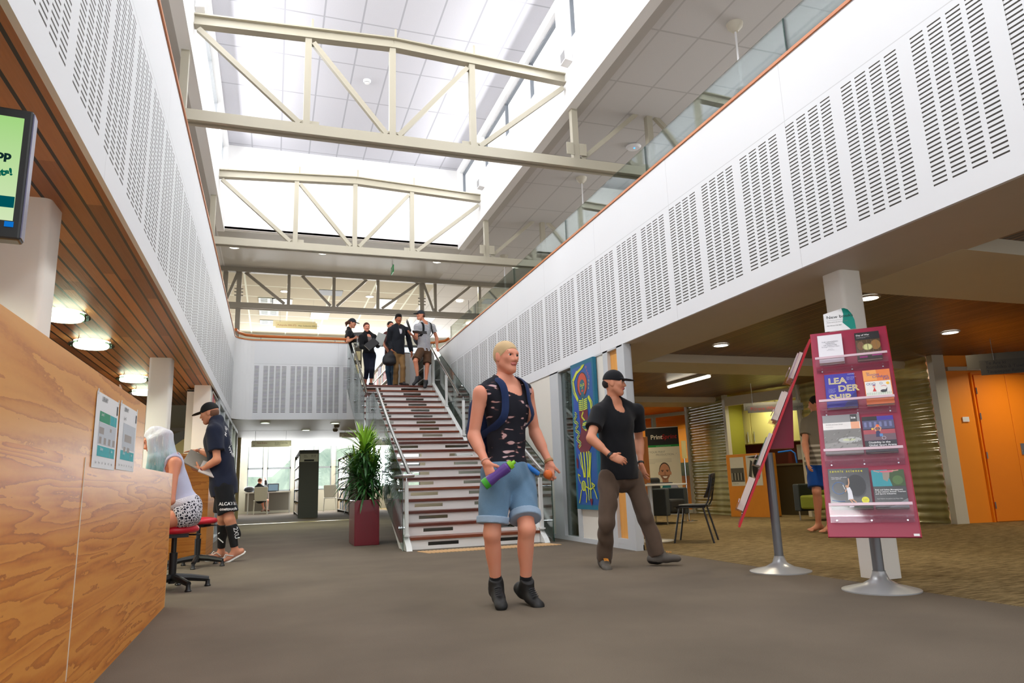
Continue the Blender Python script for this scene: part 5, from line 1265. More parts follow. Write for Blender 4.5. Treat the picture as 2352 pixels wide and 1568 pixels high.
hang_sign((-0.57, 20.9, 2.06), (1, 0, 0), 1.02, 0.16, 'beige hanging sign for the learning centre over the reading room', M('sign_beige', (232, 226, 206), 0.5), M('sign_beige_back', (214, 208, 188), 0.5), (('Puna Ārahai', 0.15, 0.095, 0.055, (170, 60, 60)), ('Student Learning\nCentre', 0.62, 0.095, 0.05, (90, 84, 70)), ('←', 0.05, 0.03, 0.06, (40, 40, 36))), (0.03, 0.02), 0.7)
hang_sign((1.86, 20.6, 2.28), (1, 0, 0), 0.9, 0.13, 'beige hanging sign behind the top of the dracaena', M('sign_beige', (232, 226, 206), 0.5), M('sign_beige_back', (214, 208, 188), 0.5), (('Services', 0.05, 0.045, 0.075, (90, 84, 70)),), (-0.05, 0.02), 0.6)

# ------------------------------------------------------------------ reading room shelving and books
BOOKS = {}
def book_mesh(c):
    if c not in BOOKS:
        mb = MB(); mb.box(-0.5, 0.5, -0.5, 0.5, 0, 1)
        BOOKS[c] = mb.build('book', M('spine_%d_%d_%d' % c, c, 0.6)); BOOKS[c]['proto'] = 1
    return BOOKS[c]
def put_book(c, loc, dx, dy, dz, label, group):
    p = book_mesh(c)
    o = p if p.get('proto') else p.copy()
    if p.get('proto'): del p['proto']
    else: COL.objects.link(o)
    o.location = loc; o.scale = (dx, dy, dz); tag(o, label, 'book', group); return o
cn_ = {(226, 200, 150): 'cream', (206, 160, 96): 'tan', (150, 104, 62): 'brown', (66, 74, 84): 'slate', (60, 120, 150): 'blue', (70, 140, 90): 'green', (236, 226, 206): 'ivory', (40, 46, 56): 'dark navy', (196, 60, 40): 'red', (90, 100, 170): 'violet blue', (214, 140, 60): 'orange', (244, 244, 246): 'white', (190, 60, 70): 'crimson'}
def shelf_unit(name, x0, x1, y0, y1, zs, top, endmat, label, face=-1, shelfmat=None, back=True, zb=0.0):
    u = empty(name, ((x0 + x1) / 2, y0, zb), label, 'bookcase'); l = u.location
    def bx(n_, a, b, c, d, e, f, m): return MB().box(a - l.x, b - l.x, c - l.y, d - l.y, e - l.z, f - l.z).build(n_, m, u)
    bx('end_panel', x0, x1, y0, y0 + 0.03, zb, top, endmat); bx('end_panel', x0, x1, y1 - 0.03, y1, zb, top, endmat)
    xm = (x0 + x1) / 2; bx('back_panel', xm - 0.01, xm + 0.01, y0 + 0.03, y1 - 0.03, zb + 0.05, top - 0.03, M('shelf_back', (96, 92, 84), 0.6))
    for z in zs: bx('shelf_board', x0 + 0.01, x1 - 0.01, y0 + 0.03, y1 - 0.03, z - 0.025, z, shelfmat or M('shelf_white', (214, 212, 206), 0.4))
    bx('top_board', x0, x1, y0, y1, top - 0.02, top + 0.005, endmat)
    return u
ze = [0.12, 0.52, 0.9, 1.27, 1.64]
u1 = shelf_unit('bookcase', 0.80, 1.40, 23.2, 27.6, ze, 2.08, M('end_charcoal', (84, 86, 84), 0.6), 'tall double sided bookcase with a charcoal end panel left of the planter')
lp = MB().box(-0.28, 0.28, -0.006, 0, 1.72, 1.97).build('label_plate', M('label_pale', (206, 206, 190), 0.4), u1)
mb = MB(); text_mesh(mb, 'Main\nNorth', 0.045, (-0.16, -0.0065, 1.90), (1, 0, 0), (0, 0, 1), 0); text_mesh(mb, '383-499\n574.192', 0.045, (0.06, -0.0065, 1.90), (1, 0, 0), (0, 0, 1), 0); mb.box(-0.15, 0.15, -0.0075, -0.006, 1.735, 1.79, 0); mb.build('lettering', m_ink, lp)
def fill(x, y0, y1, zs, hmax, cols, tmin, tmax, side, where, dx=0.2):
    for li, z in enumerate(zs):
        y = y0
        while y < y1:
            t = rnd.uniform(tmin, tmax); c = rnd.choice(cols); h = hmax * rnd.uniform(0.72, 1.0)
            if y + t > y1: break
            lv = ('lowest', 'second', 'third', 'fourth', 'top')[li] if len(zs) == 5 else ('lowest', 'middle', 'top')[li]
            put_book(c, (x + (dx / 2 + 0.015) * side, y + t / 2, z), dx, t - 0.006, h, '%s spine on the %s shelf of the %s' % (cn_[c], lv, where), '%s %s books, %s' % (lv, cn_[c], where)); y += t
warm = [(226, 200, 150), (206, 160, 96), (236, 226, 206), (226, 200, 150), (150, 104, 62), (206, 160, 96), (66, 74, 84), (60, 120, 150), (70, 140, 90)]
fill(0.80, 23.26, 27.5, ze, 0.32, warm, 0.08, 0.16, 1, 'charcoal-ended bookcase')
u2 = shelf_unit('bookcase', 2.42, 3.02, 24.0, 28.2, ze, 2.0, M('end_grey', (110, 104, 94), 0.6), 'tall bookcase of dark volumes half hidden behind the dracaena')
fill(2.42, 24.06, 28.1, ze, 0.33, [(40, 46, 56), (66, 74, 84), (40, 46, 56), (206, 160, 96), (226, 200, 150), (40, 46, 56)], 0.14, 0.24, 1, 'bookcase behind the dracaena')
u3 = shelf_unit('bookcase', 2.78, 3.3, 17.75, 21.0, [Z2 + 0.12, Z2 + 0.45, Z2 + 0.75], Z2 + 1.06, M('shelf_white', (214, 212, 206), 0.4), 'low white bookcase on the upper floor behind the man in the jacket', zb=Z2)
fill(2.78, 17.8, 20.9, [Z2 + 0.12, Z2 + 0.45, Z2 + 0.75], 0.26, [(244, 244, 246), (236, 226, 206), (206, 160, 96), (66, 74, 84), (150, 104, 62), (190, 60, 70), (90, 100, 170), (244, 244, 246)], 0.09, 0.2, 1, 'low white bookcase upstairs')
shelf_unit('bookcase', 3.40, 3.62, 18.3, 20.2, [Z2 + 0.12, Z2 + 0.45, Z2 + 0.75], Z2 + 1.15, M('shelf_bright', (236, 238, 242), 0.35), 'white bookcase end seen between the two men on the stairs', zb=Z2)
shelf_unit('bookcase', 3.72, 4.0, 18.0, 19.6, [Z2 + 0.12, Z2 + 0.45, Z2 + 0.75], Z2 + 1.1, M('shelf_bright', (236, 238, 242), 0.35), 'white bookcase behind the right stair glass', zb=Z2)
dp = tag(MB().box(3.36, 3.52, 20.6, 20.9, Z2, Z2 + 1.25).build('notice_board', M('panel_taupe', (110, 102, 84), 0.6)), 'plain taupe board standing behind the khaki trousers upstairs', 'board')
dp2 = tag(MB().box(1.86, 2.12, 18.2, 18.24, Z2, Z2 + 1.3).build('notice_board', M('panel_dark', (72, 66, 52), 0.6)), 'dark board with notices behind the two women upstairs', 'board')
for (x, z, l) in ((1.94, 4.1, 'upper'), (1.94, 3.75, 'lower')): tag(MB().box(x, x + 0.15, 18.192, 18.2, z, z + 0.24).build('notice', M('notice_cream', (216, 206, 160), 0.6)), 'cream notice pinned behind the women upstairs, %s of two' % l, 'notice')
# bookcase under the left balcony beside the boy's cap
u4 = shelf_unit('bookcase', -1.3, -0.93, 11.92, 13.1, [0.12, 0.6, 1.05, 1.5, 2.05], 2.42, M('shelf_white', (214, 212, 206), 0.4), 'white bookcase beneath the left balcony behind the boy')
y = 11.97
for c, t, h in (((244, 244, 246), 0.1, 0.3), ((190, 60, 70), 0.07, 0.3), ((196, 60, 40), 0.13, 0.33), ((90, 100, 170), 0.09, 0.31), ((214, 140, 60), 0.09, 0.29), ((196, 60, 40), 0.1, 0.31), ((206, 160, 96), 0.12, 0.3), ((66, 74, 84), 0.12, 0.32), ((244, 244, 246), 0.1, 0.3)):
    put_book(c, (-1.04, y + t / 2, 2.05), 0.2, t - 0.006, h, '%s book on the top shelf beside the black cap' % cn_[c], 'books beside the black cap'); y += t + 0.006
# study desk, chairs and laptop by the far windows
sd = empty('study_desk', (0.0, 30.3, 0), 'long pale desk under the reading room windows', 'desk'); MB().box(-1.0, 0.75, -0.5, 0.5, 0.80, 0.84).build('desk_top', M('desk_pale', (206, 206, 204), 0.4), sd); MB().box(-0.98, 0.73, 0.3, 0.33, 0.1, 0.8).build('modesty_panel', M('panel_grey', (150, 148, 142), 0.5), sd)
for x in (-0.85, -0.1, 0.7): MB().box(x - 0.025, x + 0.025, -0.45, -0.4, 0, 0.8).build('leg', m_alu, sd)
def study_chair(loc, rz, label):
    s = empty('study_chair', loc, label, 'chair', 'pale plastic study chairs', rz); g = M('chair_pale', (206, 206, 196), 0.5)
    MB().box(-0.24, 0.24, -0.22, 0.24, 0.5, 0.53).build('seat', g, s, bevel=0.01); MB().prism([(-0.22, 0.53), (0.22, 0.53), (0.25, 1.0), (0.22, 1.03), (-0.22, 1.03), (-0.25, 1.0)], (0, -0.24, 0), (1, 0, 0), (0, 0, 1), (0, 1, 0), 0.025).build('backrest', g, s, bevel=0.008)
    for x in (-0.22, 0.22):
        for y in (-0.22, 0.22): MB().tube([(x, y, 0.5), (x * 1.12, y * 1.1, 0)], 0.015, 6).build('leg', g, s)
    return s
study_chair((-0.38, 29.2, 0), 0.05, 'pale plastic chair with the student on it by the far window')
study_chair((2.25, 29.6, 0), -0.1, 'empty pale plastic chair between the two tall bookcases')
MB().box(-0.18, 0.18, -0.16, 0.18, 0.53, 0.545).build('seat_pad', M('pad_pink', (226, 130, 130), 0.7), bpy.data.objects['study_chair.001'])
lp_ = empty('laptop', (0.02, 30.0, 0.84), 'open laptop with a grey screen on the study desk beside the student', 'laptop'); MB().box(-0.17, 0.17, -0.12, 0.12, 0, 0.02).build('base', m_dark, lp_); o = MB().obox((0.05, 0.14, 0.17), (0.44, 0.015, 0.32), (1, 0.1, 0), (-0.1, 1, 0.3), (0, -0.3, 1)).build('screen', m_dark, lp_); MB().obox((0.05, 0.128, 0.165), (0.36, 0.004, 0.25), (1, 0.1, 0), (-0.1, 1, 0.3), (0, -0.3, 1)).build('display', emit_mat('laptop_glow', (150, 176, 190), 0.7), o)
bg_ = tag(MB().sphere((0, 0, 0.12), 0.16, 14, 8, sc=(1.3, 0.8, 0.75)).build('bag', M('bag_black', (34, 34, 38), 0.6), loc=(0, 0, 0)), 'black bag lying on the study desk left of the student', 'bag'); bg_.location = (-0.82, 30.1, 0.84)
for x, l in ((0.25, 'left, over the student'), (2.6, 'right, above the dracaena')):
    o = empty('batten_light', (x, 27.2, 2.86), 'long glowing tube light in the reading room, ' + l, 'ceiling light', 'tube lights in the reading room'); MB().box(-0.9, 0.9, -0.04, 0.04, 0, 0.05).build('housing', m_frame, o); MB().box(-0.88, 0.88, -0.03, 0.03, -0.025, 0).build('tube', m_tube, o)
    for k in (-0.6, 0.6): MB().tube([(k, 0, 0.05), (k, 0, 0.14)], 0.005, 5).build('hanger', m_chrome, o)
for (x, y, z), l in (((1.55, 18.6, ZB), 'right of the downlights under the far balcony'), ((1.62, 19.9, ZB), 'at the rear edge under the far balcony')):
    o = tag(MB().lathe([(0.0, 0), (0.07, 0), (0.07, -0.03), (0.04, -0.06), (0.0, -0.06)], (0, 0, 0), 16, closed=False).build('smoke_detector', M('detector_tan', (110, 96, 70), 0.5), smooth=True), 'small tan ceiling sensor ' + l, 'smoke detector'); o.location = (x, y, z)
# arched shelf end under the left balcony
ap = empty('arched_stand', (-2.1, 14.0, 0), 'grey arched shelf end beside the boy counter', 'stand'); pts = [(0.0, 0.0), (0.8, 0.0), (0.8, 2.0), (0.6, 1.98), (0.4, 1.9), (0.22, 1.76), (0.08, 1.55), (0.0, 1.3)]
MB().prism(pts, (0, 0, 0), (1, 0, 0), (0, 0, 1), (0, 1, 0), 0.06).build('panel', M('arch_grey', (104, 106, 100), 0.5), ap); MB().prism([(0.12, 0.5), (0.7, 0.5), (0.7, 1.84), (0.55, 1.8), (0.3, 1.6), (0.16, 1.35)], (0, -0.004, 0), (1, 0, 0), (0, 0, 1), (0, 1, 0), 0.004).build('inset', M('arch_inset', (206, 190, 126), 0.5), ap)
# ------------------------------------------------------------------ people: bodies as smooth blended surfaces
V3 = lambda p: np.array(p, float)
def nrm(v): v = V3(v); return v / (np.linalg.norm(v) + 1e-9)
def RC(a, b, r1, r2, k=0.02, axis=None, flat=1.0, e=0.0, cut=None, sub=False):
    """tapered capsule; optionally flattened along axis; cut=(point, dir) removes everything beyond"""
    a, b = V3(a), V3(b)
    def f(P):
        q = P - a; ba = b - a
        if axis is not None:
            ax = nrm(axis); s = (1 / flat - 1)
            q = q + np.outer(q @ ax, ax) * s; ba = ba + ax * (ba @ ax) * s
        t = np.clip((q @ ba) / (ba @ ba + 1e-12), 0, 1)
        d = np.linalg.norm(q - t[:, None] * ba, axis=1) - (r1 + (r2 - r1) * t)
        if axis is not None: d = d * (0.5 + 0.5 * flat)
        d = d - e
        if cut is not None: d = np.maximum(d, (P - V3(cut[0])) @ nrm(cut[1]))
        return d
    m = max(r1, r2) + e
    return dict(f=f, lo=np.minimum(a, b) - m, hi=np.maximum(a, b) + m, k=k, sub=sub)
def EL(c, X, Y, Z, r, k=0.03, e=0.0, cut=None, sub=False):
    c = V3(c); B = np.stack([nrm(X), nrm(Y), nrm(Z)]); r = V3(r) + e
    def f(P):
        q = (P - c) @ B.T; k0 = np.linalg.norm(q / r, axis=1); k1 = np.linalg.norm(q / (r * r), axis=1) + 1e-9
        d = k0 * (k0 - 1) / k1
        if cut is not None:
            for p_, n_ in (cut if isinstance(cut, list) else [cut]): d = np.maximum(d, (P - V3(p_)) @ nrm(n_))
        return d
    m = np.abs(B.T * r[None, :]).sum(1)
    return dict(f=f, lo=c - m, hi=c + m, k=k, sub=sub)
def smin(a, b, k):
    h = np.clip(0.5 + 0.5 * (b - a) / k, 0, 1); return b * (1 - h) + a * h - k * h * (1 - h)
def sdf_mesh(prims, vox, cuts=(), wr=0.0, seed=0.0):
    add = [p for p in prims if not p['sub']]
    lo = np.min([p['lo'] for p in add], 0) - 3 * vox; hi = np.max([p['hi'] for p in add], 0) + 3 * vox
    n = np.ceil((hi - lo) / vox).astype(int) + 1
    D = np.full(tuple(n), 0.2, np.float32)
    ax = [lo[i] + vox * np.arange(n[i]) for i in range(3)]
    for p in prims:
        m = 0.03 + p['k']
        i0 = np.maximum(0, np.floor((p['lo'] - m - lo) / vox).astype(int)); i1 = np.minimum(n, np.ceil((p['hi'] + m - lo) / vox).astype(int) + 1)
        if (i1 <= i0).any(): continue
        g = np.meshgrid(*[ax[i][i0[i]:i1[i]] for i in range(3)], indexing='ij'); sh = g[0].shape
        d = p['f'](np.stack([q.ravel() for q in g], 1)).reshape(sh)
        s = tuple(slice(i0[i], i1[i]) for i in range(3))
        if p['sub']: D[s] = np.maximum(D[s], -d)
        else: D[s] = smin(D[s], d, p['k'])
    if cuts or wr:
        g = np.meshgrid(*ax, indexing='ij')
        if wr: D = D + wr * np.sin(22 * g[2] + 9 * g[0] + 3.0 * np.sin(11 * g[1] + 14 * g[0] + seed) + seed) * np.sin(13 * g[0] - 17 * g[1] + 8 * g[2] + 2 * seed)
        for pt, nn in cuts:
            nn = nrm(nn); D = np.maximum(D, (g[0] - pt[0]) * nn[0] + (g[1] - pt[1]) * nn[1] + (g[2] - pt[2]) * nn[2])
    S = D < 0
    # surface nets
    c = np.zeros(tuple(n - 1), np.uint8)
    for a in (0, 1):
        for b in (0, 1):
            for e in (0, 1): c += S[a:n[0] - 1 + a, b:n[1] - 1 + b, e:n[2] - 1 + e]
    cells = np.argwhere((c > 0) & (c < 8))
    idx = -np.ones(tuple(n - 1), np.int64); idx[tuple(cells.T)] = np.arange(len(cells))
    acc = np.zeros((len(cells), 3)); cnt = np.zeros(len(cells))
    cor = [np.array(q) for q in ((0, 0, 0), (1, 0, 0), (0, 1, 0), (1, 1, 0), (0, 0, 1), (1, 0, 1), (0, 1, 1), (1, 1, 1))]
    val = [D[tuple((cells + q).T)] for q in cor]
    for i, j in ((0, 1), (2, 3), (4, 5), (6, 7), (0, 2), (1, 3), (4, 6), (5, 7), (0, 4), (1, 5), (2, 6), (3, 7)):
        m = (val[i] < 0) != (val[j] < 0)
        t = np.where(m, val[i] / (val[i] - val[j] + 1e-12), 0)
        acc += np.where(m[:, None], cor[i] + t[:, None] * (cor[j] - cor[i]), 0); cnt += m
    V = lo + (cells + acc / cnt[:, None]) * vox
    F = []
    for a in range(3):
        b, e = (a + 1) % 3, (a + 2) % 3
        sl0 = [slice(None)] * 3; sl1 = [slice(None)] * 3; sl0[a] = slice(0, n[a] - 1); sl1[a] = slice(1, n[a])
        df = S[tuple(sl0)] != S[tuple(sl1)]
        E = np.argwhere(df); E = E[(E[:, b] > 0) & (E[:, e] > 0)]
        if len(E) == 0: continue
        flip = S[tuple(E.T)]
        q = []
        for db, de in ((0, 0), (1, 0), (1, 1), (0, 1)):
            k = E.copy(); k[:, b] -= db; k[:, e] -= de
            k = np.minimum(k, n - 2); q.append(idx[tuple(k.T)])
        q = np.stack(q, 1); q[~flip] = q[~flip][:, ::-1]
        F.append(q[(q >= 0).all(1)])
    return V, np.concatenate(F)
def np_object(name, parts, mats, parent=None, origin=(0, 0, 0)):
    """parts: list of (V, F, mi or per-face array)"""
    o0 = V3(origin); vs = []; fs = []; ms = []; k = 0
    for V, F, mi in parts:
        vs.append(V - o0); fs.append(F + k); k += len(V); ms.append(np.full(len(F), mi) if np.isscalar(mi) else mi)
    V = np.concatenate(vs); F = np.concatenate(fs); Mi = np.concatenate(ms)
    me = bpy.data.meshes.new(name); me.vertices.add(len(V)); me.vertices.foreach_set('co', V.astype(np.float32).ravel())
    me.loops.add(F.size); me.loops.foreach_set('vertex_index', F.ravel().astype(np.int32))
    me.polygons.add(len(F)); me.polygons.foreach_set('loop_start', np.arange(0, F.size, 4, dtype=np.int32))
    try: me.polygons.foreach_set('loop_total', np.full(len(F), 4, np.int32))
    except Exception: pass
    for m in mats: me.materials.append(m)
    me.polygons.foreach_set('material_index', Mi.astype(np.int32)); me.polygons.foreach_set('use_smooth', np.ones(len(F), bool))
    me.update(); me.validate()
    o = bpy.data.objects.new(name, me); COL.objects.link(o)
    if parent is not None: o.parent = parent
    else: o.location = origin
    return o

class Body:
    def __init__(s, J, S=1.0, female=False, look=(0, -1, 0), tilt=(0, 0, 0), bulk=1.0):
        s.J = {k: V3(v) for k, v in J.items()}; s.S = S; s.fem = female; J = s.J; s.b = bulk
        s.u = nrm(J['neck'] - J['pel']); s.r = nrm(J['SR'] - J['SL']); s.f = nrm(np.cross(s.u, s.r)); s.r = np.cross(s.f, s.u)
        s.rh = nrm(J['HR'] - J['HL']); s.fh = nrm(np.cross([0, 0, 1], s.rh))
        s.hf = nrm(look); s.hu = nrm(np.array([0, 0, 1.0]) + V3(tilt)); s.hu = nrm(s.hu - s.hf * (s.hu @ s.hf)); s.hr = np.cross(s.hf, s.hu)
        s.hh = 0.232 * S; s.Hc = J['head']
    def torso(s, e=0.0, girdle=True, parts='all', cut=None):
        J, S, b = s.J, s.S, s.b; N, P = J['neck'], J['pel']; L = N - P
        w = 0.86 if s.fem else 1.0
        out = []
        if s.fem:
            out += [EL(P + s.u * 0.0, s.rh, s.fh, s.u, (.165 * S * b, .118 * S * b, .125 * S), .05, e), EL(P + L * .36, s.r, s.f, s.u, (.118 * S * b, .092 * S * b, .17 * S), .06, e), EL(P + L * .68 + s.f * .01, s.r, s.f, s.u, (.138 * S * b, .102 * S, .17 * S), .05, e)]
            for k in (-1, 1): out.append(EL(P + L * .64 + s.f * .075 * S + s.r * k * .062 * S, s.r, s.f, s.u, (.058 * S, .05 * S, .06 * S), .03, e))
        else:
            out += [EL(P + s.u * 0.02, s.rh, s.fh, s.u, (.158 * S * b, .112 * S * b, .13 * S), .05, e), EL(P + L * .36, s.r, s.f, s.u, (.143 * S * b, .105 * S * b, .18 * S), .06, e), EL(P + L * .70 + s.f * .012, s.r, s.f, s.u, (.17 * S * b, .118 * S, .18 * S), .05, e)]
        if girdle:
            q = s.u * .012 * S
            out.append(RC(J['SL'] - q + s.r * .02, J['SR'] - q - s.r * .02, .058 * S * w, .058 * S * w, .05, e=e))
            for k in ('SL', 'SR'): out.append(RC(N + s.u * .03 * S, N * .42 + J[k] * .58, .05 * S * w, .052 * S * w, .04, e=e))
        return out
    def arm(s, k, e=0.0, t=1.0, e1=None, fore=True, cut=False):
        J, S = s.J, s.S; w = (0.82 if s.fem else 1.0) * s.b ** 0.5; a, b, c = J['S' + k], J['E' + k], J['W' + k]; e1 = e if e1 is None else e1
        if t < 1.0:
            end = a + (b - a) * t; r1 = .052 * S * w + e; r2 = .043 * S * w + e1
            return [RC(a, end + (b - a) * .05, r1, r2, .035, cut=(end, b - a))]
        o = [RC(a, b, .052 * S * w + e, .040 * S * w + e, .035)]
        if fore:
            cu = (c - nrm(c - b) * 0.012, c - b) if cut else None
            o += [RC(b, c, .039 * S * w + e, .026 * S * w + e1, .02, cut=cu), RC(b + (c - b) * .12, b + (c - b) * .45, .043 * S * w + e, .036 * S * w + e, .03)]
        return o
    def leg(s, k, e=0.0, e1=None, t=1.0, full=True, shank_e=None, cutz=None):
        J, S = s.J, s.S; w = (0.94 if s.fem else 1.0) * s.b; h, n, a = J['H' + k], J['K' + k], J['A' + k]; e1 = e if e1 is None else e1
        if t < 1.0:
            end = h + (n - h) * t
            return [RC(h, end + (n - h) * .06, .088 * S * w + e, .064 * S * w + e1, .03, cut=(end, n - h))]
        o = [RC(h, n, .088 * S * w + e, .056 * S * w + e, .03)]
        if full:
            se = e if shank_e is None else shank_e
            fs = nrm(J['T' + k] - a); fs = nrm(fs - nrm(a - n) * (fs @ nrm(a - n)))
            o += [RC(n, a, .055 * S * w + e, .036 * S * w + se, .03, cut=cutz)]
            if e < 0.01: o.append(EL(n + (a - n) * .3 - fs * .022 * S, np.cross(nrm(a - n), fs), fs, nrm(a - n), (.05 * S * w, .05 * S * w, .13 * S), .03))
        return o
    def foot(s, k, e=0.0):
        J, S = s.J, s.S; a, t, n = J['A' + k], J['T' + k], J['K' + k]; w = 0.9 if s.fem else 1.0
        up = nrm(n - a); fd = nrm(t - a); dn = nrm(-up + fd * (up @ fd)) if abs(up @ fd) < .9 else np.array([0, 0, -1.0])
        fl = nrm((t - a) - dn * ((t - a) @ dn)); heel = a + dn * .045 * S - fl * .05 * S
        return a, heel, t, dn, fl
    def barefoot(s, k):
        a, heel, t, dn, fl = s.foot(k); S = s.S; w = 0.9 if s.fem else 1.0
        o = [RC(heel, heel + fl * .02, .034 * S * w, .034 * S * w, .03), RC(a, heel * .4 + t * .6, .036 * S * w, .03 * S * w, .03), RC(heel, t - fl * .03, .028 * S * w, .03 * S * w, .03, dn, .7)]
        sd = np.cross(fl, dn)
        for i in range(5): o.append(RC(t - fl * .03 + sd * (i - 2) * .016 * S, t + fl * (.018 - .005 * abs(i - (1 if k == 'R' else 3))) * S + sd * (i - 2) * .018 * S, .0105 * S, .0095 * S, .006))
        return o
    def hand(s, k, palm, curl=0.5, hd=None, thumb=None, spread=0.0):
        """five-fingered hand; palm = direction the palm faces, hd = pointing direction"""
        J, S = s.J, s.S * (0.9 if s.fem else 1.0); w = J['W' + k]; el = J['E' + k]
        d = nrm(hd) if hd is not None else nrm(w - el); p = nrm(palm); p = nrm(p - d * (p @ d))
        t = np.cross(d, p) * (1 if k == 'R' else -1)     # towards the thumb
        if thumb is not None and (t @ nrm(thumb)) < 0: t = -t
        o = [RC(w - nrm(w - el) * .05 * S, w + d * .012 * S, .0265 * S, .024 * S, .012, p, .8),
             RC(w + d * .02 * S, w + d * .075 * S, .036 * S, .041 * S, .014, p, .42)]
        base = w + d * .088 * S
        for i, (off, L, r) in enumerate(((.030, .072, .0092), (.010, .080, .0095), (-.010, .074, .0092), (-.029, .058, .0082))):
            q = base + t * off * S - d * (.006 * S if i in (0, 3) else 0) - d * (.006 * S if i == 3 else 0); dd = nrm(d + t * off * spread * 6)
            for j, fr in enumerate((.45, .31, .24)):
                c = curl * (0.55 + 0.75 * j); v = nrm(dd * math.cos(c) + p * math.sin(c)); q2 = q + v * L * fr * S
                o.append(RC(q, q2, r * S * (1 - .08 * j), r * S * (.93 - .08 * j), .004)); q = q2
        q = w + d * .03 * S + t * .03 * S; v = nrm(d * .62 + t * .62 + p * (.25 + .35 * curl))
        o.append(RC(w + d * .015 * S + t * .012 * S, q, .019 * S, .016 * S, .012)); q2 = q + v * .036 * S; o.append(RC(q, q2, .0125 * S, .011 * S, .005))
        v2 = nrm(v + d * .35 + p * curl * .7); o.append(RC(q2, q2 + v2 * .03 * S, .011 * S, .009 * S, .004)); return o
    def h(s, x, y, z): return s.Hc + (s.hr * x + s.hf * y + s.hu * z) * s.hh
    def head(s):
        h, A = s.hh, (s.hr, s.hf, s.hu); P = s.h; fm = s.fem
        N = s.J['neck']
        o = [EL(P(0, -.05, .10), *A, (.335 * h, .415 * h, .40 * h), .03), EL(P(0, .10, -.13), *A, (.258 * h, .275 * h, .335 * h), .05 * h * 2),
             RC(P(-.03, .27, -.42), P(.03, .27, -.42), .07 * h, .07 * h, .04), RC(P(-.20, .02, -.24), P(-.05, .24, -.41), .065 * h, .06 * h, .04), RC(P(.20, .02, -.24), P(.05, .24, -.41), .065 * h, .06 * h, .04),
             RC(P(0, .37, .06), P(0, .455, -.11), .03 * h, .05 * h, .02), RC(P(-.05, .385, -.13), P(.05, .385, -.13), .042 * h, .042 * h, .012),
             RC(P(-.17, .31, .115), P(.17, .31, .115), .05 * h, .05 * h, .03), RC(P(-.17, .27, -.06), P(-.14, .28, -.10), .075 * h, .07 * h, .03), RC(P(.17, .27, -.06), P(.14, .28, -.10), .075 * h, .07 * h, .03)]
        for k in (-1, 1):
            o.append(EL(P(.145 * k, .385, .035), *A, (.085 * h, .05 * h, .048 * h), .004, sub=True))
            o.append(EL(P(.335 * k, -.03, -.03), s.hr, s.hf, s.hu + s.hf * .15, (.03 * h, .085 * h, .135 * h), .012))
        o.append(RC(N - s.u * .03 * s.S, P(0, -.10, -.22), (.046 if fm else .055) * s.S, (.042 if fm else .05) * s.S, .025))
        mouth = [RC(P(-.10, .37, -.245), P(0, .405, -.235), .022 * h, .03 * h, .006), RC(P(.10, .37, -.245), P(0, .405, -.235), .022 * h, .03 * h, .006), RC(P(-.07, .375, -.265), P(.07, .375, -.265), .022 * h, .022 * h, .006)]
        brows = [RC(P(k * .06, .352, .13), P(k * .21, .305, .145), .028 * h, .02 * h, .004) for k in (-1, 1)]
        return o, mouth, brows
    def headmesh(s, vox):
        o, mouth, brows = s.head(); V, F = sdf_mesh(o + mouth + brows, vox)
        C = V[F].mean(1); mi = np.zeros(len(F), int)
        for p in mouth: mi[p['f'](C) < .25 * vox + .0012] = 1
        for p in brows: mi[p['f'](C) < .25 * vox + .0012] = 4
        parts = [(V, F, mi)]
        for k in (-1, 1):
            V, F = sdf_mesh([EL(s.h(.145 * k, .315, .035), s.hr, s.hf, s.hu, (.08 * s.hh, .055 * s.hh, .05 * s.hh))], min(vox, .004)); C = V[F].mean(1)
            mi = np.where(np.linalg.norm(C - s.h(.145 * k, .37, .035), axis=1) < .042 * s.hh, 3, 2); parts.append((V, F, mi))
        return parts

def skin_mat(name, c):
    if name in MATS: return MATS[name]
    t = NT(name); n = t.noise(t.coord(), 9.0, 3.0); a = lin(c); b = lin((min(255, c[0] + 6), int(c[1] * .9), int(c[2] * .86)))
    m = t.bsdf(t.mix(n, a, b), 0.5, 0, t.noise(t.coord(), 90, 2), 0.04, 0.003, 0.35); MATS[name] = m; return m
def person(name, label, B, skin, vox=0.009, hvox=0.006, hands=None, bare=(), group=None, brow=(70, 48, 34), lip=(186, 104, 96), legs=True, neckhide=False):
    """body is one continuous mesh; returns the top-level object"""
    J = B.J; root = (float(J['pel'][0]), float(J['pel'][1]), 0.0)
    pr = B.torso() + B.arm('L') + B.arm('R') + B.leg('L') + B.leg('R')
    pr.append(RC(J['neck'] - B.u * .03, B.h(0, -.10, -.22), (.045 if B.fem else .054) * B.S, (.041 if B.fem else .049) * B.S, .025))
    for k in 'LR': pr += B.barefoot(k) if k in bare else [RC(J['A' + k], J['A' + k] * .5 + J['T' + k] * .5, .03, .02, .02)]
    parts = [sdf_mesh(pr, vox) + (0,)] + B.headmesh(hvox)
    for k, kw in (hands or {}).items(): parts.append(sdf_mesh(B.hand(k, **kw), min(0.005, hvox)) + (0,))
    mats = [skin_mat('skin_%d_%d_%d' % skin, skin), M('lips_%d' % lip[0], lip, 0.45), M('eye_white', (232, 228, 222), 0.25), M('iris_brown', (46, 32, 24), 0.2), M('brow_%d' % brow[0], brow, 0.7)]
    o = np_object('person', parts, mats, None, root)
    tag(o, label, 'person', group); o['_r'] = 1; B.root = o; B.org = root; del o['_r']
    return o
def cloth(B, name, prims, mat, vox=0.009, cuts=(), wr=0.0, seed=0.0, label=None):
    V, F = sdf_mesh(prims, vox, cuts, wr, seed); o = np_object(name, [(V, F, 0)], [mat] if not isinstance(mat, list) else mat, B.root, B.org)
    if label: o['label'] = label
    return o
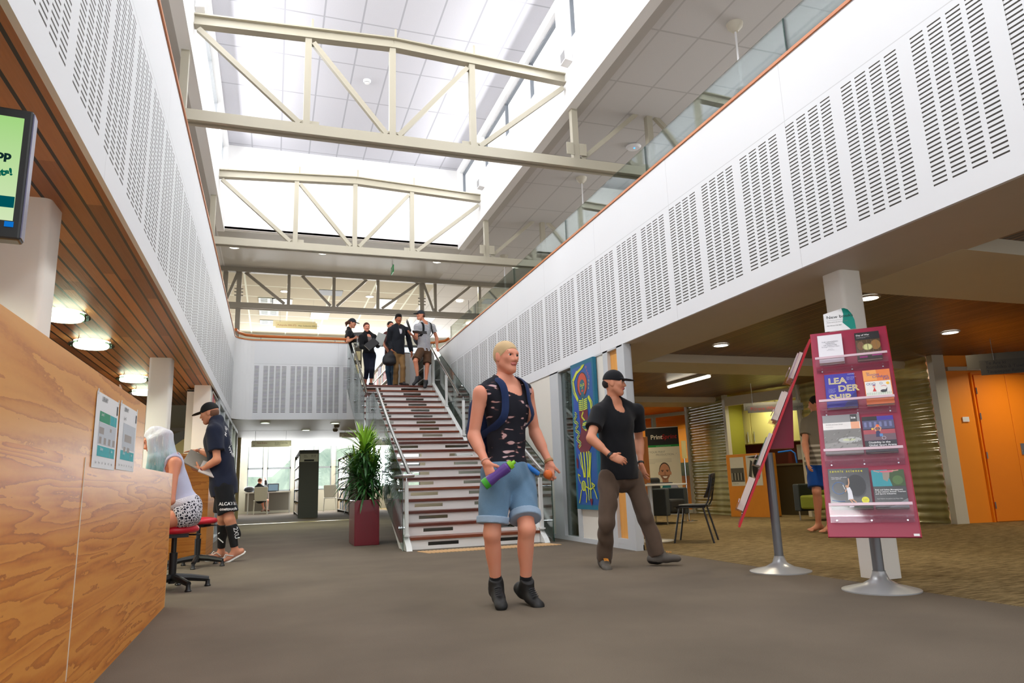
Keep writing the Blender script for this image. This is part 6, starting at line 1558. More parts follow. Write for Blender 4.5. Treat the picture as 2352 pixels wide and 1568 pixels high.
def fabric(name, c, var=0.08, bump=0.25, bs=400.0, rough=0.85): return M(name, c, rough, var=var, vs=14.0, bump=bump, bs=bs, spec=0.2, sheen=0.1)
def tee(B, mat, e=.016, hem=-.02, sleeve=.55, vox=.009, neck=.075, name='t_shirt', drop=0.0, wr=.003, se=.012, collar=None, label=None):
    J = B.J; pr = B.torso(e)
    for k in 'LR': pr += B.arm(k, e + .004, sleeve, e + se) if sleeve < 1 else B.arm(k, e + .004, 1.0, e + .01, cut=True)
    L = J['neck'] - J['pel']; fm = .82 if B.fem else 1.0
    pr.append(RC(J['pel'] + L * .62, J['pel'] - B.u * .06, .150 * B.S * B.b * fm, .170 * B.S * B.b * fm, .04, B.f, .74, e))
    nk = J['neck']
    pr.append(RC(nk - B.u * (.0 + drop) + B.f * (.05 + drop * .6), nk + B.u * .16, neck * B.S, neck * B.S * .95, .01, sub=True))
    return cloth(B, name, pr, mat, vox, [(J['pel'] + B.u * hem, -B.u)], wr, 1.3, label)
def tank(B, mat, e=.014, hem=-.02, vox=.008, strap=.085, neck=.1, name='tank_top', wr=.003, label=None, drop=.03):
    J = B.J; pr = B.torso(e, True)
    for k in ('SL', 'SR'): pr.append(EL(J[k] + (J[k] - J['neck']) * .28 - B.u * .02, B.r, B.f, B.u, (strap * B.S, .16, .13 * B.S), .01, sub=True))
    nk = J['neck']; pr.append(RC(nk - B.u * drop + B.f * .07, nk + B.u * .16, neck * B.S, neck * B.S, .01, sub=True))
    return cloth(B, name, pr, mat, vox, [(J['pel'] + B.u * hem, -B.u)], wr, 2.1, label)
def pants(B, mat, t=1.0, e=.018, e1=.03, waist=.10, vox=.009, wr=.003, name='trousers', shank=.03, ank=.06, label=None):
    J = B.J; pr = B.torso(e, False)[:1] + [EL(J['pel'] - B.u * .03, B.rh, B.fh, (0, 0, 1), (.15 * B.S * B.b, .115 * B.S * B.b, .12 * B.S), .04, e)]
    for k in 'LR':
        if t < 1: pr += B.leg(k, e, e1, t)
        else:
            a, n = J['A' + k], J['K' + k]; end = a + (n - a) * ank
            pr += B.leg(k, e, full=True, shank_e=shank, cutz=(end, a - n))[:2]
    return cloth(B, name, pr, mat, vox, [(J['pel'] + B.u * waist, B.u)], wr, 0.6, label)
def shoe(B, k, up, sole, vox=.006, high=.06, name='shoe', big=1.0, label=None):
    a, heel, t, dn, fl = B.foot(k); S = B.S * big
    pr = [RC(heel - dn * .01, heel + fl * .03 - dn * .01, .046 * S, .046 * S, .03), RC(heel - dn * .005, t - fl * .01, .040 * S, .043 * S, .03, dn, .75), RC(a - dn * high * .4, heel * .45 + t * .55 - dn * .01, .05 * S, .036 * S, .03, cut=(a - dn * high, -dn)), RC(a + dn * .02, a - dn * high, .05 * S, .046 * S, .02, cut=(a - dn * high, -dn))]
    base = heel + dn * .034 * S
    V, F = sdf_mesh(pr, vox, [(base + dn * .0, dn)])
    C = V[F].mean(1); mi = np.where((C - base) @ dn > -.024 * S, 1, 0)
    o = np_object(name, [(V, F, mi)], [up, sole], B.root, B.org)
    if label: o['label'] = label
    return o
def hair(B, mat, style='short', vox=.006, name='hair'):
    h, A, P = B.hh, (B.hr, B.hf, B.hu), B.h
    kc = (P(0, .36, .27), B.hf * .72 - B.hu * .66)
    short = (P(0, 0, -.20), -B.hu); c = [kc]
    pr = [EL(P(0, -.06, .115), *A, (.365 * h, .445 * h, .435 * h), .02, cut=[kc, (P(0, 0, -.12 if style != 'long' else -.3), -B.hu * .9 - B.hf * -.35)])]
    if style == 'crop': pr = [EL(P(0, -.05, .11), *A, (.348 * h, .43 * h, .425 * h), .02, cut=[kc, (P(0, 0, -.1), -B.hu * .9 + B.hf * .3)])]
    if style == 'pony': pr += [RC(P(0, -.42, .15), P(0, -.62, -.1), .09 * h, .13 * h, .04), RC(P(0, -.62, -.1), P(0, -.58, -.5), .13 * h, .05 * h, .04)]
    if style == 'bun': pr += [RC(P(0, -.40, .2), P(0, -.44, .2), .13 * h, .13 * h, .03)]
    if style == 'quiff': pr += [EL(P(0, .12, .42), *A, (.27 * h, .30 * h, .14 * h), .06)]
    return cloth(B, name, pr, mat, vox, (), .0025, 3.0)
def cap(B, mat, vox=.006, name='cap', brimdir=None, back=False, flat=False, label=None):
    h, P = B.hh, B.h; bd = B.hf if brimdir is None else nrm(brimdir); br = np.cross(bd, B.hu); A = (br, bd, B.hu)
    c = P(0, -.04, .13)
    pr = [EL(c, *A, (.375 * h, .455 * h, .45 * h), .02, cut=[(P(0, 0, .10), -B.hu - bd * .12)])]
    bc = P(0, 0, .13) + bd * .50 * h
    pr.append(EL(bc, br, bd + B.hu * (-.12 if not flat else 0.0), B.hu + bd * .12, (.30 * h, .36 * h, .04 * h), .015, cut=[(P(0, 0, 0) + bd * .22 * h, -bd)]))
    return cloth(B, name, pr, mat, vox, (), 0, 0, label)

from mathutils.bvhtree import BVHTree
def project(o, target, d, lift=.003):
    """lay a printed mesh onto the garment under it"""
    tm = target.data; bv = BVHTree.FromPolygons([v.co for v in tm.vertices], [tuple(p.vertices) for p in tm.polygons]); d = Vector(nrm(d))
    for v in o.data.vertices:
        h = bv.ray_cast(v.co - d * .25, d, .6)
        if h[0] is not None: v.co = h[0] - d * lift
    o.data.update()
PJ = {
  'man1': {'head': (1.586, 4.74, 1.71), 'neck': (1.586, 4.78, 1.53), 'SR': (1.37, 4.68, 1.438), 'SL': (1.778, 4.86, 1.473), 'ER': (1.324, 4.72, 1.144), 'EL': (1.854, 4.92, 1.18), 'WR': (1.36, 4.56, 0.951), 'WL': (1.914, 4.8, 0.948), 'pel': (1.575, 4.76, 0.893), 'HR': (1.468, 4.7, 0.871), 'HL': (1.686, 4.82, 0.874), 'KR': (1.42, 4.66, 0.481), 'KL': (1.649, 4.6, 0.501), 'AR': (1.477, 4.78, 0.113), 'AL': (1.667, 4.72, 0.1), 'TR': (1.454, 4.6, 0.02), 'TL': (1.708, 4.58, 0.004)},
  'man2': {'head': (3.246, 6.28, 1.768), 'neck': (3.244, 6.33, 1.575), 'SR': (3.052, 6.28, 1.477), 'SL': (3.524, 6.37, 1.496), 'ER': (2.895, 6.16, 1.212), 'EL': (3.605, 6.5, 1.202), 'WR': (3.021, 6.0, 1.028), 'WL': (3.551, 6.4, 0.959), 'pel': (3.266, 6.32, 0.86), 'HR': (3.128, 6.29, 0.829), 'HL': (3.412, 6.35, 0.832), 'KR': (3.014, 6.16, 0.418), 'KL': (3.456, 6.2, 0.437), 'AR': (3.037, 6.32, 0.068), 'AL': (3.514, 6.12, 0.09), 'TR': (2.975, 6.12, 0.003), 'TL': (3.66, 6.02, 0.065)},
  'boy': {'head': (-0.771, 9.55, 1.807), 'neck': (-0.684, 9.55, 1.68), 'SL': (-0.69, 9.36, 1.566), 'SR': (-0.635, 9.72, 1.606), 'EL': (-0.635, 9.3, 1.213), 'ER': (-0.785, 9.85, 1.328), 'WL': (-0.818, 9.4, 1.101), 'WR': (-0.902, 9.98, 1.371), 'pel': (-0.561, 9.55, 0.891), 'HL': (-0.564, 9.44, 0.879), 'HR': (-0.555, 9.64, 0.88), 'KL': (-0.47, 9.4, 0.502), 'KR': (-0.565, 9.66, 0.508), 'AL': (-0.392, 9.46, 0.121), 'AR': (-0.569, 9.8, 0.09), 'TL': (-0.545, 9.4, 0.004), 'TR': (-0.71, 9.7, 0.05)},
  'girl': {'head': (-0.993, 6.98, 1.29), 'neck': (-0.881, 7.0, 1.15), 'SL': (-0.807, 6.82, 1.087), 'SR': (-0.85, 7.16, 1.149), 'EL': (-0.81, 6.72, 0.761), 'ER': (-0.952, 7.2, 0.839), 'WL': (-1.015, 6.8, 0.804), 'WR': (-1.08, 7.1, 0.851), 'pel': (-0.731, 7.0, 0.668), 'HL': (-0.727, 6.9, 0.64), 'HR': (-0.746, 7.1, 0.65), 'KL': (-0.933, 6.85, 0.563), 'KR': (-0.984, 7.08, 0.59), 'AL': (-0.959, 6.9, 0.22), 'AR': (-0.988, 7.1, 0.221), 'TL': (-1.045, 6.9, 0.161), 'TR': (-1.076, 7.1, 0.165)},
  'cap_woman': {'head': (1.769, 17.25, 4.863), 'neck': (1.697, 17.25, 4.694), 'SR': (1.694, 17.1, 4.583), 'SL': (1.682, 17.42, 4.675), 'ER': (1.624, 17.0, 4.331), 'EL': (1.768, 17.5, 4.461), 'WR': (1.823, 17.12, 4.461), 'WL': (1.885, 17.4, 4.567), 'pel': (1.718, 17.28, 4.139), 'HR': (1.731, 17.2, 4.103), 'HL': (1.705, 17.36, 4.132), 'KR': (1.767, 17.2, 3.713), 'KL': (1.731, 17.36, 3.739), 'AR': (1.736, 17.25, 3.275), 'AL': (1.709, 17.4, 3.275), 'TR': (1.856, 17.2, 3.222), 'TL': (1.83, 17.35, 3.222)},
  'woman2': {'head': (2.079, 16.9, 4.697), 'neck': (2.097, 16.95, 4.555), 'SR': (1.95, 16.85, 4.441), 'SL': (2.278, 16.95, 4.475), 'ER': (1.947, 16.8, 4.172), 'EL': (2.35, 16.85, 4.227), 'WR': (2.129, 16.6, 4.139), 'WL': (2.28, 16.65, 4.228), 'pel': (2.152, 16.93, 4.01), 'HR': (2.083, 16.88, 3.966), 'HL': (2.228, 16.95, 3.994), 'KR': (2.086, 16.8, 3.632), 'KL': (2.194, 16.75, 3.604), 'AR': (2.062, 17.0, 3.275), 'AL': (2.184, 16.82, 3.275), 'TR': (2.006, 16.88, 3.222), 'TL': (2.164, 16.66, 3.222)},
  'jacket': {'head': (2.839, 16.78, 4.9), 'neck': (2.835, 16.82, 4.721), 'SR': (2.629, 16.74, 4.607), 'SL': (3.066, 16.9, 4.659), 'ER': (2.596, 16.8, 4.302), 'EL': (3.15, 16.95, 4.34), 'WR': (2.649, 16.66, 4.102), 'WL': (3.174, 16.85, 4.1), 'pel': (2.831, 16.8, 4.059), 'HR': (2.75, 16.76, 4.016), 'HL': (2.927, 16.86, 4.04), 'KR': (2.768, 16.68, 3.658), 'KL': (2.917, 16.62, 3.651), 'AR': (2.777, 16.86, 3.275), 'AL': (2.916, 16.62, 3.285), 'TR': (2.796, 16.72, 3.222), 'TL': (3.007, 16.48, 3.222)},
  'stripe': {'head': (3.298, 16.3, 4.905), 'neck': (3.389, 16.33, 4.72), 'SR': (3.185, 16.22, 4.6), 'SL': (3.613, 16.42, 4.663), 'ER': (3.169, 16.2, 4.305), 'EL': (3.725, 16.45, 4.389), 'WR': (3.022, 15.98, 4.338), 'WL': (3.695, 16.28, 4.093), 'pel': (3.378, 16.3, 4.055), 'HR': (3.28, 16.24, 4.008), 'HL': (3.471, 16.34, 4.033), 'KR': (3.116, 16.05, 3.726), 'KL': (3.432, 16.22, 3.648), 'AR': (3.185, 16.1, 3.331), 'AL': (3.393, 16.2, 3.255), 'TR': (3.049, 15.93, 3.159), 'TL': (3.329, 16.0, 3.101)},
  'student': {'head': (-0.429, 29.35, 1.252), 'neck': (-0.454, 29.3, 1.103), 'SL': (-0.562, 29.3, 1.024), 'SR': (-0.292, 29.3, 1.015), 'EL': (-0.592, 29.55, 0.844), 'ER': (-0.2, 29.6, 1.064), 'WL': (-0.501, 29.85, 0.841), 'WR': (-0.225, 29.75, 1.286), 'pel': (-0.385, 29.15, 0.574), 'HL': (-0.463, 29.15, 0.561), 'HR': (-0.321, 29.15, 0.555), 'KL': (-0.358, 29.6, 0.536), 'KR': (-0.132, 29.55, 0.512), 'AL': (-0.248, 29.45, 0.187), 'AR': (-0.152, 29.7, 0.161), 'TL': (-0.323, 29.3, 0.128), 'TR': (-0.055, 29.75, 0.123)},
  'blur': {'head': (7.567, 8.281, 1.812), 'neck': (7.554, 8.281, 1.62), 'SL': (7.427, 8.366, 1.539), 'SR': (7.694, 8.196, 1.535), 'EL': (7.286, 8.281, 1.243), 'ER': (7.646, 8.112, 1.227), 'WL': (7.154, 8.112, 0.977), 'WR': (7.504, 8.027, 0.967), 'pel': (7.504, 8.281, 0.977), 'HL': (7.468, 8.332, 0.955), 'HR': (7.564, 8.23, 0.949), 'KL': (7.357, 8.239, 0.563), 'KR': (7.596, 8.196, 0.554), 'AL': (7.433, 8.366, 0.09), 'AR': (7.411, 8.112, 0.1), 'TL': (7.235, 8.323, 0.03), 'TR': (7.18, 8.027, 0.03)},
  'jeans': {'head': (2.735, 17.35, 4.859), 'neck': (2.747, 17.35, 4.69), 'SR': (2.622, 17.4, 4.639), 'SL': (2.915, 17.3, 4.629), 'ER': (2.598, 17.38, 4.363), 'EL': (2.929, 17.25, 4.326), 'WR': (2.662, 17.15, 4.12), 'WL': (2.925, 17.1, 4.096), 'pel': (2.762, 17.3, 4.04), 'HR': (2.699, 17.32, 4.019), 'HL': (2.832, 17.26, 4.012), 'KR': (2.66, 17.2, 3.655), 'KL': (2.784, 17.1, 3.641), 'AR': (2.738, 17.35, 3.275), 'AL': (2.812, 17.2, 3.275), 'TR': (2.682, 17.2, 3.222), 'TL': (2.766, 17.05, 3.222)},
}
def ZV(*a): return np.array(a, float)
SK1, SK2, SK3 = (222, 160, 134), (206, 150, 120), (164, 108, 76)
f_navy, f_blk = fabric('cloth_navy', (28, 34, 54)), fabric('cloth_black', (22, 23, 27))
f_denim = fabric('cloth_denim', (104, 136, 164), 0.18, 0.4, 300); f_denim2 = fabric('cloth_jeans', (66, 92, 116), 0.2, 0.4, 300)
f_brown = fabric('cloth_brown', (86, 70, 58), 0.15); f_khaki = fabric('cloth_khaki', (140, 108, 68), 0.12); f_bshort = fabric('cloth_brown_short', (92, 66, 48), 0.12)
f_grey = fabric('cloth_grey', (140, 138, 134)); f_lilac = fabric('cloth_lilac', (196, 198, 222), 0.05)
s_blk, s_sole = M('shoe_black', (20, 20, 22), 0.6), M('sole_black', (16, 16, 18), 0.5)
s_grey, s_white = M('shoe_grey', (84, 78, 72), 0.7, var=0.2), M('sole_white', (214, 206, 196), 0.5)
def pattern_tank():
    t = NT('tank_sunsets'); x, y, z = t.sep(t.coord())
    n = t.noise(t.comb(t.math('MULTIPLY', x, 11.0), t.math('MULTIPLY', y, 9.0), t.math('MULTIPLY', z, 30.0)), 1.15, 1.0, 0.3)
    n2 = t.noise(t.comb(t.math('MULTIPLY', x, 5.0), 3.0, t.math('MULTIPLY', z, 11.0)), 1.0, 1.0)
    k = t.math('GREATER_THAN', n, 0.66); k2 = t.math('GREATER_THAN', n, 0.62)
    cc = t.mix(n2, lin((196, 110, 70)), lin((206, 200, 214)))
    c = t.mix(k2, lin((34, 34, 42)), lin((84, 62, 62))); c = t.mix(k, c, cc)
    t.bsdf(c, 0.85, 0, None, spec=0.2); return t.m
def stripes():
    t = NT('tee_stripes'); x, y, z = t.sep(t.coord()); k = t.math('LESS_THAN', t.math('FRACT', t.math('DIVIDE', z, 0.032)), 0.36)
    t.bsdf(t.mix(k, lin((226, 226, 230)), lin((40, 42, 60))), 0.85, 0, None, spec=0.2); return t.m
def leafprint():
    t = NT('shorts_print'); v = t.n('ShaderNodeTexVoronoi'); v.feature = 'DISTANCE_TO_EDGE'; t.put(v.inputs['Vector'], t.coord()); v.inputs['Scale'].default_value = 42
    k = t.math('LESS_THAN', v.outputs['Distance'], 0.13); n = t.noise(t.coord(), 60, 2); k2 = t.math('GREATER_THAN', n, 0.6)
    t.bsdf(t.mix(t.math('MAXIMUM', k, k2), lin((30, 30, 46)), lin((222, 220, 228))), 0.8, 0, None, spec=0.2); return t.m
def rings(B, k, t0, r, mat, name, w=.008, e=0.0):
    a, b = B.J['E' + k], B.J['W' + k]; c = a + (b - a) * t0; d = nrm(b - a)
    return cloth(B, name, [RC(c, c + d * w, r, r, .004, cut=(c + d * w, d))], mat, .004, [(c - d * .002, -d)])
def backpack(name, label, B, mat, w=.3, hgt=.42, dep=.15, drop=.30, strap=None):
    J = B.J; c = J['pel'] + (J['neck'] - J['pel']) * .58 - B.f * (.13 + dep / 2) * B.S; c = c - B.u * (drop - .3)
    o = empty(name, tuple(float(v) for v in c), label, 'backpack')
    pr = [EL(c - B.u * .03, B.r, B.f, B.u, (w / 2, dep / 2, hgt / 2), .05), EL(c - B.u * hgt * .2, B.r, B.f, B.u, (w / 2 * 1.04, dep / 2 * 1.1, hgt * .28), .05), EL(c + B.u * hgt * .2, B.r, B.f, B.u, (w / 2 * .9, dep / 2 * .9, hgt * .26), .05)]
    V, F = sdf_mesh(pr, .009, (), .002); b = np_object('bag_body', [(V, F, 0)], [mat], o, c)
    V, F = sdf_mesh([EL(c - B.u * hgt * .16 - B.f * dep * .52, B.r, B.f, B.u, (w * .36, .035, hgt * .2), .02)], .008); np_object('pocket', [(V, F, 0)], [mat], o, c)
    for k, s in (('SR', 1), ('SL', -1)):
        sh = J['neck'] * .48 + J[k] * .52
        pts = [c + B.u * hgt * .38 + B.r * .07 * s + B.f * dep * .3, sh - B.f * .085 + B.u * .035, sh + B.u * .072 + B.f * .0, sh + B.f * .105 + B.u * .01, sh + B.f * .135 - B.u * .12, sh + B.f * .12 - B.u * .25 + B.r * .03 * s, c - B.u * hgt * .3 + B.r * w * .46 * s + B.f * dep * .4]
        fine = []
        for i in range(len(pts) - 1):
            for q in range(4):
                t = q / 4; p0 = pts[max(0, i - 1)]; p1, p2 = pts[i], pts[i + 1]; p3 = pts[min(len(pts) - 1, i + 2)]
                fine.append(.5 * (2 * p1 + (p2 - p0) * t + (2 * p0 - 5 * p1 + 4 * p2 - p3) * t * t + (3 * p1 - p0 - 3 * p2 + p3) * t ** 3))
        fine.append(pts[-1])
        MB().tube([tuple(p - c) for p in fine], .026, 8, flat=.28, up=tuple(B.f)).build('strap', strap or mat, o, smooth=True)
    return o
def slab(name, label, cat, c, X, Y, w, d, th, mat, extra=None):
    X = Vector(nrm(X)); Y = Vector(nrm(Y)); Y = (Y - X * X.dot(Y)).normalized(); Z = X.cross(Y)
    o = empty(name, tuple(float(v) for v in c), label, cat)
    MB().obox((0, 0, 0), (w, d, th), X, Y, Z).build('body', mat, o, bevel=.004)
    return o, X, Y, Z

# ---- walking man in tank top and denim shorts (front)
B = Body(PJ['man1'], 1.0, look=(.42, -.9, -.06), bulk=.98)
person('person', 'walking person with fair hair in a printed tank top and denim shorts at centre', B, SK1, .008, .005, dict(R=dict(palm=B.f * -.2 - B.r * 1.0, curl=.85, hd=ZV(.25, -.35, -.9), thumb=B.f), L=dict(palm=-B.f * .4 + B.r * -.9, curl=1.15, hd=ZV(-.1, -.1, -1), thumb=B.f)), brow=(150, 110, 80), lip=(196, 112, 104))
hair(B, fabric('hair_fair', (214, 184, 140), .12, .5, 500), 'crop', .006)
tank(B, pattern_tank(), .016, -.03, .007, label='dark tank top printed with small sunset shapes')
pants(B, f_denim, .82, .022, .034, .06, .008, .007, 'denim_shorts')
for k in 'RL':
    h, n = B.J['H' + k], B.J['K' + k]; a = h + (n - h) * .72; b = h + (n - h) * .84
    cloth(B, 'turned_cuff', [RC(a, b + (n - h) * .1, .112, .110, .01, cut=(b, n - h))], fabric('denim_pale', (150, 172, 196), .1, .3), .007, [(a, h - n)])
    shoe(B, k, s_blk, s_sole, .006, .075, 'sneaker'); a_, t_ = B.J['A' + k], B.J['K' + k]
    cloth(B, 'sock', [RC(a_, a_ + (t_ - a_) * .2, .044, .042, .01, cut=(a_ + (t_ - a_) * .24, t_ - a_))], f_blk, .006)
    a, heel, t, dn, fl = B.foot(k); sd = np.cross(fl, dn); lc = MB()
    for i in range(5):
        p = a * .62 + t * .38 + (t - a) * (.08 * i - .1) - dn * (.048 - .004 * i) + fl * .012
        lc.tube([tuple(p - sd * .024 - B.org), tuple(p - dn * .006 - B.org), tuple(p + sd * .024 - B.org)], .0035, 5)
    lc.build('laces', M('lace_black', (38, 38, 42), .7), B.root, smooth=True)
rings(B, 'L', .92, .034, M('strap_tan', (176, 130, 84), .6), 'wristband', .02)
rings(B, 'R', .95, .033, M('bangle', (214, 168, 150), .4), 'bracelet', .006)
backpack('backpack', 'navy backpack on the back of the walking man in denim shorts', B, fabric('pack_navy', (30, 46, 84)), .34, .46, .16, .30)
wr = B.J['WR']; hd = nrm(ZV(.25, -.35, -.9)); bc_ = wr + hd * .095 + ZV(.035, -.02, 0); ax_ = nrm(ZV(.75, -.25, .55))
o = empty('drink_bottle', tuple(bc_), 'purple and green sports bottle held low by the man in denim shorts', 'bottle')
MB().lathe([(0, -.115), (.034, -.11), (.037, -.05), (.032, 0.0), (.037, .05), (.036, .085), (.022, .10), (0, .10)], (0, 0, 0), 18, Z=tuple(ax_), closed=False).build('bottle_body', M('bottle_purple', (92, 60, 140), .3), o, smooth=True)
MB().lathe([(.024, .098), (.03, .10), (.03, .125), (.014, .13), (.012, .15), (0, .15)], (0, 0, 0), 16, Z=tuple(ax_), closed=False).build('cap', M('bottle_lime', (140, 206, 40), .3), o, smooth=True)
MB().lathe([(.0372, -.108), (.0382, -.07)], (0, 0, 0), 18, Z=tuple(ax_), closed=False).build('grip_band', M('bottle_green', (60, 160, 40), .4), o, smooth=True)
wl = B.J['WL'] + ZV(-.035, -.05, -.085); o = empty('orange_ball', tuple(wl), 'small orange held in the left fist of the man in denim shorts', 'fruit'); MB().sphere((0, 0, 0), .034, 16, 10).build('peel', M('orange_peel', (226, 110, 40), .5, bump=.3, bs=300), o, smooth=True); MB().lathe([(0, .033), (.006, .035), (.004, .037)], (0, 0, 0), 8).build('stem_end', M('stem_green', (90, 110, 50), .7), o)
pk = B.J['HL'] + B.fh * .11 - B.rh * .0 + ZV(-.02, 0, .05)
cloth(B, 'pocket_flash', [RC(pk, pk + ZV(.07, .0, -.05), .018, .018, .004)], M('pocket_blue', (40, 120, 206), .5), .006)

# ---- walking man in black shirt and cap
B = Body(PJ['man2'], 1.04, look=(.78, -.62, -.04), bulk=1.02)
person('person', 'walking person in a black V-neck shirt, black cap and brown trousers beside the painting', B, SK2, .009, .006, dict(R=dict(palm=-B.f, curl=.5, hd=ZV(.85, -.3, -.35)), L=dict(palm=-B.r, curl=.45, hd=ZV(.15, -.25, -1))), brow=(60, 44, 34))
cap(B, f_blk); cloth(B, 'hair', [EL(B.h(0, -.1, 0), B.hr, B.hf, B.hu, (.305 * B.hh, .42 * B.hh, .3 * B.hh), .02, cut=[(B.h(0, -.2, 0), B.hf), (B.h(0, 0, -.2), -B.hu)])], fabric('hair_dark', (40, 32, 28), .1, .4), .007)
tee(B, f_blk, .021, -.05, .62, .008, .066, drop=.06, se=.018)
pants(B, f_brown, 1, .014, .03, .06, .009, .009, 'trousers', .042, .0)
for k in 'RL':
    shoe(B, k, s_grey, s_sole, .006, .06, 'walking_shoe'); a, heel, t, dn, fl = B.foot(k); sd = np.cross(fl, dn); lc = MB()
    for i in range(3):
        p = a * .5 + t * .5 + (t - a) * (.1 * i - .12) - dn * .046 + fl * .01; lc.tube([tuple(p - sd * .022 - B.org), tuple(p - dn * .006 - B.org), tuple(p + sd * .022 - B.org)], .004, 5)
    lc.build('laces', M('lace_orange', (230, 150, 50), .6), B.root, smooth=True)
rings(B, 'R', .9, .034, M('watch_black', (26, 26, 28), .4), 'watch', .025); rings(B, 'L', .9, .034, M('watch_black', (26, 26, 28), .4), 'wristband', .02)

# ---- boy at the counter
B = Body(PJ['boy'], 1.06, look=(-.97, .18, -.24), bulk=.98)
person('person', 'person in black cap, black printed T-shirt and black shorts standing at the orange counter', B, SK2, .008, .006, dict(R=dict(palm=ZV(0, 0, -1), curl=.12, hd=ZV(-1, .1, -.06), spread=.03), L=dict(palm=ZV(.1, .6, .7), curl=.7, hd=ZV(-.85, .1, .25))), bare='LR', brow=(60, 44, 34))
cap(B, M('cap_black', (16, 17, 19), .8), flat=True, label='flat-brimmed black cap'); cloth(B, 'hair', [EL(B.h(0, -.06, .0), B.hr, B.hf, B.hu, (.342 * B.hh, .42 * B.hh, .34 * B.hh), .02, cut=[(B.h(0, -.12, 0), B.hf + B.hu * .2), (B.h(0, 0, -.22), -B.hu)])], fabric('hair_shaved', (120, 84, 66), .1, .4), .007)
shirt = tee(B, f_navy, .032, -.10, .68, .008, .066, se=.022, wr=.005)
shorts = pants(B, f_blk, .80, .022, .05, .06, .008, .005, 'sports_shorts')
slv = {}
for k in 'RL':
    n, a = B.J['K' + k], B.J['A' + k]; d = a - n
    slv[k] = cloth(B, 'calf_sleeve', B.leg(k, .006)[1:2] + [EL(n + d * .3 - nrm(B.J['T' + k] - a) * .022, np.cross(nrm(d), nrm(B.J['T' + k] - a)), nrm(B.J['T' + k] - a), nrm(d), (.058, .058, .14), .03)], M('sleeve_black', (18, 19, 22), .6), .007, [(n + d * .16, -d), (n + d * .86, d)])
    a_, heel, t, dn, fl = B.foot(k); c = (heel + t) / 2 + dn * .036
    cloth(B, 'flip_flop', [RC(heel + dn * .036, t + dn * .036, .046, .048, .02, dn, .28)], M('flip_white', (222, 222, 216), .5), .005)
    sd = np.cross(fl, dn); tp = t - fl * .045
    st_ = MB()
    for s in (-1, 1): st_.tube([tuple(tp + fl * .02 - dn * .005 - B.org), tuple(tp - fl * .05 + sd * .03 * s - dn * .032 - B.org), tuple(tp - fl * .10 + sd * .042 * s + dn * .022 - B.org)], .006, 6)
    st_.build('thong_strap', M('flip_white', (0, 0, 0)), B.root, smooth=True)
# printing on the back of the shirt, shorts and sleeves: flat lettering just off the cloth
def curved_text(B, name, items, mat):
    mb = MB()
    for body, size, o, X, Y in items: text_mesh(mb, body, size, tuple(V3(o) - B.org), tuple(X), tuple(Y), 0, 'CENTER', .001)
    return mb.build(name, mat, B.root)
nx = nrm(B.J['neck'] - B.J['pel']); bk = -B.f
its = []
cc = B.J['pel'] + (B.J['neck'] - B.J['pel']) * .66 + bk * .155 ; R_t = nrm(np.cross(B.u, bk))
for i, ch in enumerate('MANLY'):
    a = math.radians(150 - 30 * i); its.append((ch, .075, cc + (R_t * math.cos(a) * .10 + B.u * (math.sin(a) * .15 + .02)), R_t * math.sin(a) - B.u * math.cos(a), R_t * math.cos(a) + B.u * math.sin(a)))
for i, ch in enumerate('WARREN'):
    a = math.radians(200 + 28 * i); its.append((ch, .07, cc + (R_t * math.cos(a) * .10 + B.u * (math.sin(a) * .15 - .03)), -R_t * math.sin(a) + B.u * math.cos(a), -R_t * math.cos(a) - B.u * math.sin(a)))
its.append(('19', .12, cc - B.u * .03, R_t, B.u))
project(curved_text(B, 'back_print', its, m_whiteink), shirt, B.f)
sideN = nrm(B.J['HL'] - B.J['HR']); hp = B.J['HL'] + (B.J['KL'] - B.J['HL']) * .55 + sideN * .142; Xs = nrm(np.cross(ZV(0, 0, 1), sideN))
_sp = curved_text(B, 'shorts_print', [('ALCATEL', .052, hp + Xs * .03, Xs, ZV(0, 0, 1)), ('onetouch', .05, hp + Xs * .03 - ZV(0, 0, .06), Xs, ZV(0, 0, 1))], m_whiteink).name
project(bpy.data.objects[_sp], shorts, -sideN)
n, a = B.J['KL'], B.J['AL']; cp = n + (a - n) * .45 + ZV(.03, -.07, 0); project(curved_text(B, 'sleeve_print', [('2XU', .075, cp, nrm(n - a) * -1, nrm(np.cross(nrm(n - a), ZV(.3, -1, 0))))], m_whiteink), slv['L'], ZV(-.1, 1, 0))
n, a = B.J['KR'], B.J['AR']; cp = n + (a - n) * .5 + ZV(-.01, -.066, 0); mb = MB()
for dz in (.06, -.06): mb.bar(tuple(cp + ZV(-.03, 0, dz * .4) - B.org), tuple(cp + ZV(.035, 0, dz * 1.4) - B.org), .012, .002, (0, -1, 0))
mb.build('chevron_print', m_whiteink, B.root)
rings(B, 'R', .88, .034, M('bracelet_grey', (150, 156, 170), .3), 'bracelet', .016); rings(B, 'L', .9, .034, M('bracelet_red', (120, 30, 34), .4), 'bracelet', .03)
w_ = B.J['WL']; o, X, Y, Z = slab('laptop', 'grey closed laptop under the arm of the boy in the black cap', 'laptop', w_ + ZV(-.02, .06, .09), (.75, .1, -.42), (.1, -.6, -.75), .36, .25, .02, M('laptop_grey', (150, 142, 134), .4))
MB().obox((-.03, 0, .0105), (.05, .05, .001), X, Y, Z).build('sticker', M('sticker_red', (180, 50, 50), .5), o)
o, X, Y, Z = slab('exercise_book', 'blue and white book tucked below the grey laptop of the boy', 'book', w_ + ZV(.1, .02, -.0), (.8, .1, -.35), (.1, -.5, -.8), .24, .18, .02, M('book_white', (214, 206, 206), .5)); MB().obox((.0, -.0, .0105), (.14, .17, .001), X, Y, Z).build('cover_panel', M('book_cyan', (40, 130, 190), .5), o)

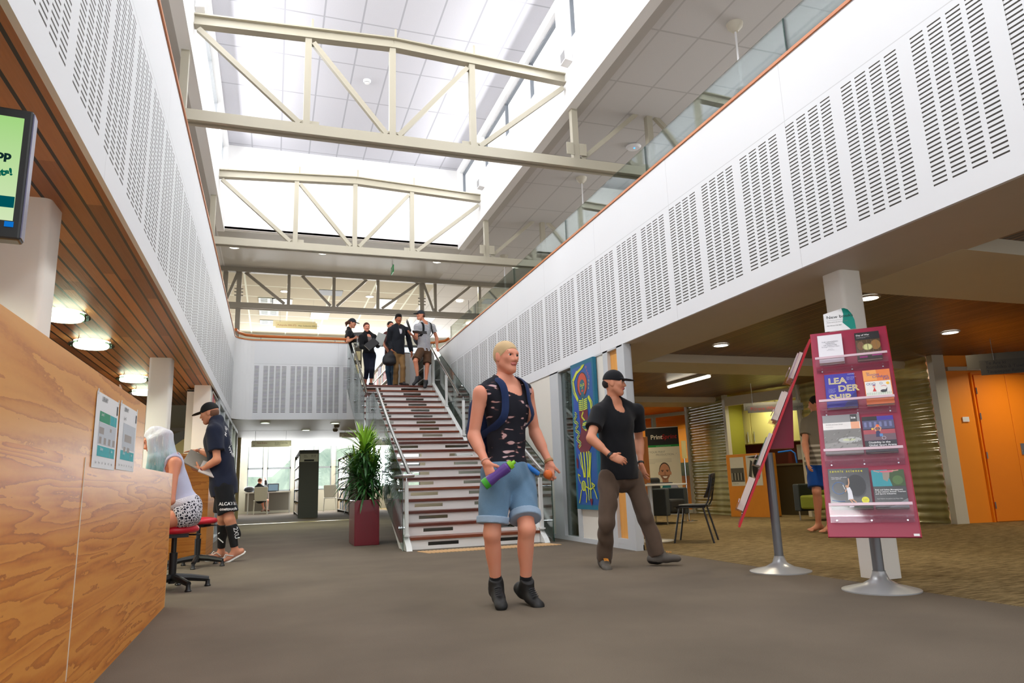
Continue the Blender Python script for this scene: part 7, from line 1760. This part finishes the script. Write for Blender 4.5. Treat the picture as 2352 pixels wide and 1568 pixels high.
# ---- seated girl with pale blue hair
B = Body(PJ['girl'], 0.98, True, look=(-.93, .0, -.42), tilt=(-.35, 0, 0), bulk=1.1)
person('person', 'seated person with long pale blue hair and patterned shorts at the desk end', B, (216, 152, 124), .008, .006, dict(R=dict(palm=ZV(0, 0, -1), curl=.5, hd=ZV(-1, 0, -.1)), L=dict(palm=ZV(0, 0, -1), curl=.5, hd=ZV(-1, 0, .1))), bare='LR')
hm = None
def bluehair():
    t = NT('hair_blue'); x, y, z = t.sep(t.coord()); n = t.noise(t.comb(t.math('MULTIPLY', x, 34.0), t.math('MULTIPLY', y, 34.0), t.math('MULTIPLY', z, 4.0)), 1.0, 4.0, .7)
    g = t.math('ADD', t.math('MULTIPLY_ADD', z, -2.6, 3.5), t.math('MULTIPLY', t.math('SUBTRACT', n, .5), .9))
    c = t.ramp(g, [(0.0, lin((206, 204, 214))), (.4, lin((196, 214, 226))), (.75, lin((140, 192, 200))), (1.0, lin((70, 136, 146)))])
    c = t.mix(t.math('GREATER_THAN', n, .63), c, lin((226, 232, 236))); t.bsdf(c, .45, 0, n, .9, .01, .4); return t.m
P_ = B.h; h = B.hh; A_ = (B.hr, B.hf, B.hu)
pr = [EL(P_(0, -.08, .12), *A_, (.385 * h, .46 * h, .45 * h), .03, cut=[(P_(0, .30, .27), B.hf * .8 - B.hu * .5)])]
dz = ZV(0, 0, -1)
for s in (-1, 1):
    for j in range(4):
        q0 = P_(.27 * s, .05 - .14 * j, .02); q1 = q0 + dz * .16 + B.hr * s * .012 + ZV(.015 + .01 * j, 0, 0); q2 = q0 + dz * (.30 + .02 * (j % 2)) + ZV(-.01 + .028 * j, 0, 0); q3 = q0 + dz * (.38 + .03 * (j % 2)) + ZV(-.03 + .03 * j, 0, 0)
        for a, b, r1, r2 in ((q0, q1, .05, .045), (q1, q2, .045, .04), (q2, q3, .04, .012)): pr.append(RC(a, b, r1, r2, .022))
for j in range(3):
    q0 = P_(-.2 + .2 * j, -.36, .02); q1 = q0 + dz * .16 + ZV(.03, 0, 0); q2 = q0 + dz * .3 + ZV(.06, 0, 0)
    pr += [RC(q0, q1, .06, .05, .03), RC(q1, q2, .05, .015, .03)]
bh = bluehair(); cloth(B, 'hair', pr, bh, .006, (), .004, 1.0); cloth(B, 'hair_twist', [RC(P_(.3 * -1, -.05, .12), P_(0, -.47, .08), .03, .035, .02), RC(P_(.3, -.05, .12), P_(0, -.47, .08), .03, .035, .02)], bh, .006)
tank(B, f_lilac, .012, .03, .007, .135, .135, 'camisole', .002, drop=.08)
cloth(B, 'lace_hem', [EL(B.J['pel'] + B.u * .06, B.r, B.f, B.u, (.192, .152, .10), .03)], M('lace_white', (224, 222, 232), .8, bump=.9, bs=120), .007, [(B.J['pel'] + B.u * .11, B.u), (B.J['pel'] + B.u * .035, -B.u)], .004)
pants(B, leafprint(), .26, .018, .030, .10, .008, .004, 'printed_shorts')

# ---- group at the top of the stairs
UG = None
B = Body(PJ['cap_woman'], .96, True, look=(.93, -.3, -.2))
person('person', 'person in a dark cap behind the timber handrail, leftmost at the stair top', B, SK2, .010, .007, dict(R=dict(palm=ZV(0, 1, .3), curl=.8, hd=ZV(1, .2, .2)), L=dict(palm=ZV(0, -1, .3), curl=.8, hd=ZV(1, -.2, .2))), brow=(60, 40, 30))
hair(B, fabric('hair_brown', (84, 50, 36), .2, .5, 300), 'pony', .008); cap(B, fabric('cap_slate', (44, 48, 56)), .008); tee(B, f_blk, .012, -.06, .5, .009, .06); pants(B, fabric('cloth_black2', (28, 28, 34)), 1, .015, .02, .05, .010, .001, 'leggings', .016, .05)
for k in 'RL': shoe(B, k, s_blk, s_sole, .008, .04)
o, X, Y, Z = slab('laptop', 'black laptop hugged by the person in the dark cap upstairs', 'laptop', B.J['neck'] * .4 + B.J['pel'] * .6 + B.f * .2 + ZV(.0, -.06, .13), (.93, -.35, 0), (.1, .1, 1), .34, .26, .03, m_black)
B_ = empty('water_bottle', tuple(B.J['WR'] + ZV(.06, -.05, -.12)), 'clear water bottle held by the person in the dark cap upstairs', 'bottle'); MB().lathe([(0, -.12), (.032, -.12), (.034, -.02), (.03, .02), (.033, .06), (.014, .1), (.012, .1)], (0, 0, 0), 14, closed=False).build('bottle_body', glass_mat('bottle_clear', (.86, .9, .96, 1), .35), B_, smooth=True); MB().lathe([(.014, .1), (.015, .12), (0, .12)], (0, 0, 0), 12, closed=False).build('cap', m_whiteink, B_)
B = Body(PJ['woman2'], .94, True, look=(.12, -1, -.12))
person('person', 'smiling person in a black cardigan and cropped leggings holding papers at the stair top', B, SK1, .010, .007, dict(R=dict(palm=ZV(.2, .6, .6), curl=.7, hd=ZV(1, -.2, 0)), L=dict(palm=ZV(-.6, .6, .3), curl=.7, hd=ZV(-.9, -.2, .1))), brow=(70, 44, 34))
hair(B, fabric('hair_auburn', (86, 48, 38), .2, .5, 300), 'bun', .008)
tee(B, fabric('cloth_print_grey', (120, 110, 108), .4), .010, -.03, .3, .009, .085, 'top', drop=.05)
J = B.J; pr = B.torso(.024); [pr.extend(B.arm(k, .02, 1.0, .02, cut=True)) for k in 'LR']; pr.append(RC(J['neck'] + B.f * .10 + B.u * .1, J['pel'] + B.f * .2, .055, .06, .01, sub=True))
cloth(B, 'cardigan', pr, f_blk, .009, [(J['pel'] + B.u * .02, -B.u)], .004)
pants(B, fabric('leggings_navy', (24, 28, 44)), 1, .013, .02, .08, .010, .001, 'leggings', .016, .42); [shoe(B, k, s_blk, s_sole, .008, .03) for k in 'RL']
o, X, Y, Z = slab('ring_binder', 'thick black book with cream pages in the arms of the person in the cardigan', 'book', J['WR'] + ZV(.03, -.06, .06), (.75, .1, .62), (-.55, .35, .75), .3, .2, .045, m_black); MB().obox((-.0, -.0, 0), (.302, .19, .03), X, Y, Z).build('pages', M('page_block', (0, 0, 0)), o)
o, X, Y, Z = slab('laptop', 'silver open laptop lid rising behind the black book upstairs', 'laptop', J['WL'] + ZV(.10, .02, .13), (.6, -.5, -.3), (.0, .1, 1), .24, .3, .015, M('laptop_silver', (170, 174, 172), .35)); MB().obox((0, -.0, .008), (.2, .24, .001), X, Y, Z).build('display', M('screen_grey', (120, 130, 130), .3), o)
B = Body(PJ['jeans'], .97, look=(.3, -1, 0))
person('person', 'mostly hidden person in blue jeans standing behind the man in the dark jacket', B, SK1, .011, .008, dict(R=dict(palm=-B.r, curl=.6)), brow=(60, 44, 34))
hair(B, fabric('hair_dark', (0, 0, 0)), 'short', .009); tee(B, fabric('cloth_maroon', (86, 44, 44)), .014, -.04, .5, .010); pants(B, f_denim2, 1, .016, .02, .05, .010, .003, 'jeans', .03, .0); [shoe(B, k, s_blk, s_sole, .009, .03) for k in 'RL']
B = Body(PJ['jacket'], 1.0, look=(.12, -1, -.1), bulk=.88)
person('person', 'person in a dark jacket and khaki trousers with a black bag at the stair top', B, (178, 118, 86), .010, .006, dict(R=dict(palm=-B.r, curl=1.2, hd=ZV(.1, -.1, -1)), L=dict(palm=-B.r * -1, curl=.5, hd=ZV(.1, -.1, -1))), brow=(30, 24, 22), lip=(160, 84, 76))
hair(B, fabric('hair_black', (20, 18, 18), .1, .4), 'quiff', .007)
tee(B, fabric('tee_pale', (206, 206, 214)), .012, -.02, .4, .009, .075, drop=.02)
J = B.J; pr = B.torso(.026) + [RC(J['neck'] * .5 + J['pel'] * .5, J['pel'] - B.u * .05, .15, .155, .04, B.f, .72, .012)]; [pr.extend(B.arm(k, .022, 1.0, .022, cut=True)) for k in 'LR']; pr.append(RC(J['neck'] + B.f * .12 + B.u * .12, J['neck'] * .55 + J['pel'] * .45 + B.f * .19, .085, .02, .01, sub=True)); pr.append(RC(J['neck'] + B.u * .05, J['neck'] + B.u * .25, .072, .075, .01, sub=True))
cloth(B, 'jacket', pr, fabric('jacket_black', (32, 35, 42), .15), .009, [(J['pel'] - B.u * .05, -B.u)], .006)
cloth(B, 'hood', [RC(J['neck'] - B.f * .06 + B.r * .1, J['neck'] - B.f * .06 - B.r * .1, .05, .05, .03), RC(J['neck'] - B.f * .11 - B.u * .05, J['neck'] - B.f * .12 - B.u * .12, .06, .03, .03)], fabric('jacket_black', (0, 0, 0)), .009)
pants(B, f_khaki, 1, .014, .03, .03, .010, .006, 'trousers', .034, .0); [shoe(B, k, M('shoe_dark_brown', (44, 34, 32), .6), s_white, .007, .045) for k in 'RL']
w_ = J['WR']; c = w_ + ZV(-.06, -.06, -.24); o = empty('carry_bag', tuple(c), 'soft black bag hanging from the hand of the man in the dark jacket', 'bag')
V, F = sdf_mesh([EL(c, (1, 0, 0), (0, 1, 0), (0, 0, 1), (.16, .09, .15), .05), EL(c - ZV(0, 0, .07), (1, 0, 0), (0, 1, 0), (0, 0, 1), (.165, .10, .09), .05), RC(c + ZV(.02, 0, .08), c + ZV(.05, .03, .18), .09, .035, .05)], .009, (), .005); np_object('bag_body', [(V, F, 0)], [fabric('bag_black', (28, 30, 38), .15)], o, c)
MB().tube([(-.05, 0, .12), (-.0, .03, .2), (.05, .05, .235), (.08, .05, .2), (.09, .02, .12)], .012, 8, flat=.4).build('handle', f_blk, o, smooth=True)
B = Body(PJ['stripe'], 1.0, look=(-.93, -.34, .02), bulk=.9)
person('person', 'person in a striped T-shirt, brown shorts and cap with one hand on the stair rail', B, (214, 152, 122), .009, .006, dict(R=dict(palm=ZV(.4, .1, .9), curl=.35, hd=ZV(-.6, -.5, .35), spread=.03), L=dict(palm=ZV(0, 0, -1), curl=1.0, hd=ZV(.0, -.75, -.35))), brow=(70, 50, 36))
cap(B, fabric('cap_slate', (0, 0, 0)), .007); cloth(B, 'hair', [EL(B.h(0, -.1, .0), B.hr, B.hf, B.hu, (.35 * B.hh, .40 * B.hh, .3 * B.hh), .02, cut=[(B.h(0, -.1, 0), B.hf), (B.h(0, 0, -.2), -B.hu)])], fabric('hair_brown', (0, 0, 0)), .008)
tee(B, stripes(), .018, -.05, .52, .008, .075)
pants(B, f_bshort, .86, .02, .045, .02, .009, .004, 'shorts')
for k in 'RL': shoe(B, k, M('trainer_dark', (34, 36, 42), .6), s_white, .007, .05, 'trainer')
backpack('backpack', 'grey backpack worn by the person in the striped T-shirt', B, fabric('pack_grey', (74, 78, 86)), .3, .44, .15, .3, f_blk)
w_ = B.J['WR']; bx_ = w_ + ZV(.03, -.09, .06)
o, X, Y, Z = slab('laptop', 'open black laptop balanced on the hand of the person in stripes', 'laptop', bx_ + ZV(.14, -.0, -.01), (.93, -.25, -.1), (.25, .93, .0), .34, .24, .018, m_black)
MB().obox(tuple(-X * .17 + Vector((-.09, 0, .13))), (.012, .24, .3), (-.3, 0, -.95) and (1, 0, .35), (.1, 1, 0), (-.35, 0, 1)).build('lid', m_black, o, bevel=.003); MB().obox(tuple(-X * .163 + Vector((-.083, 0, .13))), (.002, .21, .25), (1, 0, .35), (.1, 1, 0), (-.35, 0, 1)).build('display', M('screen_dark', (30, 34, 44), .2), o)

# ---- student at the far window, blurred walker, seated figure
B = Body(PJ['student'], .95, True, look=(.25, .9, -.45))
person('person', 'person in black sitting on the pale chair at the far window, arm raised', B, SK1, .012, .010, dict(R=dict(palm=ZV(-1, 0, 0), curl=.4)))
hair(B, fabric('hair_auburn2', (112, 64, 40), .2, .4), 'bun', .010); tee(B, f_blk, .014, -.08, 1.0, .011, .06, 'sweater'); pants(B, f_blk, .5, .02, .03, .05, .011, .002, 'shorts'); [shoe(B, k, M('sandal', (120, 80, 56), .6), M('sandal', (0, 0, 0)), .010, .0, 'sandal') for k in 'RL']
B = Body(PJ['blur'], 1.04, look=(-.55, .8, -.1))
person('person', 'walking person in a grey striped shirt and blue shorts partly hidden behind the front stand', B, SK2, .010, .008, dict(L=dict(palm=-B.r * -1, curl=.5)), bare='LR')
hair(B, fabric('hair_dark', (0, 0, 0)), 'short', .009)
def bands():
    t = NT('shirt_bands'); x, y, z = t.sep(t.coord()); k = t.math('MULTIPLY', t.math('LESS_THAN', t.math('FRACT', t.math('DIVIDE', z, 0.07)), .45), t.math('LESS_THAN', z, 1.24)); t.bsdf(t.mix(k, lin((122, 114, 100)), lin((190, 184, 172))), .85, 0, None, spec=.2); return t.m
tee(B, bands(), .022, -.06, .6, .010); pants(B, fabric('shorts_blue', (20, 70, 150), .15), .88, .026, .05, .02, .010, .004, 'shorts')
J = dict(pel=(8.75, 8.98, .5), neck=(8.82, 9.02, 1.06), head=(8.76, 8.97, 1.26), SR=(8.98, 8.86, 1.02), SL=(8.66, 9.18, 1.02), ER=(8.95, 8.66, .78), EL=(8.5, 9.1, .78), WR=(8.75, 8.56, .68), WL=(8.4, 8.9, .7), HR=(8.85, 8.9, .5), HL=(8.67, 9.06, .5), KR=(8.5, 8.55, .5), KL=(8.32, 8.72, .5), AR=(8.44, 8.5, .08), AL=(8.25, 8.68, .08), TR=(8.28, 8.36, .03), TL=(8.1, 8.52, .03))
B = Body(J, .98, look=(-.8, -.6, -.3))
person('person', 'seated person in dark clothes on the lounge chair right of the front stand', B, SK2, .012, .010, dict(R=dict(palm=ZV(0, 0, -1), curl=.6)))
hair(B, fabric('hair_dark', (0, 0, 0)), 'short', .010); tee(B, f_blk, .024, -.04, 1.0, .011, .06, 'sweater'); pants(B, f_blk, 1, .016, .02, .05, .011, .002, 'trousers', .03, .0); [shoe(B, k, s_blk, s_sole, .010, .03) for k in 'RL']
# ------------------------------------------------------------------ camera
cam = bpy.data.cameras.new('camera'); co = bpy.data.objects.new('camera', cam); COL.objects.link(co)
cam.sensor_width = 36.0; cam.lens = 1602.0 / 2352.0 * 36.0; cam.clip_start = 0.05; cam.clip_end = 500
yaw, pitch, roll = [math.radians(a) for a in (19.0489, 11.5864, -1.9415)]
fw = Vector((math.sin(yaw) * math.cos(pitch), math.cos(yaw) * math.cos(pitch), math.sin(pitch)))
r0 = Vector((math.cos(yaw), -math.sin(yaw), 0)); u0 = r0.cross(fw)
rr = r0 * math.cos(roll) + u0 * math.sin(roll); uu = -r0 * math.sin(roll) + u0 * math.cos(roll)
m = Matrix((rr, uu, -fw)).transposed().to_4x4(); m.translation = Vector((0, 0, 0.8))
co.matrix_world = m; SC.camera = co

# ------------------------------------------------------------------ light
w = bpy.data.worlds.new('world'); SC.world = w; w.use_nodes = True
bg = w.node_tree.nodes['Background']; bg.inputs[0].default_value = (0.96, 0.98, 1.0, 1); bg.inputs[1].default_value = 1.7
def area(name, loc, target, sx, sy, power, col=(1, 1, 1), spread=180):
    l = bpy.data.lights.new(name, 'AREA'); l.shape = 'RECTANGLE'; l.size = sx; l.size_y = sy; l.energy = power; l.color = col
    l.spread = math.radians(spread)
    o = bpy.data.objects.new(name, l); COL.objects.link(o); o.location = loc
    d = Vector(target) - Vector(loc); o.rotation_euler = d.to_track_quat('-Z', 'Z').to_euler(); return o
area('daylight_clerestory_right', (BX1 - 0.03, 6.5, 8.1), (BX1 - 3, 6.5, 6.9), 0.85, 18, 580)
area('daylight_clerestory_left', (BX0 + 0.03, 6.5, 8.1), (BX0 + 3, 6.5, 6.9), 0.85, 18, 700)
area('daylight_reading_room', (1.5, WY - 0.1, 1.9), (1.5, 20, 1.2), 7, 1.9, 800, (0.95, 0.98, 1))
area('daylight_upper_windows', (2.5, 27.2, 5.4), (2.5, 18, 4.5), 8, 1.8, 420)
area('fill_gallery_right', (13.9, 9, 5.0), (5, 9, 5.4), 20, 2.4, 1500, (0.97, 0.98, 1))  # added fill to brighten the gallery ceiling; this wall has no window
area('fill_gallery_left', (-6.9, 9, 5.0), (0, 9, 5.6), 20, 2.4, 700, (0.97, 0.98, 1))  # added fill on the opposite side, likewise without a window
def disk(name, loc, p, col=(1, 0.9, 0.72), r=0.1, spread=150):
    l = bpy.data.lights.new(name, 'AREA'); l.shape = 'DISK'; l.size = 2 * r; l.energy = p; l.color = col; l.spread = math.radians(spread)
    o = bpy.data.objects.new(name, l); COL.objects.link(o); o.location = loc; return o
for x, y in ((5.72, 7.88), (5.76, 5.39), (8.35, 6.6), (8.3, 10.2), (10.6, 7.0), (7.3, 12.6), (8.5, 3.4), (7.4, 14.7)):  # leading positions have downlights; the rest are fill lamps added without fittings
    disk('downlight_and_fill', (x, y, ZB + 0.09), 6 if x == 8.35 else 22, (1, 0.86, 0.62))
for dy in (-0.4, 0.4): disk('tube_lamp', (7.0, 10.7 + dy, ZB - 0.01), 10, (1, 0.9, 0.7))
kc_ = P2 + kd * 0.8 + kb * 0.3; disk('kitchen_lamp', (kc_.x, kc_.y, 2.5), 14, (1, 0.95, 0.66))
d_, l_, n_ = seg(P3, P4)
for t in (0.8, 2.4):
    q = P3 + d_ * t + ob * 1.0; disk('office_fill', (q.x, q.y, 2.5), 22, (1, 0.9, 0.75))  # unseen lamp added inside to light the orange office wall
for x, y in ((-1.80, 6.95), (-1.85, 8.25), (-1.85, 10.65), (-1.93, 12.05), (-3.2, 7.6), (-3.5, 11.0), (-2.8, 17), (-2.8, 21), (-2.1, 2.9), (-3.2, 4.6)):  # later positions have no drum fitting; nearest are fill added to brighten the column
    disk('drum_and_fill', (x, y, ZB - 0.115), 70 if y < 5 else 22, (0.98, 1.0, 0.78), 0.15)
for x, y in ((-0.19, 17.75), (1.45, 17.9), (0.84, 19.9)): disk('bulkhead_lamp', (x, y, ZB - 0.02), 30, (0.96, 1, 0.72), 0.1, 176)
for x, y in ((0.13, 22.6), (1.37, 23.9), (3.3, 22.0), (5.0, 24.0), (2.7, 20.0), (5.5, 19.4), (-0.2, 20.4)): disk('upper_panel_and_fill', (x, y, ZC - 0.08), 48, (1, 0.97, 0.86), 0.3, 170)  # last positions have no panel light; fill added to light the hanging sign
for x in (-0.5, 1.9): disk('reading_lamp', (x, 27.2, 2.8), 150, (1, 0.97, 0.86), 0.2, 175)
SC.view_settings.view_transform = 'Standard'
SC.view_settings.look = 'None'
SC.view_settings.exposure = -0.12
SC.cycles.max_bounces = 8; SC.cycles.diffuse_bounces = 4; SC.cycles.glossy_bounces = 3; SC.cycles.transmission_bounces = 4; SC.cycles.transparent_max_bounces = 16
SC.cycles.sample_clamp_indirect = 6.0
SC.cycles.caustics_reflective = False; SC.cycles.caustics_refractive = False
